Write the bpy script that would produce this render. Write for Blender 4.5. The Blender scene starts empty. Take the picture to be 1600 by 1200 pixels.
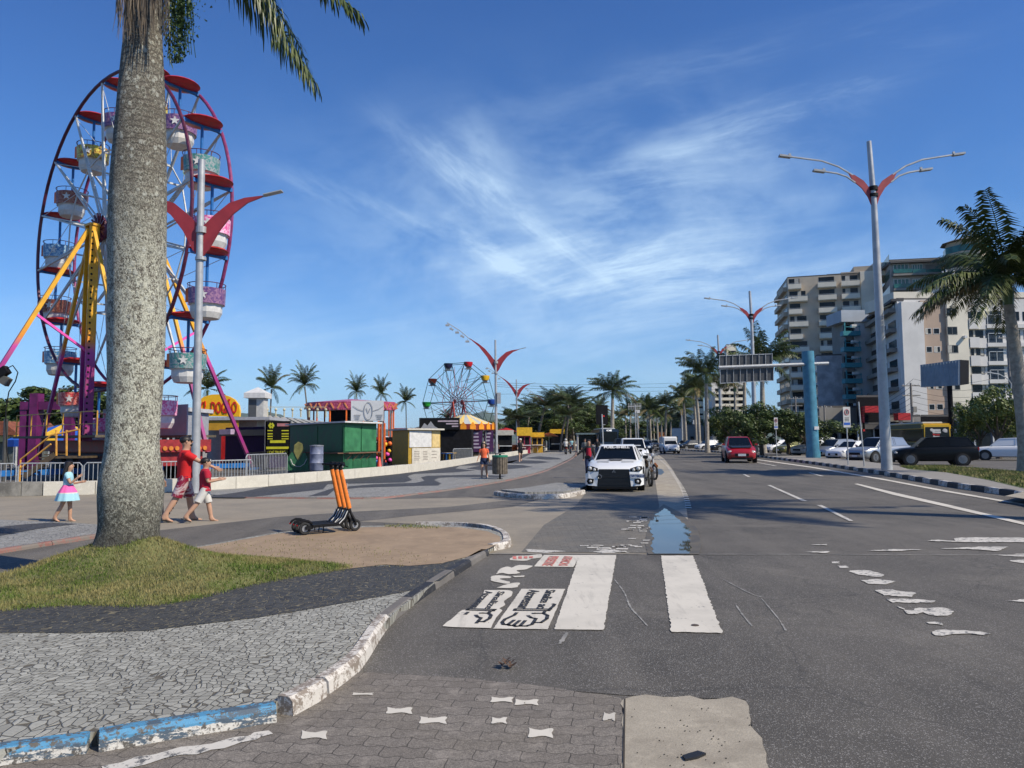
import bpy, bmesh, math, random
from mathutils import Vector, Matrix, Euler
from mathutils.geometry import tessellate_polygon
random.seed(7)
R = math.radians
SC = bpy.context.scene
COL = SC.collection
# ---------------------------------------------------------------- camera
F = 1180.0
PITCH = math.atan(87.5/F); ROLL = 0.006
CAMZ = 1.65
cam_d = bpy.data.cameras.new('camera'); cam = bpy.data.objects.new('camera', cam_d); COL.objects.link(cam)
CM = Matrix.Rotation(math.pi/2 + PITCH, 3, 'X') @ Matrix.Rotation(-ROLL, 3, 'Z')
cam.matrix_world = Matrix.Translation((0, 0, CAMZ)) @ CM.to_4x4()
cam_d.sensor_width = 36; cam_d.lens = F/1600*36; cam_d.clip_start = .05; cam_d.clip_end = 12000
SC.camera = cam
SC.render.resolution_x = 1024; SC.render.resolution_y = 768
# ---------------------------------------------------------------- light
SUN_AZ = R(119); SUN_EL = R(43)          # compass style azimuth from +Y towards +X
sdir = Vector((math.sin(SUN_AZ)*math.cos(SUN_EL), math.cos(SUN_AZ)*math.cos(SUN_EL), math.sin(SUN_EL)))
sl = bpy.data.lights.new('sun', 'SUN'); sl.energy = 5.0; sl.angle = R(.55); sl.color = (1, .905, .74)
so = bpy.data.objects.new('sun', sl); COL.objects.link(so); so.rotation_euler = sdir.to_track_quat('Z', 'Y').to_euler(); so.location = (30, -20, 60)
SC.view_settings.view_transform = 'Standard'; SC.view_settings.look = 'None'
SC.view_settings.exposure = 0.08; SC.view_settings.gamma = 1
SC.cycles.max_bounces = 5; SC.cycles.transparent_max_bounces = 8; SC.cycles.caustics_reflective = False; SC.cycles.caustics_refractive = False
W = bpy.data.worlds.new('World'); SC.world = W; W.use_nodes = True
wt = W.node_tree; wt.nodes.clear()
class NT:
    def __init__(s, t): s.t = t; s.n = t.nodes; s.l = t.links
    def new(s, typ, **kw):
        n = s.n.new(typ)
        for k, v in kw.items(): setattr(n, k, v)
        return n
    def put(s, sock, v):
        if v is None: return
        if isinstance(v, bpy.types.NodeSocket): s.l.new(v, sock)
        else: sock.default_value = v
    def m(s, op, a, b=None, c=None, clamp=False):
        n = s.new('ShaderNodeMath', operation=op, use_clamp=clamp)
        for i, v in enumerate((a, b, c)):
            if v is not None: s.put(n.inputs[i], v)
        return n.outputs[0]
    def vm(s, op, a, b=None):
        n = s.new('ShaderNodeVectorMath', operation=op); s.put(n.inputs[0], a)
        if b is not None: s.put(n.inputs[1], b)
        return n.outputs[0]
    def xyz(s, x, y, z=0.0):
        n = s.new('ShaderNodeCombineXYZ'); s.put(n.inputs[0], x); s.put(n.inputs[1], y); s.put(n.inputs[2], z); return n.outputs[0]
    def sep(s, v):
        n = s.new('ShaderNodeSeparateXYZ'); s.l.new(v, n.inputs[0]); return n.outputs
    def noise(s, v, scale, detail=4, rough=.55, dist=0.0, out=0):
        n = s.new('ShaderNodeTexNoise'); s.l.new(v, n.inputs['Vector']); n.inputs['Scale'].default_value = scale
        n.inputs['Detail'].default_value = detail; n.inputs['Roughness'].default_value = rough; n.inputs['Distortion'].default_value = dist
        return n.outputs[out]
    def vor(s, v, scale, feature='F1', out=0, rnd=1.0):
        n = s.new('ShaderNodeTexVoronoi', feature=feature); s.l.new(v, n.inputs['Vector']); n.inputs['Scale'].default_value = scale
        n.inputs['Randomness'].default_value = rnd
        return n.outputs[out]
    def ramp(s, f, stops, interp='LINEAR'):
        n = s.new('ShaderNodeValToRGB'); s.put(n.inputs[0], f); e = n.color_ramp.elements; n.color_ramp.interpolation = interp
        while len(e) < len(stops): e.new(0.5)
        for i, (p, c) in enumerate(stops):
            e[i].position = p; e[i].color = (c, c, c, 1) if isinstance(c, (int, float)) else (*c, 1)
        return n.outputs[0]
    def mix(s, f, a, b, blend='MIX'):
        n = s.new('ShaderNodeMix', data_type='RGBA', blend_type=blend)
        s.put(n.inputs[0], f)
        for i, v in ((6, a), (7, b)):
            if isinstance(v, tuple): v = (*v, 1)[:4]
            s.put(n.inputs[i], v)
        return n.outputs[2]
    def ss(s, v, lo, hi, a=0.0, b=1.0):
        n = s.new('ShaderNodeMapRange', interpolation_type='SMOOTHSTEP'); s.put(n.inputs[0], v)
        for i, q in enumerate((lo, hi, a, b)): n.inputs[i+1].default_value = q
        return n.outputs[0]
w = NT(wt)
sky = w.new('ShaderNodeTexSky', sky_type='NISHITA', sun_disc=False, sun_elevation=SUN_EL, sun_rotation=SUN_AZ, altitude=0, air_density=1.15, dust_density=.35, ozone_density=3.2)
tc = w.new('ShaderNodeTexCoord').outputs['Generated']
dx, dy, dz = w.sep(tc)
ys = w.m('MAXIMUM', w.m('ABSOLUTE', dy), .05)
u = w.m('DIVIDE', dx, ys); v = w.m('DIVIDE', dz, ys)
def rotc(a, su, sv):   # rotated, stretched sky coordinates
    c, s_ = math.cos(a), math.sin(a)
    p = w.m('ADD', w.m('MULTIPLY', u, c), w.m('MULTIPLY', v, s_)); q = w.m('SUBTRACT', w.m('MULTIPLY', v, c), w.m('MULTIPLY', u, s_))
    return w.xyz(w.m('MULTIPLY', p, su), w.m('MULTIPLY', q, sv), 0.0)
def gauss(cx, cy, a, ru, rv):
    c, s_ = math.cos(a), math.sin(a)
    uu = w.m('SUBTRACT', u, cx); vv = w.m('SUBTRACT', v, cy)
    p = w.m('DIVIDE', w.m('ADD', w.m('MULTIPLY', uu, c), w.m('MULTIPLY', vv, s_)), ru)
    q = w.m('DIVIDE', w.m('SUBTRACT', w.m('MULTIPLY', vv, c), w.m('MULTIPLY', uu, s_)), rv)
    d = w.m('ADD', w.m('MULTIPLY', p, p), w.m('MULTIPLY', q, q))
    return w.m('POWER', 2.718, w.m('MULTIPLY', d, -1.0))
def add(*a):
    r = a[0]
    for b in a[1:]: r = w.m('ADD', r, b)
    return r
warp = w.noise(w.xyz(u, v), 1.6, 2, .5, 0, 1)
def fib(a, su, sv, sc, det, wz, ro=.68):
    base = rotc(a, su, sv)
    off = w.new('ShaderNodeVectorMath', operation='SCALE'); w.l.new(warp, off.inputs[0]); off.inputs[3].default_value = wz
    return w.noise(w.vm('ADD', base, off.outputs[0]), sc, det, ro, .25)
f1 = w.ss(fib(R(-40), 1.2, 5.5, 2.6, 10, .6), .38, .76)
f2 = w.ss(fib(R(-26), 1.1, 6.0, 2.8, 10, .6), .42, .76)
f3 = w.ss(fib(R(12), .9, 6.0, 3.0, 10, .6), .40, .76)
soft = w.ss(w.noise(w.xyz(u, w.m('MULTIPLY', v, 1.7)), 5.0, 6, .6, .3), .36, .70)
K_ = lambda g, k: w.m('MULTIPLY', g, k)
main = add(K_(gauss(-.075, .365, R(-38), .10, .022), .75), K_(gauss(.0, .30, R(-36), .11, .030), .62), K_(gauss(-.05, .38, R(-62), .06, .045), .55), K_(gauss(.07, .245, R(-22), .08, .036), .8))
g1 = w.m('MULTIPLY', w.m('ADD', K_(f1, .85), .22), main)
g2 = w.m('MULTIPLY', f2, add(K_(gauss(-.17, .305, R(-22), .13, .016), .85), K_(gauss(-.02, .25, R(-38), .10, .020), .7), K_(gauss(.03, .20, R(-40), .07, .015), .7)))
g3 = w.m('MULTIPLY', w.m('ADD', K_(f3, .8), .12), add(K_(gauss(.22, .25, R(8), .20, .060), 1.0), K_(gauss(.20, .34, R(20), .19, .05), .75), K_(gauss(.36, .44, R(22), .22, .03), .6), K_(gauss(.30, .52, R(14), .25, .03), .3), K_(gauss(.12, .22, R(-4), .16, .04), .9), K_(gauss(.1, .15, R(4), .5, .045), .40), K_(gauss(-.3, .14, R(-6), .35, .035), .30), K_(gauss(.45, .20, R(6), .25, .06), .25)))
haze_ = w.m('MULTIPLY', soft, add(K_(gauss(.12, .29, R(0), .34, .14), .62), K_(gauss(.0, .12, 0, .9, .12), .26)))
dens = w.m('MULTIPLY', add(g1, g2, g3, haze_), .72, clamp=True)
dens = w.m('MINIMUM', w.m('ADD', dens, w.m('MULTIPLY', w.ss(v, .0, .35, 1.0, 0.0), .12)), .9)
tint = w.ramp(v, [(0.0, (.56, .92, 1.70)), (.08, (.60, .97, 1.50)), (.30, (.58, .97, 1.48)), (.62, (.50, .86, 1.42))])
tn = w.new('ShaderNodeMix', data_type='RGBA', blend_type='MULTIPLY'); w.put(tn.inputs[0], 1.0); w.put(tn.inputs[6], sky.outputs[0]); w.put(tn.inputs[7], tint)
colr = w.mix(dens, tn.outputs[2], (6.9, 9.2, 11.6))
bg = w.new('ShaderNodeBackground'); w.put(bg.inputs[0], colr); bg.inputs[1].default_value = .088
wo = w.new('ShaderNodeOutputWorld'); wt.links.new(bg.outputs[0], wo.inputs[0])
# ---------------------------------------------------------------- pixels <-> place
def ray(px, py): return (CM @ Vector(((px-800)/F, (600-py)/F, -1)))
def G(px, py, z=0.0):
    d = ray(px, py); t = (z-CAMZ)/d.z
    return Vector((d.x*t, d.y*t, z))
def D(px, py, y):
    d = ray(px, py); t = y/d.y
    return Vector((d.x*t, y, CAMZ+d.z*t))
def PX(p, base):      # height above z=0 seen at row p over ground point base
    return D(800, p, base.y).z
def toZ(px, py, y): return D(px, py, y).z
# ---------------------------------------------------------------- materials
MATS = {}
def M(name, col=(.5, .5, .5), rough=.6, metal=0, var=.12, scale=5, bump=0, emit=None, coat=0, spec=.5, alpha=1, trans=0):
    if name in MATS: return MATS[name]
    m = bpy.data.materials.new(name); m.use_nodes = True; MATS[name] = m
    t = NT(m.node_tree); b = m.node_tree.nodes['Principled BSDF']
    b.inputs['Roughness'].default_value = rough; b.inputs['Metallic'].default_value = metal
    b.inputs['Coat Weight'].default_value = coat; b.inputs['Coat Roughness'].default_value = .08
    b.inputs['Specular IOR Level'].default_value = spec
    co = t.new('ShaderNodeTexCoord').outputs['Object']
    if var:
        n = t.noise(co, scale, 5, .6)
        c = t.mix(t.ss(n, .3, .7), tuple(x*(1-var) for x in col), tuple(min(1, x*(1+var)) for x in col))
        t.put(b.inputs['Base Color'], c)
        if rough > .25: t.put(b.inputs['Roughness'], t.ss(n, .3, .7, rough*.88, min(1, rough*1.12)))
    else: b.inputs['Base Color'].default_value = (*col, 1)
    if bump:
        bn = t.new('ShaderNodeBump'); bn.inputs['Strength'].default_value = bump; bn.inputs['Distance'].default_value = .02
        t.put(bn.inputs['Height'], t.noise(co, scale*4, 5, .65)); t.l.new(bn.outputs[0], b.inputs['Normal'])
    if emit: b.inputs['Emission Color'].default_value = (*emit, 1); b.inputs['Emission Strength'].default_value = 1
    if trans: b.inputs['Transmission Weight'].default_value = trans
    if alpha < 1: b.inputs['Alpha'].default_value = alpha
    return m
def custom(name, fn):
    if name in MATS: return MATS[name]
    m = bpy.data.materials.new(name); m.use_nodes = True; MATS[name] = m
    t = NT(m.node_tree); b = m.node_tree.nodes['Principled BSDF']
    co = t.new('ShaderNodeTexCoord').outputs['Object']
    fn(t, b, co); return m
def bumpn(t, b, h, strength=.5, dist=.01):
    bn = t.new('ShaderNodeBump'); bn.inputs['Strength'].default_value = strength; bn.inputs['Distance'].default_value = dist
    t.put(bn.inputs['Height'], h); t.l.new(bn.outputs[0], b.inputs['Normal'])
# ---------------------------------------------------------------- mesh builder
class MB:
    def __init__(s): s.v = []; s.f = []; s.m = []; s.mi = 0
    def add(s, vs, fs, mi=None):
        o = len(s.v); s.v += [tuple(x) for x in vs]; s.f += [tuple(i+o for i in f) for f in fs]
        s.m += [s.mi if mi is None else mi]*len(fs); return s
    def box(s, c, d, rot=None, mi=None):
        c = Vector(c); vs = []
        for i in (-.5, .5):
            for j in (-.5, .5):
                for k in (-.5, .5):
                    p = Vector((i*d[0], j*d[1], k*d[2]))
                    if rot is not None: p = rot @ p
                    vs.append(c+p)
        return s.add(vs, [(0, 1, 3, 2), (4, 6, 7, 5), (0, 4, 5, 1), (2, 3, 7, 6), (0, 2, 6, 4), (1, 5, 7, 3)], mi)
    def b2(s, x0, x1, y0, y1, z0, z1, mi=None): return s.box(((x0+x1)/2, (y0+y1)/2, (z0+z1)/2), (abs(x1-x0), abs(y1-y0), abs(z1-z0)), None, mi)
    def tube(s, pts, r, n=8, mi=None, cap=True):
        pts = [Vector(p) for p in pts]; rs = r if isinstance(r, (list, tuple)) else [r]*len(pts)
        up = None; vs = []
        for i, p in enumerate(pts):
            t = (pts[min(i+1, len(pts)-1)] - pts[max(i-1, 0)]).normalized()
            if up is None: up = Vector((0, 0, 1)) if abs(t.z) < .95 else Vector((1, 0, 0))
            a = t.cross(up).normalized(); up = a.cross(t).normalized()
            for k in range(n):
                an = 2*math.pi*(k+.5)/n; vs.append(p+(a*math.cos(an)+up*math.sin(an))*rs[i])
        fs = []
        for i in range(len(pts)-1):
            for k in range(n):
                k2 = (k+1) % n; fs.append((i*n+k, i*n+k2, (i+1)*n+k2, (i+1)*n+k))
        if cap: fs += [tuple(range(n-1, -1, -1)), tuple((len(pts)-1)*n+k for k in range(n))]
        return s.add(vs, fs, mi)
    def cyl(s, a, b, r0, r1=None, n=12, mi=None): return s.tube([a, b], [r0, r0 if r1 is None else r1], n, mi)
    def bar(s, a, b, w, h, mi=None, upv=(0, 0, 1)):
        a, b = Vector(a), Vector(b); t = (b-a); L = t.length; t.normalize(); upv = Vector(upv)
        if abs(t.dot(upv)) > .98: upv = Vector((1, 0, 0))
        sx = t.cross(upv).normalized(); u_ = sx.cross(t)
        return s.box((a+b)/2, (w, L, h), Matrix((sx, t, u_)).transposed(), mi)
    def lathe(s, prof, n=24, c=(0, 0), mi=None, sx=1, sy=1):
        vs = []
        for r, z in prof:
            for k in range(n):
                a = 2*math.pi*k/n; vs.append((c[0]+r*math.cos(a)*sx, c[1]+r*math.sin(a)*sy, z))
        fs = [(i*n+k, i*n+(k+1) % n, (i+1)*n+(k+1) % n, (i+1)*n+k) for i in range(len(prof)-1) for k in range(n)]
        fs += [tuple(range(n-1, -1, -1)), tuple((len(prof)-1)*n+k for k in range(n))]
        return s.add(vs, fs, mi)
    def ext(s, poly, vec, mi=None):
        vec = Vector(vec); n = len(poly); P = [Vector(p) for p in poly]; vs = P+[p+vec for p in P]
        tri = tessellate_polygon([P]); fs = [tuple(t) for t in tri]+[tuple(i+n for i in reversed(t)) for t in tri]
        fs += [(i, i+n, (i+1) % n+n, (i+1) % n) for i in range(n)]
        return s.add(vs, fs, mi)
    def flat(s, poly, mi=None):
        P = [Vector(p) for p in poly]
        return s.add(P, [tuple(t) for t in tessellate_polygon([P])], mi)
    def sph(s, c, r, n=10, mi=None, sc=(1, 1, 1)):
        prof = [(max(1e-4, math.sin(math.pi*i/n))*r, -math.cos(math.pi*i/n)*r) for i in range(n+1)]
        k0 = len(s.v); s.lathe(prof, n+4, mi=mi)
        for i in range(k0, len(s.v)):
            x, y, z = s.v[i]; s.v[i] = (x*sc[0]+c[0], y*sc[1]+c[1], z*sc[2]+c[2])
        return s
    def xf(s, mat):
        s.v = [tuple(mat @ Vector(p)) for p in s.v]; return s
    def build(s, name, mats, parent=None, smooth=False, bev=0, nrm=True):
        me = bpy.data.meshes.new(name); me.from_pydata(s.v, [], s.f)
        for x in (mats if isinstance(mats, (list, tuple)) else [mats]): me.materials.append(x)
        if any(s.m): me.polygons.foreach_set('material_index', s.m)
        if nrm and len(s.f) < 30000:
            bm = bmesh.new(); bm.from_mesh(me); bmesh.ops.recalc_face_normals(bm, faces=bm.faces)
            if bev: bmesh.ops.bevel(bm, geom=[e for e in bm.edges if len(e.link_faces) == 2 and e.calc_face_angle(0) > .6], offset=bev, segments=2, affect='EDGES', clamp_overlap=True)
            bm.to_mesh(me); bm.free()
        if smooth: me.shade_smooth(); me.set_sharp_from_angle(angle=R(40))
        o = bpy.data.objects.new(name, me); COL.objects.link(o)
        if parent is not None: o.parent = parent
        return o
def tag(o, label=None, cat=None, group=None, kind=None):
    if label: o['label'] = label
    if cat: o['category'] = cat
    if group: o['group'] = group
    if kind: o['kind'] = kind
    return o
def struct(o): o['kind'] = 'structure'; return o
def empty(name, loc, rz=0, label=None, cat=None, group=None, parent=None):
    o = bpy.data.objects.new(name, None); COL.objects.link(o); o.location = loc; o.rotation_euler = (0, 0, rz); o.empty_display_size = .3
    if parent is not None: o.parent = parent
    return tag(o, label, cat, group)
def copy_tree(o, parent=None, loc=None, rz=None, label=None, sc=None, kids=None):
    c = o.copy(); COL.objects.link(c); c.parent = parent
    if loc is not None: c.location = loc
    if rz is not None: c.rotation_euler = (0, 0, rz)
    if sc is not None: c.scale = sc if isinstance(sc, (tuple, list)) else (sc, sc, sc)
    if label: c['label'] = label
    for ch in list(o.children): copy_tree(ch, c)
    return c
def textmesh(name, txt, size, mat, parent=None, mw=None, bold=0.0, depth=.004, align='CENTER', sx=1.0):
    cu = bpy.data.curves.new(name, 'FONT'); cu.body = txt; cu.size = size; cu.align_x = align; cu.align_y = 'CENTER'; cu.extrude = depth; cu.offset = bold; cu.resolution_u = 3
    o = bpy.data.objects.new(name+'_tmp', cu); COL.objects.link(o)
    me = bpy.data.meshes.new_from_object(o); bpy.data.objects.remove(o); bpy.data.curves.remove(cu)
    me.materials.clear(); me.materials.append(mat); me.name = name
    mm = (mw if mw is not None else Matrix.Identity(4)) @ Matrix.Diagonal((sx, 1, 1, 1))
    me.transform(mm)
    o = bpy.data.objects.new(name, me); COL.objects.link(o)
    if parent is not None: o.parent = parent
    return o
def textfit(name, txt, wd, ht, mat, parent, fr, bold=.0, depth=.006):
    o = textmesh(name, txt, 1.0, mat, parent, None, bold, depth/2)
    xs = [v.co.x for v in o.data.vertices]; ys_ = [v.co.y for v in o.data.vertices]
    o.data.transform(fr @ Matrix.Diagonal((wd/(max(xs)-min(xs)), ht/(max(ys_)-min(ys_)), 1, 1)) @ Matrix.Translation((-(max(xs)+min(xs))/2, -(max(ys_)+min(ys_))/2, 0))); return o
def frame(origin, xdir, updir):      # local text/sign plane: x right, y up, z out
    x = Vector(xdir).normalized(); y = Vector(updir).normalized(); z = x.cross(y)
    m = Matrix((x, y, z)).transposed().to_4x4(); m.translation = Vector(origin); return m
def inpoly(x, y, P):
    c = False; n = len(P)
    for i in range(n):
        x1, y1 = P[i][0], P[i][1]; x2, y2 = P[i-1][0], P[i-1][1]
        if (y1 > y) != (y2 > y) and x < (x2-x1)*(y-y1)/(y2-y1)+x1: c = not c
    return c
def smooth_path(P, step):
    P = [Vector(p) for p in P]; out = []
    for i in range(len(P)-1):
        p0, p1, p2, p3 = P[max(i-1, 0)], P[i], P[i+1], P[min(i+2, len(P)-1)]
        n = max(2, int((p2-p1).length/step))
        for k in range(n):
            t = k/n; out.append(.5*((2*p1)+(p2-p0)*t+(2*p0-5*p1+4*p2-p3)*t*t+(3*p1-p0-3*p2+p3)*t**3))
    out.append(P[-1]); return out
def resample(P, step):
    out = [P[0]]; acc = 0
    for i in range(1, len(P)):
        a, b = P[i-1], P[i]; L = (b-a).length; d = step-acc
        while d <= L: out.append(a.lerp(b, d/L)); d += step
        acc = (acc+L) % step
    out.append(P[-1]); return out
# ================================================================ GROUND
def asphalt(name, base, spk, patch=.25, tint=(1, 1, 1)):
    def fn(t, b, co):
        n1 = t.noise(co, .35, 5, .6); n2 = t.noise(co, 2.3, 6, .65, .6); n3 = t.vor(co, 140, out=1); n4 = t.noise(co, 260, 2, .7)
        a = t.mix(t.ss(n1, .3, .7), tuple(base*(1-patch)*x for x in tint), tuple(base*(1+patch)*x for x in tint))
        a = t.mix(t.ss(n2, .35, .75, 0, .5), a, tuple(base*1.4*x for x in tint)); sx_, sy_, sz_ = t.sep(co); tr = t.noise(t.xyz(t.m('MULTIPLY', sx_, 1.1), t.m('MULTIPLY', sy_, .10)), 1.3, 5, .6, .4); a = t.mix(t.ss(tr, .42, .68, 0, .5), a, tuple(base*1.75*x for x in tint)); oil = t.noise(co, 1.1, 6, .7, .5); du = t.noise(t.vm('ADD', co, (7.0, 3.0, 0.0)), .55, 7, .7, .4); a = t.mix(t.ss(du, .50, .72, 0, .5), a, (.19, .17, .14)); a = t.mix(t.ss(oil, .60, .70, 0, .55), a, tuple(base*.5*x for x in tint))
        sp = t.m('MULTIPLY', t.ss(t.sep(n3)[0], .80, .98), spk)
        a = t.mix(sp, a, (.45, .43, .40)); a = t.mix(t.ss(n4, .35, .50, .55, 0), a, (.012, .012, .013))
        cr = t.vor(t.vm('ADD', co, t.vm('MULTIPLY', t.noise(co, 1.7, 4, .6, 0, 1), (.5, .5, .5))), .33, 'DISTANCE_TO_EDGE')
        a = t.mix(t.ss(cr, .0, .006, .35, 0), a, (.02, .02, .02))
        t.put(b.inputs['Base Color'], a); b.inputs['Roughness'].default_value = .82
        bumpn(t, b, t.m('ADD', n4, t.m('MULTIPLY', t.vor(co, 140), 1.2)), .5, .008)
    return custom(name, fn)
A_road = asphalt('road_asphalt', .078, .32, .30, (1.15, 1.03, .86))
A_cross = asphalt('crosswalk_asphalt', .072, .45, .22, (1.15, 1.03, .86))
A_path = asphalt('path_asphalt', .088, .35, .2, (1.15, 1.03, .86))
def mosaic(name, c1, c2, grout, sc=13.0):
    def fn(t, b, co):
        wv = t.vm('MULTIPLY', t.noise(co, 1.1, 3, .5, 0, 1), (.45, .45, 0))
        cc = t.vm('MULTIPLY', t.vm('ADD', co, wv), (1.2, 1.0, .001))
        e = t.vor(cc, sc, 'DISTANCE_TO_EDGE', rnd=.6); cid = t.sep(t.vor(cc, sc, out=1, rnd=.6))[0]
        fine = t.noise(co, 60, 4, .6); big = t.noise(co, .7, 5, .6)
        a = t.mix(cid, c1, c2); a = t.mix(t.ss(fine, .4, .75, 0, .35), a, tuple(x*.6 for x in c1))
        a = t.mix(t.ss(big, .4, .7, 0, .32), a, tuple(x*.72 for x in c1))
        g = t.ss(e, .018, .06, 1, 0); a = t.mix(g, a, grout)
        t.put(b.inputs['Base Color'], a); b.inputs['Roughness'].default_value = .72
        bumpn(t, b, t.m('ADD', t.ss(e, 0, .09), t.m('MULTIPLY', fine, .25)), .8, .012)
    return custom(name, fn)
MO_light = mosaic('light_mosaic', (.26, .252, .215), (.41, .40, .345), (.10, .086, .062), 15.5)
MO_dark = mosaic('dark_mosaic', (.026, .026, .026), (.058, .058, .056), (.17, .145, .09), 15)
MO_light2 = mosaic('promenade_light_mosaic', (.24, .235, .215), (.35, .34, .31), (.12, .115, .11), 12)
MO_dark2 = mosaic('promenade_dark_mosaic', (.045, .045, .047), (.075, .075, .078), (.03, .03, .03), 12)
def paver_fn(c1, c2, ang, wavy=.012, dust=.55, bw=.25, bh=.125):
    def fn(t, b, co):
        mp = t.new('ShaderNodeMapping'); t.l.new(co, mp.inputs[0]); mp.inputs['Rotation'].default_value = (0, 0, ang)
        x, y, z = t.sep(mp.outputs[0])
        y2 = t.m('ADD', y, t.m('MULTIPLY', t.m('SINE', t.m('MULTIPLY', x, 2*math.pi/(bw/2))), wavy)); x2 = t.m('ADD', x, t.m('MULTIPLY', t.m('SINE', t.m('MULTIPLY', y, 2*math.pi/bh)), wavy*.25))
        wv = t.noise(co, 3, 3, .5, 0, 1)
        br = t.new('ShaderNodeTexBrick'); t.l.new(t.vm('ADD', t.xyz(x2, y2), t.vm('MULTIPLY', wv, (.03, .03, 0))), br.inputs['Vector'])
        for k, q in (('Color1', (*c1, 1)), ('Color2', (*c2, 1)), ('Mortar', (.035, .03, .025, 1)), ('Scale', 1.0), ('Mortar Size', .0035), ('Mortar Smooth', .3), ('Brick Width', bw), ('Row Height', bh), ('Bias', 0.0)): br.inputs[k].default_value = q
        n = t.noise(co, 1.1, 6, .65); f = t.noise(co, 130, 3, .7); a = t.mix(t.ss(n, .42, .68, 0, dust), br.outputs[0], (.25, .215, .165))
        a = t.mix(t.ss(f, .42, .58, .75, 0), a, tuple(x*.4 for x in c1)); a = t.mix(t.ss(t.noise(co, 28, 6, .75), .45, .62, 0, .45), a, tuple(x*.55 for x in c1)); a = t.mix(t.ss(t.noise(co, 6, 5, .7), .5, .75, 0, .4), a, tuple(x*1.5 for x in c2))
        t.put(b.inputs['Base Color'], a); b.inputs['Roughness'].default_value = .85
        bumpn(t, b, t.m('SUBTRACT', t.m('MULTIPLY', f, .35), br.outputs['Fac']), .8, .006)
    return fn
M_pav = custom('block_paving', paver_fn((.19, .165, .138), (.26, .23, .195), R(6)))
M_pav2 = custom('far_block_paving', paver_fn((.15, .14, .12), (.19, .178, .155), R(0), .008, .75))
def conc(name, c, dark, stain=.5, sc=1.4, speck=.8):
    def fn(t, b, co):
        n = t.noise(co, sc, 7, .68, .5); f = t.noise(co, 90, 4, .7); v_ = t.vor(co, 34); n5 = t.noise(co, 7, 5, .7)
        a = t.mix(t.ss(n, .35, .72, 0, stain), c, dark); a = t.mix(t.ss(f, .38, .6, .4, 0), a, tuple(x*.55 for x in c))
        a = t.mix(t.ss(n5, .5, .72, 0, .35), a, tuple(min(1, x*1.35) for x in c))
        a = t.mix(t.m('MULTIPLY', t.ss(v_, .06, .16, 1, 0), t.m('MULTIPLY', t.ss(n5, .5, .6), speck)), a, tuple(x*.35 for x in dark))
        t.put(b.inputs['Base Color'], a); b.inputs['Roughness'].default_value = .85; bumpn(t, b, t.m('ADD', f, n5), .5, .006)
    return custom(name, fn)
M_conc = conc('gutter_concrete', (.38, .335, .26), (.20, .17, .13), .75, 2.2, 1.0)
M_plaza = conc('plaza_paving', (.29, .25, .19), (.175, .155, .125), .75, .6, .2)
M_sand = conc('packed_sand', (.34, .245, .155), (.225, .16, .10), .85, 1.6, .9)
def paintfn(c, wear=.5, under=(.09, .09, .09), sc=5.0, thr=.62):
    def fn(t, b, co):
        n = t.noise(co, sc, 8, .75, .3); n2 = t.noise(co, 42, 4, .7); big = t.noise(co, 1.2, 4, .6)
        s_ = t.m('ADD', t.m('MULTIPLY', n, .65), t.m('MULTIPLY', n2, .35))
        a = t.mix(t.ss(big, .4, .7, 0, .45), c, tuple(x*.66 for x in c)); a = t.mix(t.ss(t.noise(t.vm('MULTIPLY', co, (9.0, 1.2, 1.0)), 1.0, 5, .7), .5, .72, 0, .4), a, tuple(x*.5 for x in c))
        a = t.mix(t.ss(s_, thr, thr+.05, 0, wear), a, under)
        t.put(b.inputs['Base Color'], a); b.inputs['Roughness'].default_value = .7; bumpn(t, b, s_, .3, .004)
    return fn
M_paint = custom('road_paint', paintfn((.60, .555, .47), .85, thr=.585, sc=7)); M_paintw = custom('worn_road_paint', paintfn((.58, .545, .48), .95, thr=.515, sc=11))
M_kwhite = custom('whitewashed_kerb', paintfn((.60, .56, .50), .9, (.19, .15, .115), 6, .485))
M_kblack = custom('black_kerb_paint', paintfn((.022, .022, .025), .6, (.16, .15, .13), 9, .55))
M_kgrey = conc('kerb_granite', (.17, .155, .14), (.09, .085, .08), .6, 3)
M_kred = custom('red_kerb_paint', paintfn((.26, .12, .095), .9, (.17, .155, .13), 2.2, .47))
def blukerb(t, b, co):
    z = t.sep(co)[2]; n = t.noise(co, 7, 6, .7); n2 = t.noise(co, 22, 6, .7)
    zz = t.m('ADD', z, t.m('MULTIPLY', t.m('SUBTRACT', n, .5), .06))
    a = t.mix(t.ss(zz, .048, .056), (.60, .57, .51), (.075, .25, .41)); a = t.mix(t.ss(n2, .50, .57), a, (.10, .09, .075))
    a = t.mix(t.ss(t.noise(t.vm('MULTIPLY', co, (1, 1, 3)), 6, 7, .75), .50, .54), a, (.07, .10, .13))
    t.put(b.inputs['Base Color'], a); b.inputs['Roughness'].default_value = .65; bumpn(t, b, n2, .6, .008)
M_kblue = custom('blue_and_white_kerb_paint', blukerb)
def sheet(name, pts, z, mat, px=True):
    P = [G(a, b, z) for a, b in pts] if px else [Vector((a, b, z)) for a, b in pts]
    return struct(MB().flat(P).build(name, mat, nrm=False))
def slab(name, pts, z0, z1, mat, px=True):
    P = [G(a, b, z1) for a, b in pts] if px else [Vector((a, b, z1)) for a, b in pts]
    return struct(MB().ext(P, (0, 0, z0-z1)).build(name, mat))
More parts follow.
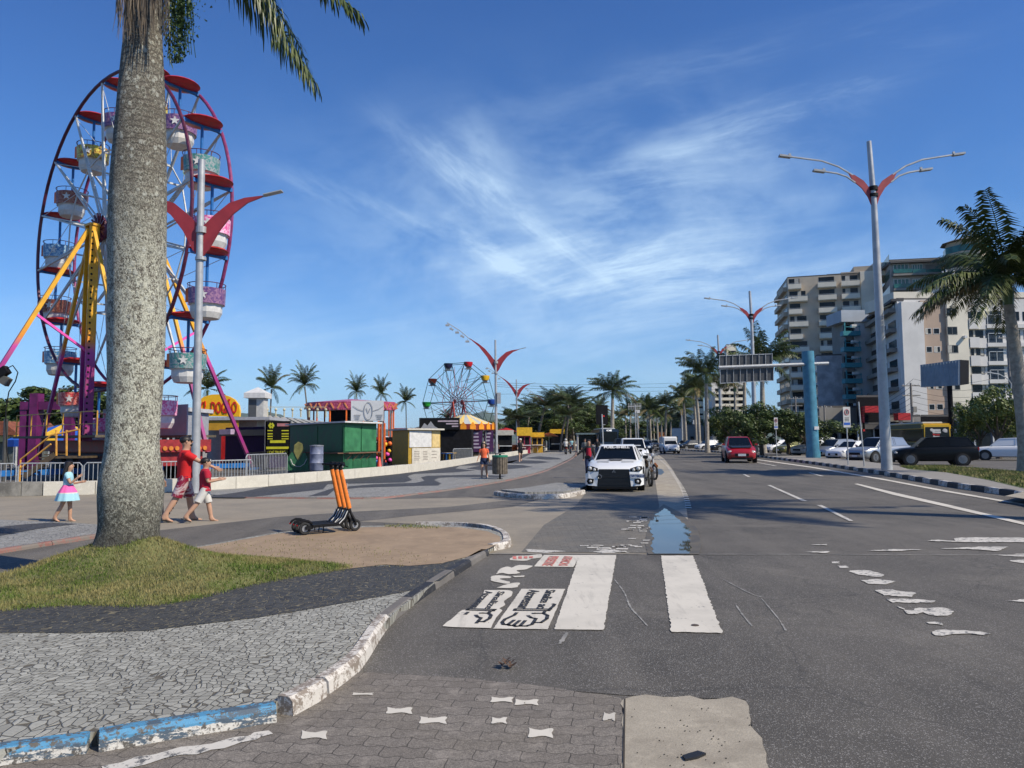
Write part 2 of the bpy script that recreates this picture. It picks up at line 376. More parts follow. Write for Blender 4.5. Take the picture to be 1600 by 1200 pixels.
def kerb(name, pts, mats, w=.16, h=.13, blk=.9, side=1, gap=.012, z0=-.02, wob=.0, r=.025):
    """pts: bottom outer edge (pixels on z=0); blocks laid along it, body on the left (side=1) of travel"""
    P = resample(smooth_path([G(a, b) for a, b in pts], .1), .05); mb = MB(); n = max(1, int(round(blk/.05))); k = 0; i = 0
    nm = len(mats)
    while i < len(P)-1:
        j = min(i+n, len(P)-1); seg = P[i:j+1]; pr = []
        dz = random.uniform(-wob, wob)
        for q, p in enumerate(seg):
            t = (P[min(i+q+1, len(P)-1)]-P[max(i+q-1, 0)]).normalized(); nn = Vector((-t.y, t.x, 0))*side
            if q == 0: p = p+t*gap*.5
            if q == len(seg)-1: p = p-t*gap*.5
            pr.append([p+Vector((0, 0, z0)), p+nn*.012+Vector((0, 0, h-r+dz)), p+nn*(.012+r)+Vector((0, 0, h+dz)), p+nn*(w-.01)+Vector((0, 0, h+dz)), p+nn*w+Vector((0, 0, z0))])
        vs = [x for a in pr for x in a]; fs = []
        for a in range(len(pr)-1):
            for c in range(4): fs.append((a*5+c, a*5+c+1, a*5+c+6, a*5+c+5))
        fs += [(0, 1, 2, 3, 4), tuple((len(pr)-1)*5+c for c in (4, 3, 2, 1, 0))]
        mb.add(vs, fs, k % nm); k += 1; i = j
    return struct(mb.build(name, mats))

M_far = M('distant_ground', (.10, .11, .07), .9, var=.3, scale=.05)
sheet('ground', [(-4500, -60), (4500, -60), (4500, 6000), (-4500, 6000)], -.03, M_far, px=False)
sheet('road', [(-60, -25), (70, -25), (75, 60), (60, 140), (60, 420), (-20, 420), (-60, 140)], 0, A_road, px=False)
# crossing asphalt, paving blocks, gutter
sheet('crosswalk_surface', [(560, 1000), (735, 866), (1095, 866), (1700, 868), (1900, 1000), (1900, 1300), (1215, 1300), (1165, 1093), (975, 1086), (570, 1052)], .004, A_cross)
bp__ = [G(a, b, .005) for a, b in [(-300, 1330), (-50, 1195), (440, 1098), (555, 1052), (570, 1050), (700, 1058), (850, 1072), (975, 1090), (985, 1330)]]
struct(MB().flat([p+Vector((random.uniform(-.02, .02), random.uniform(-.02, .02), 0)) for p in resample(bp__, .12)]).build('block_paving', M_pav, nrm=False))
def jag(pts, a=.015, st=.1): return [p+Vector((random.uniform(-a, a), random.uniform(-a, a), 0)) for p in resample([Vector(q) for q in pts], st)]
gc = [G(a, b, .008) for a, b in [(975, 1330), (975, 1200), (973, 1089), (1000, 1085), (1040, 1090), (1080, 1087), (1100, 1094), (1140, 1089), (1162, 1094), (1172, 1110), (1174, 1130), (1186, 1148), (1190, 1170), (1206, 1205), (1235, 1330)]]
struct(MB().flat(jag(gc)).build('gutter_concrete', M_conc, nrm=False))
sheet('plaza_paving', [(-400, 779), (66, 772), (250, 770), (420, 774), (600, 778), (700, 776), (770, 778), (770, 770), (915, 772), (1020, 772), (1022, 800), (1015, 866), (735, 866), (797, 845), (785, 832), (690, 820), (560, 815), (450, 818), (240, 832), (-400, 850)], .004, M_plaza)
sheet('path', [(-400, 880), (-100, 876), (155, 842), (245, 829), (440, 807), (560, 799), (700, 792), (800, 781), (770, 776), (600, 780), (780, 757), (860, 740), (905, 722), (960, 700), (1010, 700), (935, 740), (870, 757), (775, 770), (860, 776), (800, 792), (640, 806), (560, 815), (430, 832), (330, 850), (240, 864), (120, 885), (0, 905), (-400, 935)], .007, A_path)
sheet('parking_paving', [(815, 862), (850, 820), (900, 790), (915, 770), (935, 745), (985, 705), (1008, 703), (1024, 740), (1030, 790), (1018, 864)], .010, M_pav2)
sheet('gutter_strip', [(1018, 864), (1030, 790), (1022, 740), (1012, 715), (1005, 703), (1018, 703), (1038, 717), (1052, 735), (1064, 758), (1072, 790), (1082, 864)], .012, M_conc)
# near pavement with black and white mosaic, sand and mound
NP = [(-400, 1240), (-60, 1183), (0, 1173), (150, 1143), (300, 1118), (432, 1096), (444, 1089), (505, 1054), (566, 1004), (600, 975), (622, 952), (682, 908), (735, 869), (775, 850), (792, 845), (786, 834), (765, 827), (720, 822), (690, 821), (600, 821), (520, 823), (430, 832), (330, 850), (245, 864), (120, 885), (0, 905), (-400, 935)]
slab('pavement', NP, -.02, .08, MO_light)
sheet('dark_mosaic_band', [(-400, 980), (0, 988), (120, 989), (230, 985), (400, 965), (480, 952), (560, 938), (640, 923), (690, 905), (735, 872), (690, 878), (600, 884), (540, 886), (450, 900), (350, 920), (290, 938), (150, 944), (0, 951), (-400, 960)], .084, MO_dark)
sheet('sand_patch', [(240, 866), (290, 858), (340, 850), (430, 834), (520, 825), (600, 823), (690, 823), (720, 824), (762, 830), (781, 838), (782, 848), (765, 856), (738, 868), (690, 880), (640, 884), (600, 882), (540, 889), (450, 890), (380, 880)], .088, M_sand)
kerb('blue_kerb', [(-330, 1262), (-60, 1209), (60, 1190), (136, 1180)], [M_kblue], w=.13, h=.085, blk=3)
kerb('blue_kerb', [(152, 1178), (290, 1154), (434, 1130)], [M_kblue], w=.13, h=.095, blk=3)
kerb('white_kerb', [(458, 1121), (500, 1098), (513, 1088)], [M_kwhite], w=.13, h=.115, blk=.62, wob=.01)
kerb('white_kerb', [(515, 1086), (545, 1064), (570, 1040), (596, 998), (610, 978)], [M_kwhite], w=.115, h=.10, blk=1.6, wob=.01)
kerb('dark_kerb', [(611, 977), (648, 946), (705, 906), (745, 880), (765, 868)], [M_kgrey, M_kblack], w=.13, h=.088, blk=.8)
kerb('white_kerb', [(772, 861), (796, 856), (799, 848), (792, 838), (770, 829), (735, 824.5), (690, 823), (650, 823)], [M_kwhite], w=.14, h=.10, blk=1.1)
# promenade
PR_K = [(380, 779), (520, 780), (600, 779), (652, 773), (700, 767), (747, 760), (797, 751), (835, 742), (862, 733), (893, 718), (901, 710), (897, 704), (880, 701)]
WB = [(250, 770), (380, 764), (508, 753), (624, 741), (700, 731), (770, 718), (810, 711), (860, 703), (880, 700)]
slab('promenade', [(a-1, b-3.2) for a, b in PR_K]+list(reversed([(a, b-2.5) for a, b in WB])), -.02, .03, MO_light2)
def zb(P): return [(440+a/3.333, 690+b/3.333) for a, b in P]
sheet('dark_wave', zb([(-420, 290), (-200, 260), (0, 218), (230, 205), (610, 168), (870, 130), (1100, 96), (1230, 70), (1420, 42), (1500, 40), (1430, 52), (1300, 62), (1260, 84), (1200, 110), (1110, 125), (930, 125), (905, 140), (1010, 150), (900, 160), (690, 168), (655, 180), (680, 200), (640, 212), (240, 222), (215, 248), (0, 272), (-200, 292)]), .034, MO_dark2)
sheet('dark_wave', zb([(140, 284), (280, 238), (480, 222), (700, 214), (745, 204), (725, 186), (760, 178), (1000, 172), (1170, 178), (1140, 188), (900, 184), (820, 188), (795, 200), (832, 218), (815, 228), (650, 232), (400, 240), (270, 255), (240, 280)]), .034, MO_dark2)
sheet('dark_wave', zb([(960, 140), (1060, 120), (1250, 122), (1310, 132), (1200, 142), (1050, 150)]), .034, MO_dark2)
sheet('dark_wave', zb([(1150, 108), (1230, 96), (1350, 100), (1400, 107), (1330, 114), (1200, 114)]), .034, MO_dark2)
sheet('dark_wave', zb([(1260, 86), (1340, 76), (1440, 84), (1460, 92), (1380, 94)]), .034, MO_dark2)
kerb('red_kerb', PR_K, [M_kred], w=.14, h=.04, blk=1.2, side=1)
slab('pavement', [(-400, 800), (0, 812), (75, 815), (120, 817), (175, 821), (215, 831), (160, 834), (0, 857), (-400, 914)], -.02, .06, MO_light2)
sheet('dark_wave', [(-300, 842), (0, 823), (40, 819), (78, 816.5), (122, 818.5), (90, 822), (60, 826), (0, 837), (-300, 862)], .065, MO_dark2)
kerb('red_kerb', [(-400, 930), (0, 866), (80, 853), (160, 840), (222, 832)], [M_kred], w=.13, h=.07, blk=1.0, side=1)
slab('traffic_island', [(783, 765), (820, 769), (880, 768), (908, 762), (920, 757), (870, 754), (820, 762)], -.02, .12, MO_light2)
kerb('white_kerb', [(771, 774), (790, 777), (830, 780), (880, 779), (915, 772)], [M_kwhite], w=.15, h=.13, blk=1.0)
# right median
RK = [(1900, 850), (1700, 800), (1600, 779), (1530, 768), (1477, 760), (1383, 743), (1333, 735), (1267, 725), (1183, 714), (1120, 707), (1065, 703.5), (1030, 701), (1010, 699.5)]
kerb('black_and_white_kerb', RK, [M_kwhite, M_kblack], w=.2, h=.17, blk=.9, side=-1)
RB = [(1010, 697.8), (1065, 700), (1120, 702), (1183, 706), (1267, 713), (1330, 718), (1400, 727), (1470, 733), (1600, 744), (1750, 760), (1950, 800)]
M_med = conc('median_paving', (.27, .25, .22), (.2, .185, .165), .5, .8, .3)
RKw = resample(smooth_path([G(a, b) for a, b in RK], .3), 1.0); RKo = []
for i, p in enumerate(RKw):
    t_ = (RKw[min(i+1, len(RKw)-1)]-RKw[max(i-1, 0)]).normalized(); RKo.append(p+Vector((t_.y, -t_.x, 0))*.12+Vector((0, 0, .165)))
struct(MB().ext(RKo+[G(a, b, .165) for a, b in RB], (0, 0, -.185)).build('median', M_med))
M_grs = M('lawn_soil', (.075, .10, .028), .95, var=.35, scale=3)
sheet('lawn', [(1405, 728), (1470, 727), (1600, 737), (1750, 750), (1980, 800), (1800, 800), (1600, 763), (1545, 750), (1480, 738), (1420, 733)], .172, M_grs)
sheet('median_gravel', [(1570, 775), (1600, 768), (1700, 785), (1900, 830), (1850, 838), (1700, 800), (1600, 779)], .170, M_conc)
# puddle
def wet(t, b, co):
    b.inputs['Base Color'].default_value = (.05, .045, .035, 1); b.inputs['Roughness'].default_value = .015; b.inputs['IOR'].default_value = 1.45; b.inputs['Specular IOR Level'].default_value = .16
    bumpn(t, b, t.noise(co, 3.5, 2, .5), .03, .003)
pud = [(1021, 865), (1018, 850), (1020, 836), (1014, 822), (1019, 812), (1026, 803), (1032, 799), (1037, 794), (1043, 797), (1050, 803), (1060, 811), (1069, 819), (1078, 830), (1076, 840), (1080, 852), (1078, 865)]
wp = smooth_path([G(a, b, .017) for a, b in pud], .15)
wp = [p+Vector((random.uniform(-.03, .03), random.uniform(-.05, .05), 0)) for p in wp]
struct(MB().flat(wp).build('water', custom('puddle_water', wet), nrm=False))
sheet('wet_asphalt', [(1012, 866), (1008, 848), (1012, 822), (1022, 800), (1037, 788), (1062, 800), (1090, 826), (1096, 850), (1092, 866)], .0145, M('wet_mud', (.10, .085, .06), .6, var=.35, scale=4, bump=.4))
sheet('drain_stain', [(1022, 736), (1026, 732), (1034, 733), (1038, 738), (1033, 742), (1025, 741)], .0145, M('wet_stain', (.05, .05, .045), .35, var=.3))
# markings
def mk(name, polys, z=.012, mat=None, jag=0):
    mb = MB()
    for P in polys:
        Q = [G(a, b, z) for a, b in P]
        if jag:
            if len(Q) > 5: Q = smooth_path(Q+[Q[0]], .06)[:-1]
            Q2 = []
            for i, p in enumerate(Q):
                q = Q[(i+1) % len(Q)]; n = max(1, int((q-p).length/.05))
                for k in range(n): Q2.append(p.lerp(q, k/n)+Vector((random.uniform(-jag, jag), random.uniform(-jag, jag), 0)))
            Q = Q2
        mb.flat(Q)
    return struct(mb.build(name, mat or M_paint, nrm=False))
mk('crosswalk_stripe', [[(905, 867), (963, 867), (943, 984), (866, 983)]], jag=.006)
mk('crosswalk_stripe', [[(1033, 868), (1083, 868), (1129, 989), (1049, 987)]], jag=.01)
mk('crosswalk_stripe', [[(1297, 877), (1311, 877), (1313, 880), (1300, 880)], [(1311, 884), (1324, 884), (1326, 887), (1314, 887)], [(1325, 893), (1340, 891), (1360, 892), (1381, 898), (1370, 901), (1345, 898)], [(1345, 906), (1370, 905), (1402, 908), (1385, 913), (1357, 912)], [(1368, 922), (1392, 921), (1431, 926), (1423, 932), (1380, 930)], [(1386, 936), (1400, 935), (1460, 938), (1458, 942), (1392, 941)], [(1405, 947), (1418, 953), (1440, 950), (1480, 950), (1489, 958), (1465, 963), (1440, 957), (1422, 960)], [(1448, 972), (1470, 972), (1472, 976), (1452, 975)], [(1456, 986), (1480, 984), (1534, 987), (1545, 992), (1500, 990), (1465, 993)]], jag=.022, mat=M_paintw)
mk('crosswalk_stripe', [[(1446, 845), (1465, 843), (1490, 845), (1500, 840), (1600, 840), (1800, 842), (1800, 850), (1600, 847), (1520, 847)], [(1468, 857), (1530, 854), (1575, 854), (1560, 861), (1520, 858)], [(1550, 867), (1600, 865), (1700, 867), (1600, 870)], [(1575, 876), (1600, 874), (1700, 876), (1600, 880)], [(1350, 860), (1400, 858), (1448, 858), (1400, 861)], [(1256, 862), (1297, 861), (1290, 864)], [(1268, 851), (1292, 850), (1290, 852)], [(1572, 938), (1600, 936), (1640, 939), (1600, 941)]], jag=.02, mat=M_paintw)
mk('ramp_line', [[(822, 858), (870, 860), (885, 861), (850, 864), (825, 862)], [(925, 862), (955, 858), (985, 863), (940, 864)], [(934, 856), (954, 856), (954, 859), (932, 859)], [(965, 856), (982, 856), (982, 858), (963, 858)]], mat=M_paintw, jag=.015)
mk('lane_line', [[(1199, 758), (1204, 758), (1262, 783), (1254, 783)], [(1276, 789), (1284, 789), (1334, 814), (1327, 814)]], jag=.006, mat=M_paintw)
mk('lane_line', [[(1334, 756), (1340, 755.5), (1400, 770), (1480, 788), (1600, 816), (1760, 856), (1740, 856), (1600, 820), (1475, 791), (1395, 773)]])
mk('lane_line', [[(1262, 738.5), (1266, 738.5), (1288, 744), (1282, 744)], [(1160, 741), (1164, 741), (1173, 745), (1168, 745)], [(1178, 722), (1182, 722), (1215, 728), (1210, 728)]], mat=M_paintw)
mk('edge_line', [[(1150, 713.2), (1183, 717.5), (1267, 729), (1383, 748.5), (1477, 766), (1600, 787), (1600, 789.5), (1475, 768), (1381, 750.2), (1266, 730.5), (1183, 718.6), (1150, 714)]])
dots = []
EP = resample(smooth_path([G(1014, 706), G(1028, 716), G(1042, 728), G(1053, 743), G(1064, 760), G(1072, 778), G(1076, 795)], .2), .35)
for i in range(0, len(EP)-1, 2):
    a, b = EP[i], EP[i+1]; t = (b-a).normalized(); n = Vector((-t.y, t.x, 0))*.07; z = Vector((0, 0, .016))
    dots.append([a+n+z, b+n+z, b-n+z, a-n+z])
mb = MB()
for d in dots: mb.flat(d)
struct(mb.build('edge_line', M_paint, nrm=False))
mk('ramp_line', [[(735, 864.6), (1000, 865.4), (1000, 866.2), (735, 865.6)], [(1090, 865.6), (1600, 866.2), (1600, 866.7), (1090, 866.3)]], mat=M('ramp_seam', (.20, .19, .17), .85, var=.4, scale=2), jag=.012)
# scattered painted paving blocks
bow = []
for cx, cy, wd, ht in [(624, 1110, 42, 11), (677, 1125, 44, 12), (784, 1093, 36, 9), (823, 1097, 38, 10), (780, 1125.5, 25, 11), (845, 1145, 40, 16), (952, 1119.5, 20, 14), (491, 1148, 42, 14), (567, 1084, 34, 4)]:
    h = wd/2; q = ht/2
    bow.append([(cx-h+2, cy-q), (cx-h*.5, cy-q*.7), (cx+h*.1, cy-q*.55), (cx+h*.6, cy-q*.9), (cx+h, cy-q*.8), (cx+h*.85, cy), (cx+h*.95, cy+q), (cx+h*.4, cy+q*.6), (cx-h*.1, cy+q*.6), (cx-h*.6, cy+q*.85), (cx-h, cy+q*.8), (cx-h*.9, cy)])
mk('painted_block', bow, z=.0095, jag=.002)
mk('painted_block', [[(150, 1200), (240, 1178), (330, 1160), (400, 1145), (425, 1140), (410, 1152), (350, 1168), (260, 1186), (180, 1205)]], z=.0095, mat=M_paintw, jag=.02)
fb = []
for k in range(30):
    x = random.uniform(975, 1012); y = random.uniform(805, 830) if k > 6 else random.uniform(838, 856)
    fb.append([(x-6, y-.6), (x+6, y-.6), (x+6, y+.7), (x-6, y+.7)])
for k in range(8):
    x = random.uniform(910, 985); y = random.uniform(852, 862); fb.append([(x-9, y-.8), (x+9, y-.8), (x+8, y+.8), (x-9, y+.8)])
mk('painted_block', fb, z=.0185, mat=M_paintw)
# painted pedestrian panels (hand and words)
M_ink = M('black_road_paint', (.03, .03, .032), .7, var=.3, scale=20)
M_redink = M('faded_red_paint', (.50, .16, .13), .7, var=.4, scale=15)
def bil(Q, u_, v_, z=.0125):        # Q: far-left, far-right, near-right, near-left (pixels)
    a, b, c, d = [G(*q, z) for q in Q]; A = a.lerp(b, u_); B = d.lerp(c, u_); return A.lerp(B, v_)
def stroke(mb, Q, pts, w_, z=.0165):
    P = [bil(Q, a, b, z) for a, b in pts]
    for i in range(len(P)-1):
        t = (P[i+1]-P[i]); t.normalize(); n = Vector((-t.y, t.x, 0))*w_/2; e = t*w_*.3
        mb.flat([P[i]-e+n, P[i+1]+e+n, P[i+1]+e-n, P[i]-e-n])
HAND = [[(.10, .60), (.97, .60)], [(.10, .605), (.10, .64), (.93, .64), (.93, .60), (.99, .52), (1.0, .47), (.95, .46)], [(.19, .70), (.17, .76), (.02, .86), (.0, .93), (.06, .98), (.16, .985), (.24, .88)],
        [(.16, .985), (.22, 1.0), (.30, 1.0), (.37, .89)], [(.30, 1.0), (.36, 1.02), (.45, 1.01), (.50, .89)], [(.45, 1.01), (.60, 1.01), (.70, .97), (.72, .84), (.60, .82), (.50, .77)], [(.85, .64), (.83, .71), (.64, .71), (.58, .715)], [(.83, .71), (.95, .76), (.97, .84), (.88, .93), (.73, .93)]]
def panel(outline, Q, strokes, texts):
    o = mk('painted_panel', [outline], z=.0125, jag=.004)
    mb = MB()
    for s_ in strokes: stroke(mb, Q, [(.08+a*.84, b*.93) for a, b in s_], .035)
    if mb.v: struct(mb.build('painted_hand', M_ink, nrm=False))
    for txt, uu, v0, v1, hfrac, mt in texts:
        # words run away from far edge to near edge
        p0 = bil(Q, uu, v0, .0165); p1 = bil(Q, uu, v1, .0165); xd = p1-p0; up = bil(Q, uu+.1, v0, .0165)-p0
        up = up-xd*(up.dot(xd)/xd.dot(xd))
        wdt = (bil(Q, 1, .3)-bil(Q, 0, .3)).length*hfrac
        o2 = textmesh('painted_words', txt, 1.0, mt, None, None, .02, .001)
        xs = [v.co.x for v in o2.data.vertices]; ysv = [v.co.y for v in o2.data.vertices]
        sx = xd.length/(max(xs)-min(xs)); sy = wdt/(max(ysv)-min(ysv))
        o2.data.transform(frame(p0.lerp(p1, .5), xd, up) @ Matrix.Diagonal((sx, sy, 1, 1))); struct(o2)
Q1 = [(815, 920), (883, 920), (856, 983), (771, 982)]
panel([(815, 920), (883, 920), (856, 983), (771, 982)], Q1, HAND, [('Atravessar', .30, .03, .56, .26, M_ink), ('Sinalize ao', .68, .03, .56, .22, M_ink)])
Q2 = [(752, 922), (800, 923), (762, 981), (694, 978)]
panel([(757, 922), (790, 922), (800, 924), (799, 931), (788, 939), (790, 945), (780, 951), (785, 954), (775, 965), (768, 979), (760, 981), (698, 979), (694, 976), (708, 965), (722, 953), (738, 951), (748, 940)], Q2, [HAND[0], HAND[1][:4], HAND[2][:2], HAND[5][2:], HAND[6], HAND[7]], [('Atravess', .28, .03, .54, .26, M_ink), ('Sinalize', .68, .03, .56, .22, M_ink)])
Q3 = [(850, 867), (906, 867), (896, 886), (834, 885)]
panel(Q3, Q3, [], [('PEDESTRE', .3, .12, .92, .28, M_redink), ('ATENCAO', .7, .12, .92, .25, M_redink)])
mk('painted_panel', [[(795, 875), (803, 869), (825, 868), (845, 866), (846, 871), (830, 873), (822, 876)], [(775, 897), (785, 887), (793, 885), (800, 887), (810, 883), (832, 884), (826, 888), (820, 890), (808, 891), (812, 895), (796, 897), (785, 895)], [(766, 906), (770, 900), (780, 899), (795, 900), (797, 903), (780, 904), (796, 909), (793, 912), (775, 909)], [(800, 900), (820, 899), (819, 901), (803, 902)], [(777, 918), (790, 913), (806, 910), (812, 911), (808, 917), (790, 919)]], mat=M_paint, jag=.012)
stroke_mb = MB()
for k in range(4): stroke(stroke_mb, [(800, 868), (846, 867), (838, 872), (797, 875)], [(.1+k*.2, .2+.05*k), (.16+k*.2, .8)], .05)
struct(stroke_mb.build('painted_words', M_redink, nrm=False))
for pl_, w0 in (([(960, 905), (975, 925), (985, 948), (1000, 965), (1012, 978)], .012), ([(886, 988), (880, 998), (874, 1006)], .03), ([(1150, 945), (1160, 960), (1175, 978)], .012), ([(1190, 935), (1215, 965), (1228, 985)], .010), ([(1130, 905), (1180, 930), (1215, 935)], .012)):
    m_ = MB(); P_l = resample(smooth_path([G(a, b, .0085) for a, b in pl_], .05), .06)
    for i in range(len(P_l)-1):
        a, b = P_l[i], P_l[i+1]; n_ = (b-a).normalized(); n_ = Vector((-n_.y, n_.x, 0))*w0*random.uniform(.2, 1); m_.flat([a+n_, b+n_, b-n_, a-n_])
    struct(m_.build('road_scratch', M('scratch_grey', (.24, .23, .21), .85, var=.3), nrm=False))
m_ = MB()
for k in range(190):
    px_, py_ = (random.gauss(1085, 50), random.uniform(1100, 1200)) if k < 60 else (random.uniform(600, 975), random.uniform(1060, 1200)) if k < 90 else (random.uniform(560, 1300), random.uniform(880, 1060)) if k < 120 else (random.gauss(1000, 60), random.uniform(800, 862))
    p = G(px_, py_, .011 if py_ < 1085 else .010); s1 = random.uniform(.002, .0055); m_.lathe([(s1, 0), (s1*.7, s1*.6), (.0005, s1*.8)], 5); o_ = len(m_.v)-15
    for q in range(o_, len(m_.v)): x, y, z = m_.v[q]; m_.v[q] = (x+p.x, y*random.uniform(.7, 1.2)+p.y, z+p.z)
tag(m_.build('grit', M('dark_grit', (.04, .035, .028), .9, var=.6, scale=3), nrm=False), 'dark grit and small pebbles scattered over the gutter and crossing', 'grit', None, 'stuff')
mh = empty('iron_cap', G(1086, 977, .013), 0, 'small round dark metal cap set in the right crossing stripe', 'cap'); MB().lathe([(.035, 0), (.033, .004), (.001, .005)], 16).build('disc', M('rusty_iron', (.07, .05, .035), .7), mh)
ms = MB(); ms.ext([G(a, b, .009) for a, b in [(972, 1330), (973, 1200), (975, 1092), (977.5, 1092), (976, 1200), (976, 1330)]], (0, 0, .0012)); struct(ms.build('paving_joint', M('joint_dirt', (.04, .033, .025), .9), nrm=False))
# hills
mb = MB(); random.seed(3)
def hills(x0, x1, y, hs, name, dep=900, col=(.05, .075, .045)):
    mb = MB(); n = len(hs); K = 6; vs = []; fs = []; nx = (n-1)*K+1
    prof = []
    for i in range(nx):
        a = i/K; k = min(int(a), n-2); f = a-k; f = f*f*(3-2*f); prof.append(hs[k]*(1-f)+hs[k+1]*f + random.uniform(-1, 1)*.04*max(hs))
    for j in range(7):
        fy = j/6; s_ = math.sin(fy*math.pi)**.8 if j < 6 else 0
        for i in range(nx): vs.append((x0+(x1-x0)*i/(nx-1)+random.uniform(-8, 8), y+fy*dep, max(-2, prof[i]*s_*random.uniform(.93, 1.05))-2))
    fs = [(j*nx+i, j*nx+i+1, (j+1)*nx+i+1, (j+1)*nx+i) for j in range(6) for i in range(nx-1)]
    return struct(mb.add(vs, fs).build(name, M('forested_hill', col, .95, var=.35, scale=.02), smooth=True))
hills(-4200, -700, 4200, [90, 190, 240, 210, 190, 165, 150, 120, 150, 165, 140, 120, 165, 190, 120, 60, 90, 70], 'hills')
hills(-700, 1900, 4600, [90, 120, 175, 190, 130, 95, 240, 250, 110, 160, 215, 220, 160, 175, 130, 100], 'hills')
# debris
deb = empty('rubber_scrap', G(1083, 1183, .008), .5, 'black strip of rubber lying on the pale concrete gutter', 'rubbish')
MB().ext([(-.07, -.02, 0), (-.05, .025, 0), (.06, .03, 0), (.075, -.015, 0), (.0, -.03, 0)], (0, 0, .012)).build('strip', M('black_rubber', (.012, .012, .013), .6), deb)
mb = MB()
for k in range(7):
    a = k*.9; p = Vector((math.cos(a)*.03, math.sin(a)*.02, .012+.01*(k % 3)))
    mb.flat([p, p+Vector((.03, .01, .02)), p+Vector((.015, .035, .01))]); mb.flat([p, p+Vector((-.025, .02, .018)), p+Vector((.005, .03, .0))])
leaf = mb.build('dry_leaf', M('dry_leaf', (.09, .045, .02), .8)); leaf.location = G(792, 1045, .006); leaf.scale = (1.3, 1.6, 1.3)
tag(leaf, 'small crumpled brown leaf lying on dark crossing asphalt', 'leaf')
# grass mound
random.seed(11)
GP = [G(a, b, .085) for a, b in [(-400, 990), (-200, 972), (0, 955), (60, 950), (120, 946), (200, 949), (290, 941), (350, 925), (400, 914), (450, 904), (500, 896), (548, 888), (540, 882), (450, 873), (380, 868), (300, 861), (240, 864), (180, 868), (120, 878), (60, 891), (0, 903), (-400, 937)]]
GP = smooth_path(GP+[GP[0]], .25)
PALM = D(199, 852, 9.25); PB = Vector((PALM.x, PALM.y))
GB = [(p.x, p.y) for p in GP]
def edged(x, y):
    b = 9
    for i in range(len(GB)-1):
        ax, ay = GB[i]; bx, by = GB[i+1]; dx_, dy_ = bx-ax, by-ay; t = max(0, min(1, ((x-ax)*dx_+(y-ay)*dy_)/(dx_*dx_+dy_*dy_+1e-9))); d = math.hypot(x-ax-t*dx_, y-ay-t*dy_)
        if d < b: b = d
    return b
EC = {}
def gz(x, y):
    k = (round(x/.08), round(y/.08))
    if k not in EC: EC[k] = edged(k[0]*.08, k[1]*.08) if -9 < x < 3 else 1
    e = min(1, EC[k]/.40); e = e*e*(3-2*e)
    d2 = ((x-PB.x-.16)/.85)**2+((y-PB.y+.10)/.52)**2; d3 = ((x-PB.x+.3)/2.6)**2+((y-PB.y+.15)/1.0)**2
    return .078+(.34*math.exp(-d2)+.10*math.exp(-d3)+.018+.01*math.sin(x*5)*math.cos(y*6))*e
NG = .09; mb = MB(); x0 = min(p.x for p in GP); x1 = max(p.x for p in GP); y0 = min(p.y for p in GP); y1 = max(p.y for p in GP)
idx = {}
def gv(i, j):
    if (i, j) not in idx:
        x, y = x0+i*NG, y0+j*NG; idx[(i, j)] = len(mb.v); mb.v.append((x, y, gz(x, y)))
    return idx[(i, j)]
for i in range(int((x1-x0)/NG)+1):
    for j in range(int((y1-y0)/NG)+1):
        if inpoly(x0+(i+.5)*NG, y0+(j+.5)*NG, GP): mb.f.append((gv(i, j), gv(i+1, j), gv(i+1, j+1), gv(i, j+1))); mb.m.append(0)
struct(mb.build('mound', M('mound_soil', (.12, .125, .045), .95, var=.4, scale=2.5, bump=.5), smooth=True))
def grassfn(t, b, co):
    n = t.noise(co, 1.6, 5, .6); n2 = t.noise(co, 25, 2, .6)
    a = t.mix(t.ss(n, .40, .60), (.085, .135, .022), (.24, .21, .085)); a = t.mix(t.ss(n2, .5, .68, 0, .7), a, (.34, .28, .13))
    t.put(b.inputs['Base Color'], a); b.inputs['Roughness'].default_value = .7; b.inputs['Specular IOR Level'].default_value = .2
M_grass = custom('grass_blades', grassfn)
def blades(name, poly, zf, dens, h, wdt, label, mat=M_grass, clip=None):
    xs = [p.x for p in poly]; ys_ = [p.y for p in poly]; ax, bx, ay, by = min(xs), max(xs), min(ys_), max(ys_)
    if clip: ax, bx, ay, by = max(ax, clip[0]), min(bx, clip[1]), max(ay, clip[2]), min(by, clip[3])
    N = int((bx-ax)*(by-ay)*dens); vs = []; fs = []
    for k in range(N):
        x, y = random.uniform(ax, bx), random.uniform(ay, by)
        if not inpoly(x+random.gauss(0, .03), y+random.gauss(0, .03), poly): continue
        z = zf(x, y); a = random.uniform(0, math.pi); hh = h*random.uniform(.4, 1.25)*(1.6 if random.random() < .03 else 1); lean = random.uniform(-.9, .9)*hh; la = random.uniform(0, 6.28)
        c, s_ = math.cos(a)*wdt, math.sin(a)*wdt; o = len(vs)
        vs += [(x-c, y-s_, z-.005), (x+c, y+s_, z-.005), (x+math.cos(la)*lean, y+math.sin(la)*lean, z+hh)]; fs.append((o, o+1, o+2))
    m2 = MB(); m2.add(vs, fs); return tag(m2.build(name, mat, nrm=False), label, 'grass', None, 'stuff')
blades('grass', GP, gz, 4200, .034, .0055, 'short patchy green grass covering the mound around the palm trunk', clip=(-8.5, 3, 5, 12))
EDG = [G(a, b, .088) for a, b in [(600, 820), (640, 820), (690, 822), (685, 826), (640, 826), (600, 824)]]
DRY = [G(a, b, .09) for a, b in [(290, 858), (350, 850), (470, 838), (560, 850), (640, 862), (700, 872), (640, 884), (560, 888), (450, 876), (380, 872)]]
blades('grass', DRY, lambda x, y: .088, 130, .022, .006, 'sparse tufts of dry grass scattered over the brown sand patch')
blades('grass', EDG, lambda x, y: .088, 900, .03, .006, 'thin dry weeds along the back edge of the sand patch')
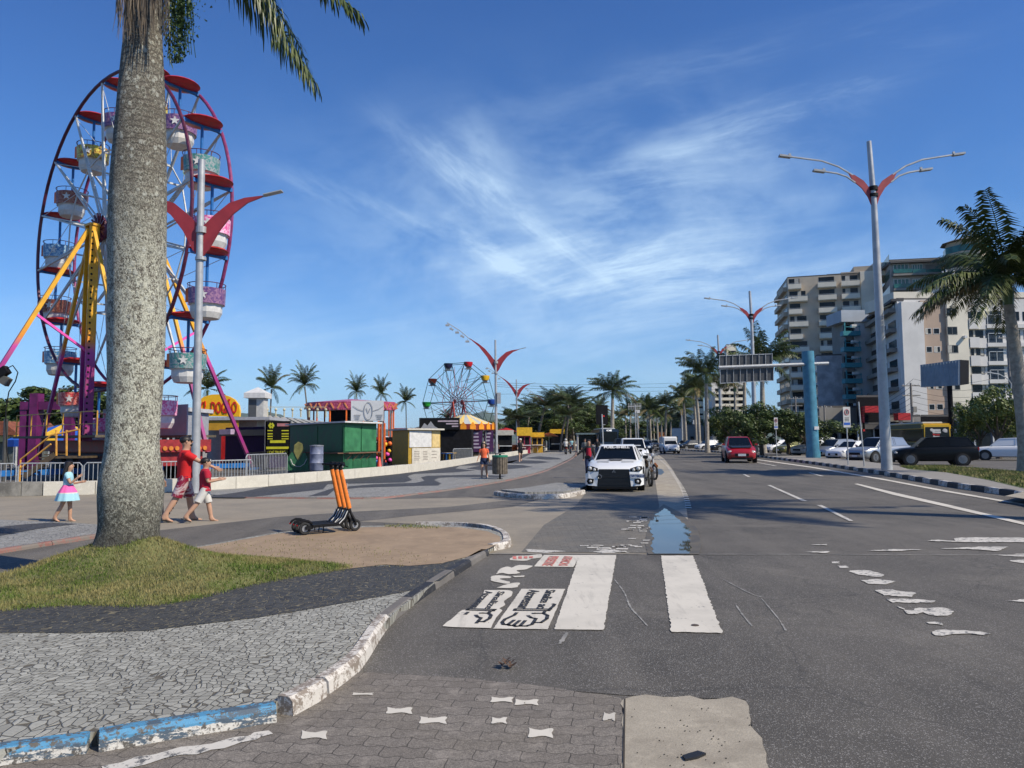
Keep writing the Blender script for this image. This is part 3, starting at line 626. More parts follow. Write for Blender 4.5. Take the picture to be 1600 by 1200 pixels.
LW = [G(a, b, .172) for a, b in [(1405, 729), (1470, 728), (1600, 738), (1750, 751), (1800, 775), (1600, 762), (1545, 749), (1480, 738), (1420, 732)]]
blades('grass', LW, lambda x, y: .172, 330, .09, .018, 'green lawn strip on the median under the palm at right')
# ================================================================ TREES
random.seed(21)
def leafmat(name, c1, c2, rough=.5, sc=3.0, spec=.35):
    def fn(t, b, co):
        n = t.noise(co, sc, 3, .6)
        a = t.mix(t.ss(n, .35, .65), c1, c2); t.put(b.inputs['Base Color'], a); b.inputs['Roughness'].default_value = rough; b.inputs['Specular IOR Level'].default_value = spec
        b.inputs['Subsurface Weight'].default_value = 0
    return custom(name, fn)
L_palm = leafmat('palm_leaf', (.035, .062, .012), (.095, .115, .028), .42)
L_palmdry = leafmat('dry_palm_leaf', (.15, .115, .045), (.26, .20, .09), .7)
L_coco = leafmat('coconut_leaf', (.025, .045, .012), (.075, .095, .026), .5)
L_tree = leafmat('tree_leaf', (.030, .050, .012), (.085, .12, .028), .5, 1.2)
L_tree2 = leafmat('bright_tree_leaf', (.055, .085, .016), (.15, .18, .04), .5, 1.2)
def lichen(t, b, co):
    # mottled grey bark with pale round lichen spots and dark rough base
    x, y, z = t.sep(co); v_ = t.xyz(x, y, t.m('MULTIPLY', z, .8))
    n = t.noise(v_, 11, 8, .72); f = t.noise(v_, 55, 6, .78); n3 = t.noise(v_, 2.2, 3, .5)
    sp = t.vor(t.vm('ADD', v_, t.vm('MULTIPLY', t.noise(v_, 12, 3, .6, 0, 1), (.05, .05, .05))), 11.5); sp2 = t.vor(v_, 21)
    bark = t.mix(t.ss(f, .40, .60), (.085, .075, .058), (.25, .225, .18))
    rings = t.m('SINE', t.m('MULTIPLY', t.m('ADD', z, t.m('MULTIPLY', n, .12)), 85)); bark = t.mix(t.m('MULTIPLY', t.ss(rings, .5, 1), t.ss(z, 3.4, 4.8, 0, .85)), bark, (.07, .06, .05))
    lich = t.mix(t.ss(f, .38, .6), (.36, .355, .275), (.68, .67, .55))
    lo = t.ss(z, 3.2, 5.4, 1, 0)          # lichen coat thins out with height
    cover = t.m('ADD', t.m('MULTIPLY', n, .55), t.m('MULTIPLY', f, .45))
    mask = t.m('MULTIPLY', t.ss(cover, .43, .53), lo)
    a = t.mix(mask, bark, lich)
    spots = t.m('MULTIPLY', t.ss(sp, .22, .34, 1, 0), t.ss(t.m('ADD', n3, t.m('MULTIPLY', z, .0)), .36, .5))
    ring = t.m('MULTIPLY', t.ss(sp, .12, .2), spots)
    a = t.mix(t.m('MULTIPLY', spots, t.ss(z, 1.5, 3.2, 0, .75)), a, (.50, .50, .43)); a = t.mix(t.m('MULTIPLY', t.ss(sp2, .10, .22, .65, 0), t.ss(z, 1.0, 3.6, 1, .2)), a, (.12, .115, .085))
    bl = t.vor(t.vm('ADD', v_, t.vm('MULTIPLY', t.noise(v_, 18, 3, .6, 0, 1), (.06, .06, .06))), 17); a = t.mix(t.m('MULTIPLY', t.m('MULTIPLY', t.ss(bl, .20, .34, 1, 0), t.ss(t.noise(v_, 3.5, 3, .6), .40, .58)), .72), a, (.10, .095, .07)); a = t.mix(t.m('MULTIPLY', t.m('MULTIPLY', t.ss(bl, .30, .36), t.ss(bl, .36, .46, 1, 0)), .45), a, (.56, .56, .46))
    dk = t.m('MAXIMUM', t.m('MULTIPLY', t.ss(t.m('ADD', z, t.m('MULTIPLY', n, .9)), 1.1, 2.3, 1, 0), t.ss(n, .43, .56)), t.ss(t.m('ADD', z, t.m('MULTIPLY', n, 1.2)), 1.02, 1.55, .92, 0))
    a = t.mix(t.m('MULTIPLY', dk, .9), a, (.028, .024, .018)); a = t.mix(t.m('MULTIPLY', t.ss(t.noise(v_, 34, 7, .8), .50, .60), .7), a, (.07, .062, .048))
    t.put(b.inputs['Base Color'], a); b.inputs['Roughness'].default_value = .9; bumpn(t, b, t.m('ADD', t.m('MULTIPLY', f, 1.1), t.m('ADD', n, t.m('MULTIPLY', spots, .25))), .75, .03)
M_lich = custom('lichen_bark', lichen)
M_trunk = M('palm_bark', (.30, .27, .225), .85, var=.3, scale=4, bump=.4)
M_trunkd = M('dark_palm_bark', (.16, .14, .115), .85, var=.3, scale=4, bump=.4)
M_shaft = M('crownshaft', (.10, .15, .05), .45, var=.2, scale=3)
M_bark = M('tree_bark', (.11, .085, .06), .9, var=.3, scale=6, bump=.5)
def frond(mb, P, L, wl=.045, n=34, droop=.55, spread=1.0, mr=0, ml=0, two=True, jit=.12, seg=2, start=.14):
    """P: list of rachis points; leaflets of length L along both sides, hanging by droop"""
    pts = resample(smooth_path(P, .15), sum((Vector(P[i+1])-Vector(P[i])).length for i in range(len(P)-1))/n)
    m = len(pts); mb.tube(pts[::3]+[pts[-1]], [.035*(1-i/(m/3+1))+.006 for i in range(len(pts[::3])+1)], 5, mr)
    for i in range(int(m*start), m-1):
        t = (pts[i+1]-pts[i]).normalized(); f = i/m
        side = t.cross(Vector((0, 0, 1)));
        if side.length < .05: side = Vector((1, 0, 0))
        side.normalize(); upn = side.cross(t)
        ll = L*(math.sin(min(1, (f-start)*3+.35)*math.pi/2))*(1-.62*max(0, f-.55)/.45)
        for s_ in (-1, 1):
            for q in range(2 if two else 1):
                d = (side*s_*spread+t*(.45+.5*f)+upn*(random.uniform(-.35, .45) if two else .12)+Vector((random.uniform(-jit, jit), random.uniform(-jit, jit), random.uniform(-jit, jit)))).normalized()
                l1 = ll*random.uniform(.8, 1.08); p0 = pts[i]+t*random.uniform(-.02, .02); wv = t.cross(d).cross(d).normalized()*wl if False else t*wl
                o = len(mb.v); prev = p0; dd = d.copy(); vs = [p0-wv*.3, p0+wv*.3]
                for k in range(seg):
                    dd = (dd+Vector((0, 0, -droop*(k+.6)))).normalized(); prev = prev+dd*l1/seg
                    wd = wv*(.8 if k < seg-1 else .08); vs += [prev-wd, prev+wd]
                mb.v += [tuple(x) for x in vs]
                for k in range(seg): mb.f.append((o+2*k, o+2*k+1, o+2*k+3, o+2*k+2)); mb.m.append(ml)
def arc(az, el, L, sag, z0=0.0, n=6):
    out = []; p = Vector((0, 0, z0)); d = Vector((math.cos(az)*math.cos(el), math.sin(az)*math.cos(el), math.sin(el)))
    for i in range(n+1): out.append(p.copy()); p += d*L/n; d = (d+Vector((0, 0, -sag*(.4+i*.22)))).normalized()
    return out
def palm_proto(kind, h, seed, big=False):
    random.seed(seed); royal = kind == 'royal'
    fm = MB(); nf = 34 if big else 24 if royal else 24
    for k in range(nf):
        az = k*2.399+random.uniform(-.2, .2); el = R(random.uniform(-18, 80)) if royal else R(random.uniform(-25, 70))
        L = random.uniform(3.9, 4.8) if big else random.uniform(3.5, 4.3) if royal else random.uniform(2.7, 3.4)
        frond(fm, arc(az, el, L, .22 if royal else .20, 0, 6), 1.0 if royal else .72, .05 if big else .055, 44 if big else 28, .55 if royal else .40, two=royal, jit=.15, ml=0 if random.random() < .93 else 1, start=.1)
    mats = [L_palm if royal else L_coco, L_palmdry]
    random.seed(seed+1)
    tb = MB(); lean = Vector((random.uniform(-.3, .3), random.uniform(-.3, .3), 0))*(1 if royal else 3)
    pts = [lean*((i/7)**2)+Vector((0, 0, h*i/7)) for i in range(8)]
    rr = [.36, .27, .25, .26, .26, .25, .22, .19] if royal else [.22, .16, .14, .13, .13, .12, .12, .13]
    tb.tube(pts, rr, 10)
    return fm, mats, tb, pts[-1]
def make_palm(kind, h, seed, label, name='royal_palm', group=None, big=False):
    fm, mats, tb, top = palm_proto(kind, h, seed, big)
    root = empty(name, (0, 0, 0)); tag(root, label, 'palm tree', group)
    royal = kind == 'royal'; sh = 1.3 if royal else .2
    tb.build('trunk', M_trunk if royal else M_trunkd, root, smooth=True)
    if royal: MB().tube([top, top+Vector((0, 0, .5)), top+Vector((0, 0, sh))], [.2, .22, .10], 10).build('crownshaft', M_shaft, root, smooth=True)
    fm.xf(Matrix.Translation(top+Vector((0, 0, sh)))).build('crown', mats, root, nrm=False)
    root['h'] = h+sh
    return root
def put_palm(proto, base, top_row=None, crown_row=None, first=False, label=None, rz=None, width=None):
    """base: ground point, crown_row: picture row of the crown's centre"""
    H = D(800, crown_row, base.y).z-base.z; s_ = H/proto['h']; sx = width if width else s_
    rz = random.uniform(0, 6.28) if rz is None else rz
    if first:
        proto.location = base; proto.rotation_euler = (0, 0, rz); proto.scale = (sx, sx, s_)
        if label: proto['label'] = label
        return proto
    return copy_tree(proto, None, base, rz, label, (sx, sx, s_))
# ---- the big royal palm in front
bp = empty('royal_palm', (PB.x, PB.y, 0), 0, 'huge lichen covered royal palm trunk rising from the grass mound', 'palm tree')
k_ = 9.25/F; mb = MB()
prof = [(862, 197, 52), (848, 199, 46), (826, 202, 42.5), (800, 203.5, 45), (770, 204.5, 47.5), (745, 205, 46.5), (720, 205.5, 40.5), (692, 206, 38), (650, 208, 38.6), (600, 211, 40), (500, 214, 42.5), (400, 215.5, 42.5), (330, 216, 43), (280, 217, 41.5), (220, 219.5, 38.5), (150, 221, 35), (90, 222, 31), (60, 223, 28.5), (30, 223, 27.5), (0, 224, 27), (-80, 225, 26)]
vs = []; n = 48
for i, (py, cx, hw) in enumerate(prof):
    c = D(cx, py, 9.25); r = hw*k_
    for q in range(n):
        a = 2*math.pi*q/n; rr = r*(1+.025*math.sin(a*3+py*.01)+(.10*max(0, math.sin(a*5+1)) if i == 0 else .04*max(0, math.sin(a*5+1)) if i == 1 else 0)+random.uniform(-.008, .008))
        vs.append((c.x-PB.x+rr*math.cos(a), rr*math.sin(a), c.z-(0.12 if i == 0 else 0)))
fs = [(i*n+q, i*n+(q+1) % n, (i+1)*n+(q+1) % n, (i+1)*n+q) for i in range(len(prof)-1) for q in range(n)]
o = mb.add(vs, fs).build('trunk', M_lich, bp, smooth=True)
md = o.modifiers.new('sub', 'SUBSURF'); md.levels = 2; md.render_levels = 2
top = D(225, -80, 9.25)-Vector((PB.x, PB.y, 0))
MB().tube([top-Vector((0, 0, .3)), top+Vector((0, 0, .2)), top+Vector((0, 0, .9)), top+Vector((0, 0, 1.7))], [.2, .25, .22, .1], 20).build('crownshaft', M_shaft, bp, smooth=True)
CR = top+Vector((0, 0, 1.6))
fm = MB(); random.seed(5)
def W_(px, py, y): return D(px, py, y)-Vector((PB.x, PB.y, 0))
frond(fm, [CR, CR+Vector((.5, .25, .5)), W_(330, -130, 9.9), W_(385, -50, 10.1), W_(425, 20, 10.2), W_(462, 80, 10.2), W_(488, 122, 10.2)], .95, .024, 105, .26, two=True, ml=0, jit=.20, seg=4, start=.12)
frond(fm, [CR, CR+Vector((.5, .3, .6)), W_(345, -120, 10.1), W_(402, -45, 10.3), W_(432, 12, 10.4), W_(462, 60, 10.4), W_(478, 95, 10.4)], .75, .024, 75, .2, two=True, ml=0, jit=.3, seg=3, start=.3)
frond(fm, [CR, CR+Vector((.7, .25, .9)), W_(380, -190, 9.9), W_(455, -90, 10.0), W_(515, -20, 10.1), W_(562, 22, 10.1)], .75, .024, 95, .24, two=True, ml=0, jit=.20, seg=4, start=.12)
frond(fm, [CR, CR+Vector((.35, .3, .1)), W_(262, -150, 9.9), W_(262, -80, 10.0), W_(264, 0, 10.0), W_(265, 70, 10.0), W_(266, 98, 10.0)], .34, .03, 44, .7, two=True, ml=0, jit=.2, seg=2, start=.45)
for k in range(13):
    az = R(25)+k*R(250)/12
    frond(fm, arc(az, R(random.uniform(25, 75)), 3.4, .15, 0, 6), .65, .04, 30, .4, two=True) if False else None
    fr = MB(); frond(fr, arc(az, R(random.uniform(30, 80)), 3.3, .15, 0, 6), .65, .04, 30, .4, two=True); fr.xf(Matrix.Translation(CR)); fm.add(fr.v, fr.f)
fm.build('crown', [L_palm, L_palmdry], bp, nrm=False)
# hanging seed cluster and dry fibres
sc_ = MB(); random.seed(8)
for k in range(1500):
    py = random.uniform(-60, 98)**1.0; hw = 31*(1-max(0, (py-20))/105)+4
    px = 282+random.gauss(0, .42)*hw-(py*.05); p = W_(px, py, 9.35+random.gauss(0, .08)); s_ = random.uniform(.01, .022)
    d1 = Vector((random.gauss(0, 1), random.gauss(0, 1), random.gauss(0, 1))).normalized()*s_; d2 = d1.cross(Vector((random.gauss(0, 1), random.gauss(0, 1), 1))).normalized()*s_
    sc_.add([p-d1, p+d2, p+d1+Vector((0, 0, -s_)), p-d2], [(0, 1, 2, 3)])
for k in range(60):
    a = W_(272+random.gauss(0, 9), -90, 9.3); b = W_(282+random.gauss(0, 13), random.uniform(20, 95), 9.35); sc_.tube([a, (a+b)/2+Vector((.05, 0, 0)), b], .005, 3)
sc_.build('seed_cluster', leafmat('seed_green', (.022, .05, .014), (.06, .10, .03), .5, 12), bp, nrm=False)
fb = MB()
for k in range(150):
    x0 = random.uniform(185, 262); a = W_(x0*.45+123*.0+.55*223, -95, 9.25-random.uniform(.1, .3)); out = random.uniform(-1, 1)
    L = random.uniform(10, 85)*(1-.3*abs(out)); b = W_(222+out*44+random.uniform(-5, 5), L, 8.93-random.uniform(0, .12)); mid = W_(222+out*38, L-75, 8.95)
    fb.tube([a, mid, (mid+b)/2+Vector((random.uniform(-.03, .03), 0, 0)), b], [.008, .006, .005, .002], 3)
fb.build('dry_fibres', M('dry_fibre', (.16, .125, .09), .85, var=.3, scale=6), bp, nrm=False)
# ---- other palms
royA = make_palm('royal', 9.0, 31, 'tall royal palm', group='royal palms along the avenue')
royB = make_palm('royal', 8.0, 37, 'tall royal palm', group='royal palms along the avenue')
royC = make_palm('royal', 8.0, 35, 'tall royal palm', group='royal palms along the avenue', big=True)
coA = make_palm('coco', 8.0, 41, 'coconut palm', 'coconut_palm', group='coconut palms behind the fairground')
random.seed(77)
def gb(px, y, z=0.0):       # ground point at picture column px and distance y
    p = D(px, 690, y); return Vector((p.x, y, z))
# right edge palm with broad crown
put_palm(royA, gb(1072, 132, .05), crown_row=622, first=True, label='royal palm left of the tall pale trunk, above the low houses', width=.9)
rp = put_palm(royC, G(1604, 738, .165), crown_row=438, first=True, label='large royal palm at the right edge, growing from the median lawn', rz=.6, width=1.0)
put_palm(royB, Vector((16.6, 11.9, .1)), crown_row=-330, first=True, label='royal palm beside the near road edge at far right', width=1.0)
RP = [(957, 100, 612, .94, 'largest royal palm behind the white car, in front of the dark bus'), (1040, 150, 634, .9, 'royal palm standing alone just above the white van'), (1105, 88, 586, .95, 'royal palm whose tall pale trunk stands left of the sign gantry'),
      (1093, 112, 607, .9, 'royal palm close behind the tall pale trunk beside the gantry'), (1088, 135, 612, .85, 'darker royal palm at the back of the group left of the gantry'), (1193, 78, 568, 1.0, 'broad royal palm rising behind the sign gantry panels'), (1164, 92, 584, .9, 'royal palm half hidden behind the gantry panels'), (1150, 120, 600, .9, 'royal palm behind the left end of the gantry panels')]
for px, y, row, wd, lb in RP: put_palm(random.choice((royA, royB)), gb(px, y, .05), crown_row=row, label=lb, width=wd)
far = [(985, 170, 642), (998, 200, 640), (1012, 190, 636), (1022, 230, 644), (1028, 170, 648), (978, 210, 648), (1006, 260, 652), (1017, 150, 640), (970, 240, 652), (1034, 210, 652), (1048, 230, 655), (1062, 200, 655), (1070, 150, 640), (938, 180, 640), (925, 200, 648)]
for i, (px, y, row) in enumerate(far):
    put_palm(random.choice((royA, royB)), gb(px, y), crown_row=row, label='far royal palm in the hazy row lining the avenue beyond the traffic', width=.85)
CO = [(421, 62, 603, 'coconut palm beside the white kiosk chimney', .50), (483, 70, 600, 'coconut palm between the chimney and the ride canopy', .52), (562, 88, 611, 'left one of two coconut palms above the white sign board', .48), (592, 90, 614, 'right one of two coconut palms above the white sign board', .46), (635, 95, 627, 'coconut palm left of the small ferris wheel', .52), (321, 60, 605, 'coconut palm partly hidden by the lamp post and pink leg', .60), (701, 120, 653, 'small coconut palm showing through the small ferris wheel', .6)]
coA_used = False
for px, y, row, lb, wd in CO:
    put_palm(coA, gb(px, y), crown_row=row, first=not coA_used, label=lb, width=wd); coA_used = True
# palms and trees in the dark mass behind the yellow stalls
MS = [(823, 118, 640, 'palm tree leaning over the stalls right of the tall lamp'), (840, 110, 636, 'bushy palm behind the yellow snack stall'), (868, 125, 630, 'palm tree behind the second yellow stall'), (884, 112, 632, 'dark palm in the middle of the clump behind the stalls'), (897, 120, 626, 'tallest palm of the clump behind the stalls'), (876, 105, 650, 'drooping palm in front of the clump behind the stalls'), (906, 135, 640, 'palm at the right end of the clump behind the stalls'), (812, 100, 655, 'young palm growing behind the orange planter')]
for px, y, row, lb in MS: put_palm(coA, gb(px, y), crown_row=row, label=lb, width=random.uniform(1.1, 1.45))
def tree_proto(seed, h, rad, nl=5200, mat=L_tree, leaf=.20, flat=.8, name='tree', label=None):
    random.seed(seed); root = empty(name, (0, 0, 0)); tag(root, label, 'tree')
    tb = MB(); ends = []
    tb.tube([(0, 0, 0), (.05, 0, h*.25), (0, .1, h*.42)], [.28, .2, .17], 8)
    for k in range(8):
        a = k*2.4; e = Vector((math.cos(a)*rad*random.uniform(.4, .75), math.sin(a)*rad*random.uniform(.4, .75), h*random.uniform(.55, .92)))
        tb.tube([(0, .1, h*random.uniform(.25, .42)), e*.5+Vector((0, 0, h*.15)), e], [.13, .08, .02], 5); ends.append(e)
    tb.build('trunk', M_bark, root, smooth=True)
    cl = []
    for e in ends:
        for q in range(5): cl.append((e+Vector((random.gauss(0, .26)*rad, random.gauss(0, .26)*rad, random.gauss(0, .12)*h)), rad*random.uniform(.16, .36)))
    vs = []; fs = []
    for k in range(nl):
        c, r = random.choice(cl); d = Vector((random.gauss(0, 1), random.gauss(0, 1), random.gauss(0, 1))).normalized(); p = c+d*r*random.uniform(.55, 1.05)*Vector((1, 1, flat)).z if False else c+Vector((d.x, d.y, d.z*flat))*r*random.uniform(.5, 1.05)
        if p.z < h*.22: continue
        n_ = (d+Vector((random.gauss(0, .6), random.gauss(0, .6), random.gauss(0, .6)))).normalized(); a = n_.orthogonal().normalized(); b = n_.cross(a); s_ = leaf*random.uniform(.6, 1.3); o = len(vs)
        vs += [p-a*s_, p+b*s_*.5, p+a*s_, p-b*s_*.5]; fs.append((o, o+1, o+2, o+3))
    MB().add(vs, fs).build('crown', mat, root, nrm=False)
    root['h'] = h*1.05; return root
tA = tree_proto(51, 6.0, 3.2, 9000, L_tree, .15); tB = tree_proto(52, 5.0, 2.8, 8000, L_tree2, .13); tC = tree_proto(53, 7.0, 4.0, 9000, L_tree, .26)
used = set()
def put_tree(pr, base, row, width, label, rz=None, group=None):
    H = D(800, row, base.y).z-base.z; s_ = H/pr['h']; rz = random.uniform(0, 6) if rz is None else rz
    if pr.name not in used:
        used.add(pr.name); pr.location = base; pr.rotation_euler = (0, 0, rz); pr.scale = (width, width, s_); o = pr; pr['label'] = label
    else: o = copy_tree(pr, None, base, rz, label, (width, width, s_))
    if group: o['group'] = group
    return o
random.seed(99)
TR = [(tA, 1190, 68, 642, .8, 'round leafy tree behind the gantry lamp post'), (tB, 1150, 80, 643, .9, 'yellowish green tree below the left half of the gantry'), (tB, 1232, 72, 648, .85, 'bright bushy tree just left of the blue column'), (tA, 1262, 66, 652, .8, 'low dark tree behind the blue column'), (tC, 1133, 95, 648, .6, 'tree below the gantry beside the pale palm trunk'), (tA, 1165, 66, 650, .7, 'low tree directly behind the red car'),
      (tB, 1560, 58, 618, .85, 'leafy street tree right of the yellow bus'), (tB, 1530, 60, 640, .6, 'small street tree touching the right side of the billboard'), (tA, 1600, 66, 622, .9, 'dark street tree behind the palm at the right edge'),
      (tC, 60, 75, 606, 1.5, 'big dark tree behind the purple ride frame at left'), (tC, 118, 80, 612, 1.35, 'dark tree seen through the ferris wheel base'), (tC, 20, 88, 625, 1.3, 'dark tree above the tiled roof at the left edge'), (tC, 180, 82, 622, 1.1, 'dark tree behind the striped ferris wheel tower'),
      (tC, 850, 140, 636, 1.5, 'broad dark tree in the clump behind the yellow stalls'), (tC, 880, 150, 632, 1.5, 'dark round tree at the back of the clump of palms'), (tC, 915, 140, 640, 1.5, 'dark tree left of the traffic light'), (tA, 930, 150, 648, 1.7, 'dark tree directly behind the traffic light'), (tC, 825, 150, 640, 1.3, 'dark tree behind the carousel of yellow lights'), (tA, 858, 122, 648, 1.5, 'low dark tree filling the gap between the yellow stalls'), (tA, 890, 128, 645, 1.5, 'low dark tree behind the far yellow stand'), (tA, 912, 132, 652, 1.4, 'low dark tree behind the bus shelter'), (tA, 835, 128, 648, 1.5, 'low dark tree just behind the tall yellow box stand')]
for pr, px, y, row, wd, lb in TR: put_tree(pr, gb(px, y), row, wd, lb)
for k in range(16):
    px = [968, 984, 1000, 1016, 1032, 1050, 1066, 1084, 1100, 1118, 1136, 1154, 790, 775, 1245, 1285][k]; put_tree(random.choice((tA, tC, tB)), gb(px, random.uniform(230, 300)), random.uniform(655, 668), 2.2, 'distant dark tree in the belt closing off the avenue', group='distant trees closing the avenue')
# slender dark street trees at the end of the median
# ================================================================ FAIRGROUND
random.seed(4)
def gradm(name, zs):      # paint that changes colour with height on the ride itself
    def fn(t, b, co):
        z = t.sep(co)[2]; n = t.noise(co, 3, 4, .6)
        a = t.ramp(t.ss(t.m('ADD', z, t.m('MULTIPLY', n, .3)), 4.6, 7.4), [(0, (.30, .02, .18)), (.35, (.52, .05, .30)), (.6, (.75, .26, .02)), (1, (.78, .40, .015))])
        t.put(b.inputs['Base Color'], t.mix(t.ss(n, .35, .7, 0, .3), a, (.2, .12, .05))); b.inputs['Roughness'].default_value = .45
    return custom(name, fn)
M_grad = gradm('yellow_to_magenta_paint', 0)
M_mag = M('magenta_paint', (.12, .010, .085), .5, var=.3, scale=2); M_pink = M('pink_paint', (.78, .09, .42), .45, var=.12)
M_maroon = M('maroon_rim_paint', (.085, .012, .035), .4, var=.3); M_purp = M('violet_rim_paint', (.22, .035, .12), .4, var=.3)
M_wst = M('white_steel', (.52, .52, .50), .5, var=.2, scale=3); M_blue = M('blue_paint', (.012, .13, .40), .45, var=.2)
M_red = M('red_paint', (.42, .016, .015), .45, var=.2); M_white = M('white_paint', (.60, .59, .57), .5, var=.12); M_orange = M('orange_paint', (.72, .14, .02), .5, var=.15)
M_yel = M('yellow_paint', (.72, .42, .02), .5, var=.15); M_blk = M('black_paint', (.008, .008, .009), .6, var=.3, spec=.2); M_grey = M('grey_steel', (.26, .265, .27), .45, var=.2, metal=.4)
M_galv = M('galvanised_steel', (.42, .43, .43), .5, metal=.35, var=.15, scale=8); M_dark = M('dark_interior', (.012, .012, .014), .9, var=.3, spec=.1)
M_green = M('green_kiosk_paint', (.018, .11, .045), .6, var=.28, scale=2.5, bump=.15); M_navy = M('navy_paint', (.012, .03, .11), .5, var=.2)
def wave(name, c1, c2):
    def fn(t, b, co):
        n = t.noise(co, 4, 5, .6, 2.5); t.put(b.inputs['Base Color'], t.mix(t.ss(n, .44, .56), c1, c2)); b.inputs['Roughness'].default_value = .35
    return custom(name, fn)
BAND = [wave('pink_band', (.75, .10, .30), (.85, .5, .65)), wave('blue_band', (.05, .2, .42), (.35, .5, .6)), wave('lime_band', (.62, .55, .08), (.35, .15, .02)), wave('teal_band', (.05, .22, .2), (.3, .34, .34)), wave('red_band', (.55, .04, .05), (.75, .25, .2)), wave('rust_band', (.22, .04, .02), (.35, .14, .08)), wave('violet_band', (.12, .05, .18), (.3, .16, .26))]
WC = D(195, 367, 34); RZ = -R(37.1); HZ = WC.z; RR = 7.2; HW = .87
fw = empty('ferris_wheel', (WC.x, WC.y, 0), RZ, 'tall ferris wheel with purple rims and red canopied gondolas behind the big palm', 'ferris wheel')
for s_ in (-1, 1):
    MB().tube([(RR*math.cos(a), s_*HW, HZ+RR*math.sin(a)) for a in [i*2*math.pi/64 for i in range(65)]], .075, 8, cap=False).build('rim', M_maroon if s_ < 0 else M_purp, fw, smooth=True)
    hb = MB().cyl((0, s_*(HW-.25), HZ), (0, s_*(HW+.25), HZ), .42, n=20); hb.cyl((0, s_*(HW+.2), HZ), (0, s_*(HW+.3), HZ), .6, n=20)
    for k in range(16): a = k*math.pi/8; hb.bar((.3*math.cos(a), s_*(HW+.3), HZ+.3*math.sin(a)), (.72*math.cos(a), s_*(HW+.36), HZ+.72*math.sin(a)), .07, .07)
    hb.build('hub', M_maroon, fw)
PH = R(6.5)
for k in range(16):
    a = PH+k*math.pi/8
    for s_ in (-1, 1):
        sp = MB(); c, q = math.cos(a), math.sin(a); t_ = Vector((-q, 0, c)); o_ = Vector((0, s_*HW, HZ)); rd = Vector((c, 0, q))
        sp.bar(o_+rd*.4+t_*.12, o_+rd*RR, .075, .075); sp.bar(o_+rd*.4-t_*.12, o_+rd*RR*.985, .06, .06)
        a2 = a+math.pi/8; rd2 = Vector((math.cos(a2), 0, math.sin(a2))); sp.bar(o_+rd*RR*.52, o_+rd2*RR*.52, .05, .05)
        sp.cyl(o_+rd*RR*.52, o_+rd2*RR*.97, .014, n=4)
        sp.build('spoke', M_wst, fw)
    MB().bar((RR*.52*math.cos(a), -HW, HZ+RR*.52*math.sin(a)), (RR*.52*math.cos(a), HW, HZ+RR*.52*math.sin(a)), .07, .07).build('spreader', M_wst, fw)
    # gondola
    g = empty('gondola', (RR*math.cos(a), 0, HZ+RR*math.sin(a)), parent=fw)
    mb = MB().bar((0, -HW, 0), (0, HW, 0), .11, .13); mb.box((0, -.8, .0), (.16, .12, .16)); mb.box((0, .8, 0), (.16, .12, .16))
    mb.cyl((0, 0, 0), (0, 0, -2.2), .06, n=8); mb.build('hanger', M_blue, g)
    MB().lathe([(.05, .02), (.5, .04), (.72, .10), (.76, .14), (.70, .20), (.45, .27), (.05, .30)], 20, sx=1, sy=1.08).build('canopy', M_red, g, smooth=True)
    ob = [(.60*math.cos(i*math.pi/6), .60*math.sin(i*math.pi/6)) for i in range(12)]
    MB().lathe([(.42, -2.62), (.50, -2.60), (.60, -2.38), (.60, -2.1), (.66, -2.08), (.66, -2.04), (.3, -2.02)], 12).build('tub', M_white, g)
    r0 = .70; mbb = MB(); seg = []
    for i in range(21):
        an = R(-100+i*10.5*1.0); seg.append((r0*math.cos(an), r0*math.sin(an)))
    for i in range(20):
        (x0_, y0_), (x1_, y1_) = seg[i], seg[i+1]; mbb.add([(x0_, y0_, -2.06), (x1_, y1_, -2.06), (x1_*1.04, y1_*1.04, -1.44), (x0_*1.04, y0_*1.04, -1.44), (x0_*.94, y0_*.94, -2.06), (x1_*.94, y1_*.94, -2.06), (x1_*.97, y1_*.97, -1.44), (x0_*.97, y0_*.97, -1.44)], [(0, 1, 2, 3), (4, 7, 6, 5), (3, 2, 6, 7), (0, 4, 5, 1)])
    seg2 = [(r0*math.cos(R(120+i*10)), r0*math.sin(R(120+i*10))) for i in range(12)]
    for i in range(11):
        (x0_, y0_), (x1_, y1_) = seg2[i], seg2[i+1]; mbb.add([(x0_, y0_, -2.06), (x1_, y1_, -2.06), (x1_*1.04, y1_*1.04, -1.5), (x0_*1.04, y0_*1.04, -1.5)], [(0, 1, 2, 3)])
    bd = mbb.build('side_band', BAND[(k*3+(k//4)) % 7], g)
    st = MB(); an = R(-42); fx, fy = math.cos(an), math.sin(an); P5 = []
    for i in range(10):
        r_ = .20 if i % 2 == 0 else .085; th = math.pi/2+i*math.pi/5; P5.append(Vector((fx*.745-fy*r_*math.cos(th), fy*.745+fx*r_*math.cos(th), -1.74+r_*math.sin(th))))
    st.flat(P5); st.build('star', M_white, bd, nrm=False)
    MB().box((.70*math.cos(R(-108)), .70*math.sin(R(-108)), -1.72), (.04, .26, .55), Matrix.Rotation(R(-85), 3, 'Z')).build('gate', M_orange, g)
    rl = MB(); rl.tube([(.72*math.cos(R(i*15)), .72*math.sin(R(i*15)), -1.24) for i in range(25)], .018, 5, cap=False)
    for i in range(8): an = i*math.pi/4; rl.cyl((.72*math.cos(an), .72*math.sin(an), -1.46), (.72*math.cos(an), .72*math.sin(an), -1.24), .014, n=4)
    rl.build('railing', M_maroon, g, nrm=False)
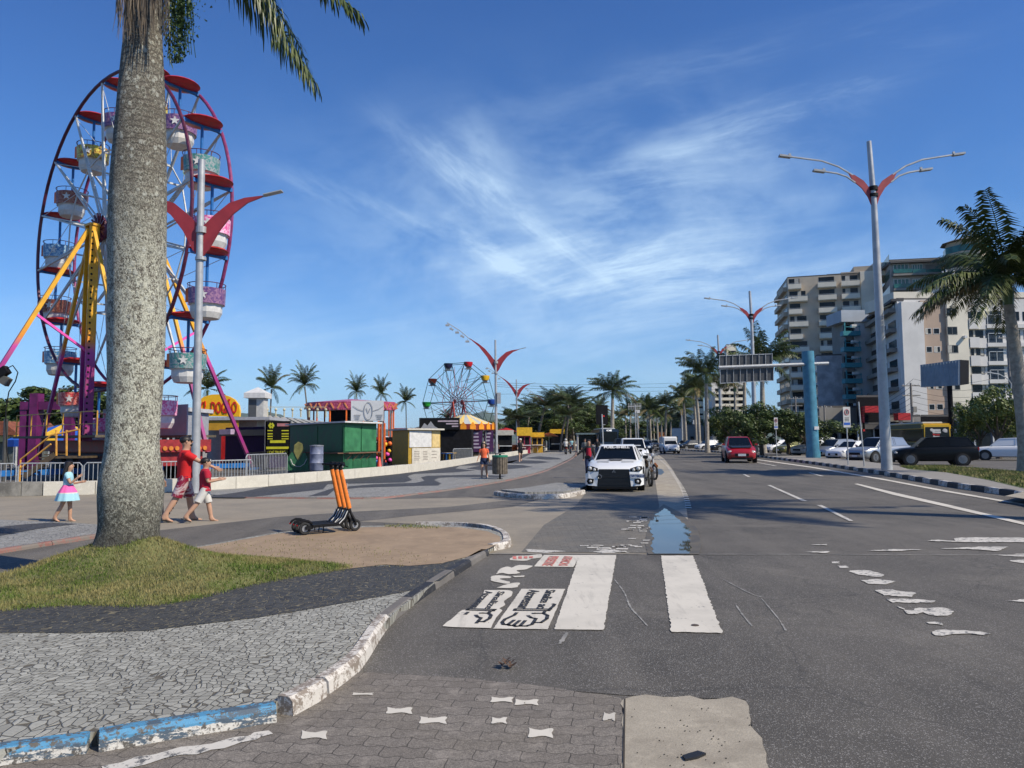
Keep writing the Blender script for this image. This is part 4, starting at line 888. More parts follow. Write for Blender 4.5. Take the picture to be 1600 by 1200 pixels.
# towers
for s_ in (-1, 1):
    y = s_*1.42; tw = MB()
    for dx_ in (-.22, .22):
        tw.b2(dx_-.03, dx_+.03, y-.2, y+.2, 1.7, HZ+.1)
    tw.b2(-.22, .22, y-.04, y+.04, 1.7, HZ+.1); tw.box((0, y, HZ+.12), (.6, .45, .1))
    for i in range(34):
        z = 2.0+i*.27
        for dx_ in (-.13, .13): tw.cyl((dx_, y-.046, z), (dx_, y-.040, z), .048, n=10, mi=1)
        tw.cyl((.251, y-.08, z), (.256, y-.08, z), .05, n=10, mi=1); tw.cyl((-.256, y-.08, z), (-.251, y-.08, z), .05, n=10, mi=1)
    t_ = tw.build('mast', [M_grad, M_blk], fw, nrm=False)
    for foot, w_ in (((0, s_*6.9, .35), .16), ((-4.6, y, 1.2), .14), ((4.9, y, 1.2), .14)):
        MB().bar((foot[0]*.03, y+(foot[1]-y)*.03, HZ-.1), foot, w_, w_).build('leg', M_grad, fw)
    zt = 7.0; f_ = (HZ-zt)/(HZ-.35); MB().bar((0, y, 5.6), (0, y+(s_*6.9-y)*f_, zt), .10, .10).build('brace', M_pink, fw)
    MB().box((0, s_*6.9, .25), (.7, .7, .1)).b2(-.1, .1, s_*1.4, s_*6.7, .32, .55).build('outrigger', M_blue, fw)
MB().b2(-5.0, 5.6, -1.15, 1.15, 1.25, 1.75).b2(-4.8, 5.4, -.9, .9, .7, 1.25).build('trailer_bed', M('trailer_red', (.26, .018, .02), .5, var=.3), fw)
for x in (-3.4, -2.2, 3.0, 4.1):
    for y in (-.95, .95): MB().cyl((x, y-.14, .5), (x, y+.14, .5), .5, n=16).build('wheel', M('tyre', (.018, .018, .018), .8), fw)
for x in (-.85, -.6, -.35, .35, .6, .85): MB().cyl((5.6, x, 1.4), (5.66, x, 1.4), .09, n=10).build('tail_light', M('amber_lens', (.6, .2, .03), .3), fw)
MB().b2(-4.5, 3.6, -2.6, -1.2, 1.85, 1.95).b2(-4.5, 3.6, 1.2, 2.6, 1.85, 1.95).build('boarding_deck', M('deck_plate', (.10, .08, .05), .7, var=.3), fw)
mb = MB()
for x in (-4.4, -2.8, -1.2, .4, 2.0, 3.5): mb.cyl((x, -2.5, 1.9), (x, -2.5, 2.9), .03, n=6)
mb.bar((-4.4, -2.5, 2.9), (3.5, -2.5, 2.9), .04, .04); mb.bar((-4.4, -2.5, 2.4), (3.5, -2.5, 2.4), .03, .03); mb.build('deck_railing', M('ochre_rail', (.5, .27, .04), .5, var=.2), fw)
MB().b2(-4.4, 3.4, 1.3, 1.36, 1.95, 3.3).build('back_panel', M('grey_panel', (.33, .34, .38), .6, var=.15, scale=1), fw)
MB().b2(-4.6, 5.2, -.9, -.84, .05, 1.2).build('skirt', M('dark_blue_skirt', (.012, .03, .07), .6, var=.3), fw)
# stairs
def P3(px, py, y): return D(px, py, y)
st = empty('access_stairs', gb(75, 29.5), 0, 'yellow railed metal stairs climbing to the ferris wheel boarding deck', 'stairs')
def loc(root, v): return Vector(v)-Vector(root.location)
sx_ = MB()
for dy in (0, 1.0):
    rl = MB()
    y = 29.5+dy; a, b = P3(32, 718, y), P3(80, 680, y); a2, b2_ = P3(50, 722, y), P3(96, 684, y)
    for p, q in ((a, b), (a+Vector((0, 0, -.35)), b+Vector((0, 0, -.35)))): rl.tube([loc(st, p), loc(st, q)], .035, 6)
    rl.tube([loc(st, b), loc(st, P3(124, 671, y))], .035, 6)
    for px in (88, 104, 124): rl.tube([loc(st, P3(px, 672, y)), loc(st, P3(px, 712, y))], .04, 6)
    rl.tube([loc(st, a), loc(st, a+Vector((0, 0, -.9)))], .035, 6)
    rl.build('railing', M('yellow_rail', (.62, .30, .05), .5, var=.2), st)
    sx_.bar(loc(st, P3(38, 745, y)), loc(st, P3(86, 710, y)), .06, .2)
for k in range(8):
    f = k/7; p = P3(38+48*f, 743-33*f, 30.0); sx_.box(loc(st, p), (.32, .95, .04))
sx_.b2(*[loc(st, P3(84, 713, 29.5)).x, loc(st, P3(128, 713, 29.5)).x], 0, 1.1, loc(st, P3(90, 713, 29.5)).z-.08, loc(st, P3(90, 713, 29.5)).z)
sx_.build('steps', M('stair_steel', (.10, .07, .04), .6, var=.3), st)
# purple ride frame
pf = empty('portal_ride', gb(60, 42), 0, 'dark purple steel portal of a ride at the far left', 'ride')
mb = MB(); zt = toZ(0, 628, 42); xs = [gb(p, 42).x-pf.location.x for p in (38, 55, 108)]
mb.b2(xs[0]-.18, xs[0]+.18, -.2, .2, 0, zt); mb.b2(xs[1]-.22, xs[1]+.22, -.3, .3, 0, zt+.45); mb.b2(xs[2]-.2, xs[2]+.2, -.2, .2, 0, zt)
mb.b2(xs[0]-.18, xs[2]+1, -.24, .24, zt-.45, zt-.01); mb.b2(xs[0], xs[1], -.1, .1, 2.6, 2.8); mb.build('portal', M_mag, pf)
MB().b2(xs[1]+.3, xs[2], -.2, .6, 1.2, 1.6).build('crossbeam', M_mag, pf)
# helper for booths
def V2(p): return Vector((p.x, p.y, 0))
def wf(a, b, z=0): return frame((a.x, a.y, z), (b-a).to_3d() if len(b) == 2 else (b-a), (0, 0, 1))
def panel_box(mb, fr, x0, x1, y0, y1, t=.03, mi=None):
    m = MB().b2(x0, x1, y0, y1, -.01, t); m.xf(fr); mb.add(m.v, m.f, mi)
def prism(mb, pts, z0, z1, mi=None): return mb.ext([(p.x, p.y, z0) for p in pts], (0, 0, z1-z0), mi)
class Booth:
    """three visible corners left, near, right and the hidden back corner"""
    def __init__(s, name, label, cat, L, C, Rr, zt, mat, z0=0, group=None):
        s.L, s.C, s.R = L, C, Rr; s.B = L+Rr-C; s.root = empty(name, (C.x, C.y, 0), 0, label, cat, group); s.o = Vector((C.x, C.y, 0)); s.zt = zt
        mb = MB(); prism(mb, [p-s.o for p in (s.L, s.C, s.R, s.B)], z0, zt); s.wall = mb.build('wall', mat, s.root)
        s.fl = wf(s.L-s.o, s.C-s.o); s.fr = wf(s.C-s.o, s.R-s.o); s.wl = (s.C-s.L).length; s.wr = (s.R-s.C).length
    def part(s, name, side, rects, mat, t=.03, parent=None):
        mb = MB(); f, w_ = (s.fl, s.wl) if side == 'l' else (s.fr, s.wr)
        for x0, x1, y0, y1 in rects: panel_box(mb, f, x0*w_, x1*w_, y0, y1, t)
        return mb.build(name, mat, parent or s.root)
    def roof(s, over, th, mat, z=None, name='roof'):
        z = s.zt+.005 if z is None else z; c = (s.L+s.R)/2-s.o; pts = []
        for p in (s.L, s.C, s.R, s.B): d = (p-s.o)-c; pts.append(c+d*(1+over/d.length))
        mb = MB(); prism(mb, pts, z, z+th); return mb.build(name, mat, s.root)
    def text(s, side, txt, size, x, y, mat, t=.035, sx=1.0, name='lettering', bold=.0):
        f, w_ = (s.fl, s.wl) if side == 'l' else (s.fr, s.wr)
        return textmesh(name, txt, size, mat, s.root, f @ Matrix.Translation((x*w_, y, t)), bold, .006, sx=sx)
# green kiosk
z_ = lambda row, y: toZ(800, row, y)
gk = Booth('kiosk', 'closed dark green kiosk with a counter ledge and thin flat roof', 'kiosk', gb(453, 39), gb(537, 34), gb(588, 36.6), z_(659, 34), M_green)
gk.roof(.35, .07, M_white); gk.part('counter', 'l', [(.12, 1, 1.08, 1.13)], M('rust_edge', (.14, .07, .04), .8), .28); gk.part('counter', 'r', [(0, 1, 1.08, 1.13)], M('rust_edge', (.14, .07, .04), .8), .28)
gk.part('shutter', 'r', [(.02, .48, 1.18, z_(659, 34)-.12), (.52, .98, 1.18, z_(659, 34)-.12)], M('green_shutter', (.035, .17, .07), .6, var=.25, scale=2), .03)
gk.part('shutter', 'l', [(.12, .55, 1.18, z_(659, 34)-.12), (.57, .98, 1.18, z_(659, 34)-.12)], M_green, .03)
gk.part('plinth_panel', 'r', [(.02, .24, .15, 1.03), (.27, .49, .15, 1.03), (.52, .73, .15, 1.03), (.76, .98, .15, 1.03)], M_green, .02)
sb = MB()
for k in range(4): m = MB().bar((.2+k*.55, .75, .0), (.35+k*.55, 1.07, .22), .02, .02); m.xf(gk.fr); sb.add(m.v, m.f)
sb.build('bracket', M('rust_edge', (.14, .07, .04), .8), gk.root)
# painted advert board in front of it (plain generic figure shape)
ab = empty('advert_board', gb(466, 36), R(4), 'green cut-out advert board with a khaki hood shape beside the green kiosk', 'advert board'); o0 = gb(466, 36)
def cut(pxs, y): return [D(a, b, y)-o0 for a, b in pxs]
MB().ext(cut([(447, 735), (449, 716), (456, 706), (466, 712), (476, 707), (481, 718), (482, 735)], 36), (0, .05, 0)).build('board', M('board_green', (.03, .13, .06), .6, var=.3), ab)
MB().ext(cut([(459, 706), (460, 695), (466, 690), (472, 693), (474, 704), (470, 713), (466, 720), (462, 713)], 35.97), (0, .03, 0)).build('hood_shape', M('khaki', (.20, .19, .06), .6, var=.25), ab)
mb = MB(); mb.tube([p for p in cut([(454, 717), (457, 725), (463, 729), (469, 729), (475, 725), (479, 717)], 35.94)], .02, 5); mb.build('painted_curve', M_wst, ab)
# drum
dr = empty('bin', gb(495, 32.5), 0, 'blue grey metal drum standing against the green kiosk', 'bin'); MB().lathe([(.27, 0), (.28, .02), (.28, .3), (.295, .32), (.28, .34), (.28, .68), (.295, .7), (.28, .72), (.28, .98), (.29, 1.02), (.25, 1.03)], 20).build('drum', M('drum_grey', (.17, .19, .27), .5, var=.25), dr, smooth=True)
dr.location.z = D(495, 735, 32.5).z
MB().lathe([(.3, 1.03), (.3, 1.07), (.1, 1.09)], 20).build('rim', M_grey, dr)
# yellow and white kiosk
yk = Booth('kiosk', 'mustard yellow kiosk with a white price board and white roof', 'kiosk', gb(613, 48.5), gb(638, 45), gb(688, 47), z_(671, 45), M('mustard', (.40, .25, .025), .6, var=.2), .15)
yk.roof(.3, .1, M('cream_roof', (.5, .47, .4), .6)); zt = yk.zt
yk.part('white_board', 'r', [(.02, .70, 1.25, zt-.05)], M_white, .05); yk.part('menu_board', 'r', [(.1, .98, .25, 1.2)], M('cream_board', (.58, .54, .46), .6), .05); yk.part('door', 'r', [(.73, .97, 1.25, zt-.05)], M('cream_yellow', (.62, .46, .2), .6), .03)
for c in range(3):
    for r_ in range(6): yk.part('menu_line', 'r', [(.16+c*.27, .33+c*.27-random.uniform(0, .05), .98-r_*.1, 1.01-r_*.1)], M('menu_ink', (.16, .12, .1), .7), .055) if r_ % 2 == 0 or c < 2 else None
# dark stall, menu board
ak = Booth('stall', 'black snack stall with purple tarpaulin sides left of the menu board', 'stall', gb(352, 47), gb(414, 44), gb(452, 46), z_(664, 44), M('purple_tarp', (.02, .009, .045), .8, var=.3, spec=.1), .1)
ak.roof(.4, .35, M('black_fascia', (.02, .02, .022), .5, var=.2), z=z_(678, 44)); ak.part('light_sign', 'l', [(.02, .32, z_(676, 46), z_(668, 46))], M('lilac_sign', (.4, .3, .42), .5), .46)
mn = empty('menu_board', gb(434, 41.5), 0, 'tall black and yellow menu board reading acai trufado', 'menu board'); o1 = gb(434, 41.5)
def rect(px0, px1, r0, r1, y, th=.06, o=o1):
    a = D(px0, r0, y)-o; b = D(px1, r1, y)-o; return (min(a.x, b.x), max(a.x, b.x), a.y, a.y+th, min(a.z, b.z), max(a.z, b.z))
MB().b2(*rect(415, 453, 658, 713, 41.5)).build('panel', M_blk, mn)
MB().b2(*rect(414, 416, 657, 740, 41.5, .05)).b2(*rect(452.5, 454, 657, 740, 41.5, .05)).build('frame', M_grey, mn)
M_lime = M('lime_print', (.62, .60, .03), .5, var=.1)
bn = MB()
for r0, r1, a, b in ((688, 692, 422, 446), (698, 701.5, 416, 451), (672, 673.6, 418, 426), (677, 678.6, 418, 426), (681, 682.6, 418, 426), (685, 686.4, 418, 426), (672, 673.6, 440, 451), (677, 678.6, 440, 451), (681, 682.6, 440, 451), (685, 686.4, 440, 451)): bn.b2(*rect(a, b, r0, r1, 41.48, .01))
bn.build('price_lines', M_lime, mn); MB().b2(*rect(433, 451, 661.5, 666, 41.48, .01)).build('red_plate', M('plate_pinkred', (.5, .2, .2), .5), mn)
fl = MB()
for k in range(6): a = k*math.pi/3; c = D(424, 665, 41.48)-o1; fl.box((c.x+.1*math.cos(a), c.y, c.z+.1*math.sin(a)), (.11, .02, .11), Matrix.Rotation(a, 3, 'Y'))
fl.build('flower_print', M_lime, mn)
c = D(433.5, 706.5, 41.46)-o1; textfit('lettering', 'AÇAÍ TRUFADO', 1.15, .22, M_lime, mn, frame(c, (1, 0, 0), (0, 0, 1)), .01, .005)
# hot dog stand with arched sign
do = empty('snack_stand', gb(345, 50), 0, 'hot dog stand with big yellow arched sign lettered in red', 'snack stand'); o2 = gb(345, 50)
def c2(pxs, y, o): return [D(a, b, y)-o for a, b in pxs]
MB().ext(c2([(300, 650), (302, 640), (308, 628), (318, 620), (330, 616.5), (345, 616), (357, 619), (366, 624), (373, 633), (374.5, 642), (374, 651)], 50, o2), (0, .25, 0)).build('arched_sign', M('sign_yellow', (.85, .46, .008), .5, var=.05), do)
c = D(350, 634.5, 49.95)-o2; textfit('lettering', 'DOGÃO', 1.72, .98, M('sign_red', (.6, .012, .012), .5), do, frame(c, (1, 0, 0), (0, 0, 1)), .012, .02); c = D(317, 636, 49.95)-o2; MB().tube([c+Vector((-.05, 0, -.35)), c+Vector((-.15, 0, .0)), c+Vector((.0, 0, .35))], .045, 5).tube([c+Vector((.12, 0, .4)), c+Vector((.16, 0, .1)), c+Vector((.05, 0, -.3))], .045, 5).build('flame_print', M('sign_red', (.6, .012, .012), .5), do)
mb = MB(); mb.b2(*rect(296, 421, 652, 656, 50, 4, o2)); mb.build('roof', M('roof_grey', (.36, .37, .40), .6, var=.1), do)
MB().b2(*rect(316, 372, 656, 672, 50.1, .1, o2)).build('awning', M('awning_ochre', (.50, .27, .02), .6), do)
mb = MB(); [mb.b2(*rect(a, a+6, 672, 735, 50.1, .3, o2)) for a in (314, 346, 368)]; mb.build('pillar', M_red, do)
MB().b2(*rect(300, 400, 656, 735, 51.5, 2, o2)).build('wall', M('stand_white', (.42, .41, .40), .6), do)
# white chimney kiosk, roofed hall
ck = empty('chimney_tower', gb(399, 56), 0, 'white square tower with pyramid cap above the stalls', 'tower'); o3 = gb(399, 56)
MB().b2(*rect(388, 410, 622, 730, 56, 1.0, o3)).build('shaft', M('offwhite', (.50, .49, .46), .6), ck); MB().b2(*rect(388.6, 400, 624, 652, 55.97, .02, o3)).build('dark_panel', M('slate', (.08, .085, .09), .6), ck)
a = D(383, 622, 56)-o3; b = D(416, 614, 56)-o3; cx = (a.x+b.x)/2
mb = MB().b2(a.x, b.x, -.3, 1.3, a.z, b.z); mb.add([(a.x, -.3, b.z), (b.x, -.3, b.z), (b.x, 1.3, b.z), (a.x, 1.3, b.z), (cx, .5, (D(399, 604, 56)-o3).z)], [(0, 1, 4), (1, 2, 4), (2, 3, 4), (3, 0, 4)]); mb.build('cap', M_white, ck)
hl = empty('hall', gb(460, 60), 0, 'low hall with a striped white metal roof behind the kiosks', 'hall'); o4 = gb(460, 60)
mb = MB()
for k in range(9): mb.ext(c2([(405+k*11, 648+k*1.2), (411+k*11, 648+k*1.2), (428+k*11, 661), (421+k*11, 661)], 58, o4), (0, .1, 0))
mb.build('roof_stripe', M_white, hl); MB().ext(c2([(400, 647), (500, 659), (540, 663), (410, 663)], 58.2, o4), (0, 8, 0)).build('roof', M('roof_slate', (.10, .12, .14), .5, var=.2), hl)
MB().b2(*rect(402, 520, 663, 735, 58.5, 6, o4)).build('wall', M_dark, hl)
mb = MB()
for k in range(9): p = D(405+k*13, 640, 57)-o4; q = D(405+k*13, 652, 57)-o4; mb.cyl(p, q, .05, n=6); mb.sph(p, .11, 6)
mb.bar(D(405, 636, 57)-o4, D(510, 636, 57)-o4, .04, .04); mb.build('lamp_rail', M('pale_rail', (.5, .45, .3), .5), hl)
# bumper ride canopy
bc = empty('ride_canopy', gb(548, 66), 0, 'round ride canopy with maroon and pink fascia behind the green kiosk', 'ride'); o5 = gb(548, 66); rr = (gb(617, 66)-gb(478, 66)).length/2; zc = z_(640, 66)
mb = MB().lathe([(rr*.2, zc+.1), (rr, zc+.0), (rr*1.0, zc+.7), (rr*.85, zc+.75), (.1, zc+1.0)], 32, sy=.5); f = mb.build('canopy', wave('fascia_paint', (.28, .02, .05), (.55, .12, .22)), bc)
mb = MB()
for k in range(16):
    a = k*math.pi/8; mb.cyl((rr*.96*math.cos(a), rr*.48*math.sin(a), 0), (rr*.96*math.cos(a), rr*.48*math.sin(a), zc), .07, n=6)
mb.build('pillars', M_orange, bc); MB().lathe([(rr*.5, .1), (rr*.5, zc)], 20, sy=.5).build('core', M_dark, bc)
mb = MB()
for k in range(40): a = k*math.pi/20; mb.box((rr*1.005*math.cos(a), rr*.503*math.sin(a), zc+.35), (.12, .06, .55), Matrix.Rotation(R(30 if k % 2 else -30), 3, 'Y'))
mb.build('zigzag', M('fascia_orange', (.7, .25, .1), .5), bc)
ws = empty('sign_board', gb(574, 40), R(6), 'plain white sign board with faint grey crest above the green kiosk', 'sign'); o6 = gb(574, 40)
MB().b2(*rect(549, 599, 626, 657.5, 40, .08, o6)).build('panel', M('faded_white_sign', (.55, .56, .57), .5, var=.05), ws)
mb = MB(); c = D(575.5, 642, 39.97)-o6; mb.tube([c+Vector((.22*math.sin(R(i*15)), 0, .46*math.cos(R(i*15)))) for i in range(25)], .014, 4, cap=False); mb.tube([c+Vector((-.1, 0, .15)), c+Vector((0, 0, -.12)), c+Vector((.1, 0, .15))], .014, 4)
for s_ in (-1, 1): mb.tube([c+Vector((s_*.25, 0, 0)), c+Vector((s_*.55, 0, .1)), c+Vector((s_*.8, 0, .28))], .012, 4)
mb.build('crest', M('faint_grey', (.25, .26, .28), .6), ws)
for k in range(3):
    for s_ in (-1, 1): MB().box(c+Vector((s_*.58, 0, -.22-k*.1)), (.36-.07*k, .01, .03)).build('faint_line', M('faint_grey', (.25, .26, .28), .6), ws)
MB().b2(*rect(552, 554, 657, 662, 40.1, .1, o6)).b2(*rect(594, 596, 657, 662, 40.1, .1, o6)).b2(*rect(596.5, 598.5, 657, 735, 40.15, .1, o6)).build('post', M_grey, ws)
# orange column structure and clutter between kiosks
for i, (px, y, w_, r0, mt, lb) in enumerate([(592, 50, .26, 660, M_orange, 'left orange ride post beside the green kiosk'), (597, 51, .26, 660, M_orange, 'right orange ride post beside the green kiosk'), (609, 54, .12, 640, M_grey, 'thin grey ride pole left of the mustard kiosk')]):
    e = empty('ride_post', gb(px, y), 0, lb, 'post'); mb = MB(); zt = z_(r0, y)
    for k in range(2): mb.cyl((k*w_*.6, 0, 0), (k*w_*.6, 0, zt), w_*.28, n=8)
    for k in range(8): mb.bar((0, 0, zt*k/8), (w_*.6, 0, zt*(k+1)/8), .05, .05)
    mb.build('shaft', mt, e); MB().box((w_*.3, 0, .1), (w_*2, w_*2, .2)).build('base', M_grey, e)
cn = empty('traffic_cone', gb(593, 40), 0, 'red traffic cone between the green and mustard kiosks', 'cone'); cn.location.z = .1
MB().lathe([(.17, .03), (.15, .06), (.05, .68), (.03, .7)], 14).build('cone', M('cone_red', (.6, .06, .03), .5), cn, smooth=True); MB().box((0, 0, .015), (.38, .38, .03)).build('foot', M_blk, cn)
# black banner stall and carousel
bs = empty('banner_stall', gb(690, 60), 0, 'black stall front with a long dark banner behind the mustard kiosk', 'stall'); o7 = gb(690, 60)
MB().b2(*rect(655, 718, 653, 671, 60, .3, o7)).build('banner', M_blk, bs); MB().b2(*rect(658, 737, 671, 735, 60.3, 3, o7)).build('wall', M_dark, bs)
mb = MB()
for r0, a, b in ((657, 684, 716), (661, 697, 716), (665, 706, 716)): mb.b2(*rect(a, b, r0, r0+2, 59.98, .01, o7))
mb.build('banner_line', M('pale_print', (.45, .36, .40), .5), bs)
MB().ext(c2([(657, 670), (663, 661), (668, 665), (673, 658), (679, 666), (686, 670)], 59.98, o7), (0, .01, 0)).build('banner_shape', M('print_grey', (.32, .32, .33), .5), bs)
cr = empty('carousel', gb(727, 66), 0, 'carousel with grey and yellow striped tent roof and glowing orange fascia', 'carousel'); o8 = gb(727, 66); rr = (gb(772, 66)-gb(682, 66)).length/2; z0, z1 = z_(663, 66), z_(645, 66)
ra = MB()
for k in range(24):
    a0, a1 = k*math.pi/12, (k+1)*math.pi/12; ra.mi = k % 2; ra.add([(rr*math.cos(a0), rr*math.sin(a0), z0), (rr*math.cos(a1), rr*math.sin(a1), z0), (.06*math.cos(a1), .06*math.sin(a1), z1), (.06*math.cos(a0), .06*math.sin(a0), z1)], [(0, 1, 2, 3)])
ra.build('tent_roof', [M('tent_grey', (.42, .44, .42), .6), M('tent_yellow', (.75, .52, .15), .6)], cr, nrm=False)
MB().lathe([(rr*1.01, z0-.5), (rr*1.01, z0), (rr*.9, z0+.03)], 32).build('fascia', M('fascia_red', (.25, .03, .01), .5), cr)
mb = MB()
for k in range(20):
    a = k*math.pi/10; mb.ext([(rr*1.02*math.cos(a+dx_), rr*1.02*math.sin(a+dx_), z0-.25+dz_) for dx_, dz_ in ((-.1, -.2), (.1, -.2), (.1, .1), (0, .45), (-.1, .1))], (.02*math.cos(a), .02*math.sin(a), 0))
mb.build('scallops', M('carousel_orange', (.85, .30, .01), .5), cr); mb = MB()
for k in range(10): a = k*math.pi/5; mb.cyl((rr*.9*math.cos(a), rr*.9*math.sin(a), .3), (rr*.9*math.cos(a), rr*.9*math.sin(a), z0), .05, n=6)
mb.cyl((0, 0, 0), (0, 0, z1), .5, n=10); mb.build('poles', M_grey, cr); MB().lathe([(rr*.98, .1), (rr*.98, .4)], 32).build('floor', M('deck_plate', (.10, .08, .05), .7), cr)
MB().lathe([(rr*.55, .4), (rr*.55, z0)], 24).build('centre_drum', M_dark, cr)
hs = MB()
for k in range(8):
    a = k*math.pi/4+.2; hs.mi = k % 2; hs.box((rr*.75*math.cos(a), rr*.75*math.sin(a), 1.35), (.25, .75, .35), Matrix.Rotation(a, 3, 'Z')); hs.box((rr*.75*math.cos(a)-.35*math.sin(a), rr*.75*math.sin(a)+.35*math.cos(a), 1.7), (.18, .2, .5), Matrix.Rotation(a, 3, 'Z'))
hs.build('horses', [M_white, M('horse_cream', (.5, .42, .3), .5)], cr)
for i, (a, b, r0, r1, y, lb) in enumerate([(737, 754, 673, 706, 64, 'left purple poster panel with pale lettering under the carousel'), (756, 771, 673, 706, 65, 'right purple poster panel beside the tall lamp post')]):
    e = empty('poster_panel', gb((a+b)/2, y), 0, lb, 'poster'); oo = gb((a+b)/2, y); MB().b2(*rect(a, b, r0, r1, y, .08, oo)).build('panel', M('poster_purple', (.06, .015, .075), .5, var=.3), e); m = MB()
    for k in range(5): m.b2(*rect(a+2, b-2-random.uniform(0, 5), r0+3+k*5.5, r0+5.5+k*5.5, y-.02, .01, oo))
    m.build('print', M('poster_print', (.42, .36, .46), .5), e); m = MB(); m.b2(*rect(a, a+1, r1, r1+8, y, .08, oo)); m.b2(*rect(b-1, b, r1, r1+8, y, .08, oo)); m.build('leg', M_grey, e)
# second wheel
w2 = D(716, 628, 75); R2 = 4.0; zr = R(-32)
sw = empty('ferris_wheel', (w2.x, w2.y, 0), zr, 'small distant ferris wheel with coloured tubs and thin green spokes', 'ferris wheel')
M_dg = M('dark_green_steel', (.01, .05, .035), .5); M_rs = M('salmon_steel', (.55, .10, .07), .5)
for s_ in (-1, 1):
    y = s_*.62; m = MB(); rp_ = []
    for k in range(11):
        a = R(0)+k*math.pi/5*1.0; rp_.append(Vector((R2*math.cos(a), y, w2.z+R2*math.sin(a))))
    for k in range(10): m.cyl(rp_[k], rp_[k+1], .03, n=5); m.cyl(rp_[k], (Vector((0, y, w2.z))).lerp(rp_[k], .5), .03, n=5); m.cyl(rp_[k], (rp_[(k+1) % 10]*.5+Vector((0, y, w2.z))*.5), .018, n=4); m.cyl(rp_[k], ((0.4*math.cos(R(0)+k*.628+1.2), y, w2.z+.4*math.sin(R(0)+k*.628+1.2))), .025, n=4)
    m.build('rim_and_spokes', M_dg, sw)
    m = MB(); 
    for k in range(10): a, b = [(Vector((0, y, w2.z))).lerp(rp_[q], .38) for q in (k, k+1)]; m.cyl(a, b, .025, n=4)
    [m.cyl((0, y, w2.z), (Vector((0, y, w2.z))).lerp(rp_[q], .5), .032, n=5) for q in range(10)]; [m.cyl((0, y, w2.z), (Vector((0, y, w2.z))).lerp(rp_[q].lerp(rp_[q+1], .5), .9), .018, n=4) for q in range(10)]; m.build('inner_ring', M_rs, sw)
    m = MB(); m.bar((0, s_*.9, w2.z), (-.9, s_*1.1, 0), .11, .11); m.bar((0, s_*.9, w2.z), (.9, s_*1.1, 0), .11, .11); m.bar((-.45, s_*1, w2.z*.5), (.45, s_*1, w2.z*.5), .08, .08); m.build('support', M_rs, sw)
cols = [(.01, .06, .30), (.72, .42, .02), (.5, .01, .02), (.01, .012, .05), (.55, .07, .02), (.02, .30, .03), (.01, .03, .2), (.4, .02, .1), (.55, .4, .02), (.04, .45, .03)]
for k in range(10):
    a = R(0)+k*math.pi/5; g = empty('gondola', (R2*math.cos(a), 0, w2.z+R2*math.sin(a)), parent=sw); g.scale = (.85, .9, .8)
    mm = M('tub_colour_%d' % k, cols[k], .4, var=.05)
    MB().lathe([(.12, -.5), (.36, -.42), (.46, -.1), (.48, .12), (.42, .14)], 12, sy=1.2).build('tub', mm, g, smooth=True); MB().lathe([(.5, -.75), (.5, -.71)], 12).box((0, 0, -.6), (.05, .8, .3)).build('footplate', M_grey, g); MB().bar((0, -.62, 0), (0, .62, 0), .08, .08).box((0, .0, .05), (.7, .12, .12)).build('axle', M_navy, g)
MB().box((0, 0, .25), (4.5, 3, .5)).build('base', M_grey, sw)
# yellow snack stands further on
def stand(name, px0, px1, y, r_top, r_mid, label, c_top, c_low, txt=None):
    e = empty(name, gb((px0+px1)/2, y), 0, label, 'stand'); oo = gb((px0+px1)/2, y); w_ = (gb(px1, y)-gb(px0, y)).length
    zt, zm = z_(r_top, y), z_(r_mid, y)
    MB().b2(-w_/2, w_/2, 0, 3, 0, zm).build('wall', c_low, e); MB().b2(-w_/2-.2, w_/2+.2, -.3, 3.2, zm, zt).build('fascia', c_top, e)
    MB().b2(-w_*.42, -w_*.05, -.02, .02, 1.1, zm-.15).b2(w_*.05, w_*.4, -.02, .02, 1.1, zm-.15).build('window', M_dark, e); MB().b2(-w_/2, w_/2, -.5, 0, .95, 1.05).build('counter', M_wst, e)
    if txt: textmesh('lettering', txt, (zt-zm)*.55, M_red, e, frame((0, -.33, (zt+zm)/2), (1, 0, 0), (0, 0, 1)), .01, .01)
    return e
stand('snack_stand', 810, 829, 92, 668, 681, 'yellow snack stand with red counter beside the orange planter', M_yel, M('stand_red', (.3, .02, .05), .5))
stand('snack_stand', 831, 848, 96, 676, 683, 'taller yellow box stand right of the red countered snack stand', M_yel, M('stand_ochre', (.55, .32, .02), .5))
stand('snack_stand', 861, 880, 118, 671, 678, 'far yellow stand under the palms', M_yel, M_dark)
stand('snack_stand', 618, 652, 70, 668, 676, 'low red and blue game stand behind the mustard kiosk', M('stand_red2', (.4, .03, .03), .5), M_navy)
stand('snack_stand', 776, 800, 84, 672, 680, 'cream stall behind the tall lamp post', M('cream_roof', (.5, .47, .4), .6), M_dark)
stand('snack_stand', 250, 293, 44, 634, 640, 'grey ticket booth between the palm and the lamp post', M('booth_white', (.5, .5, .5), .6), M('booth_grey', (.32, .33, .36), .6))
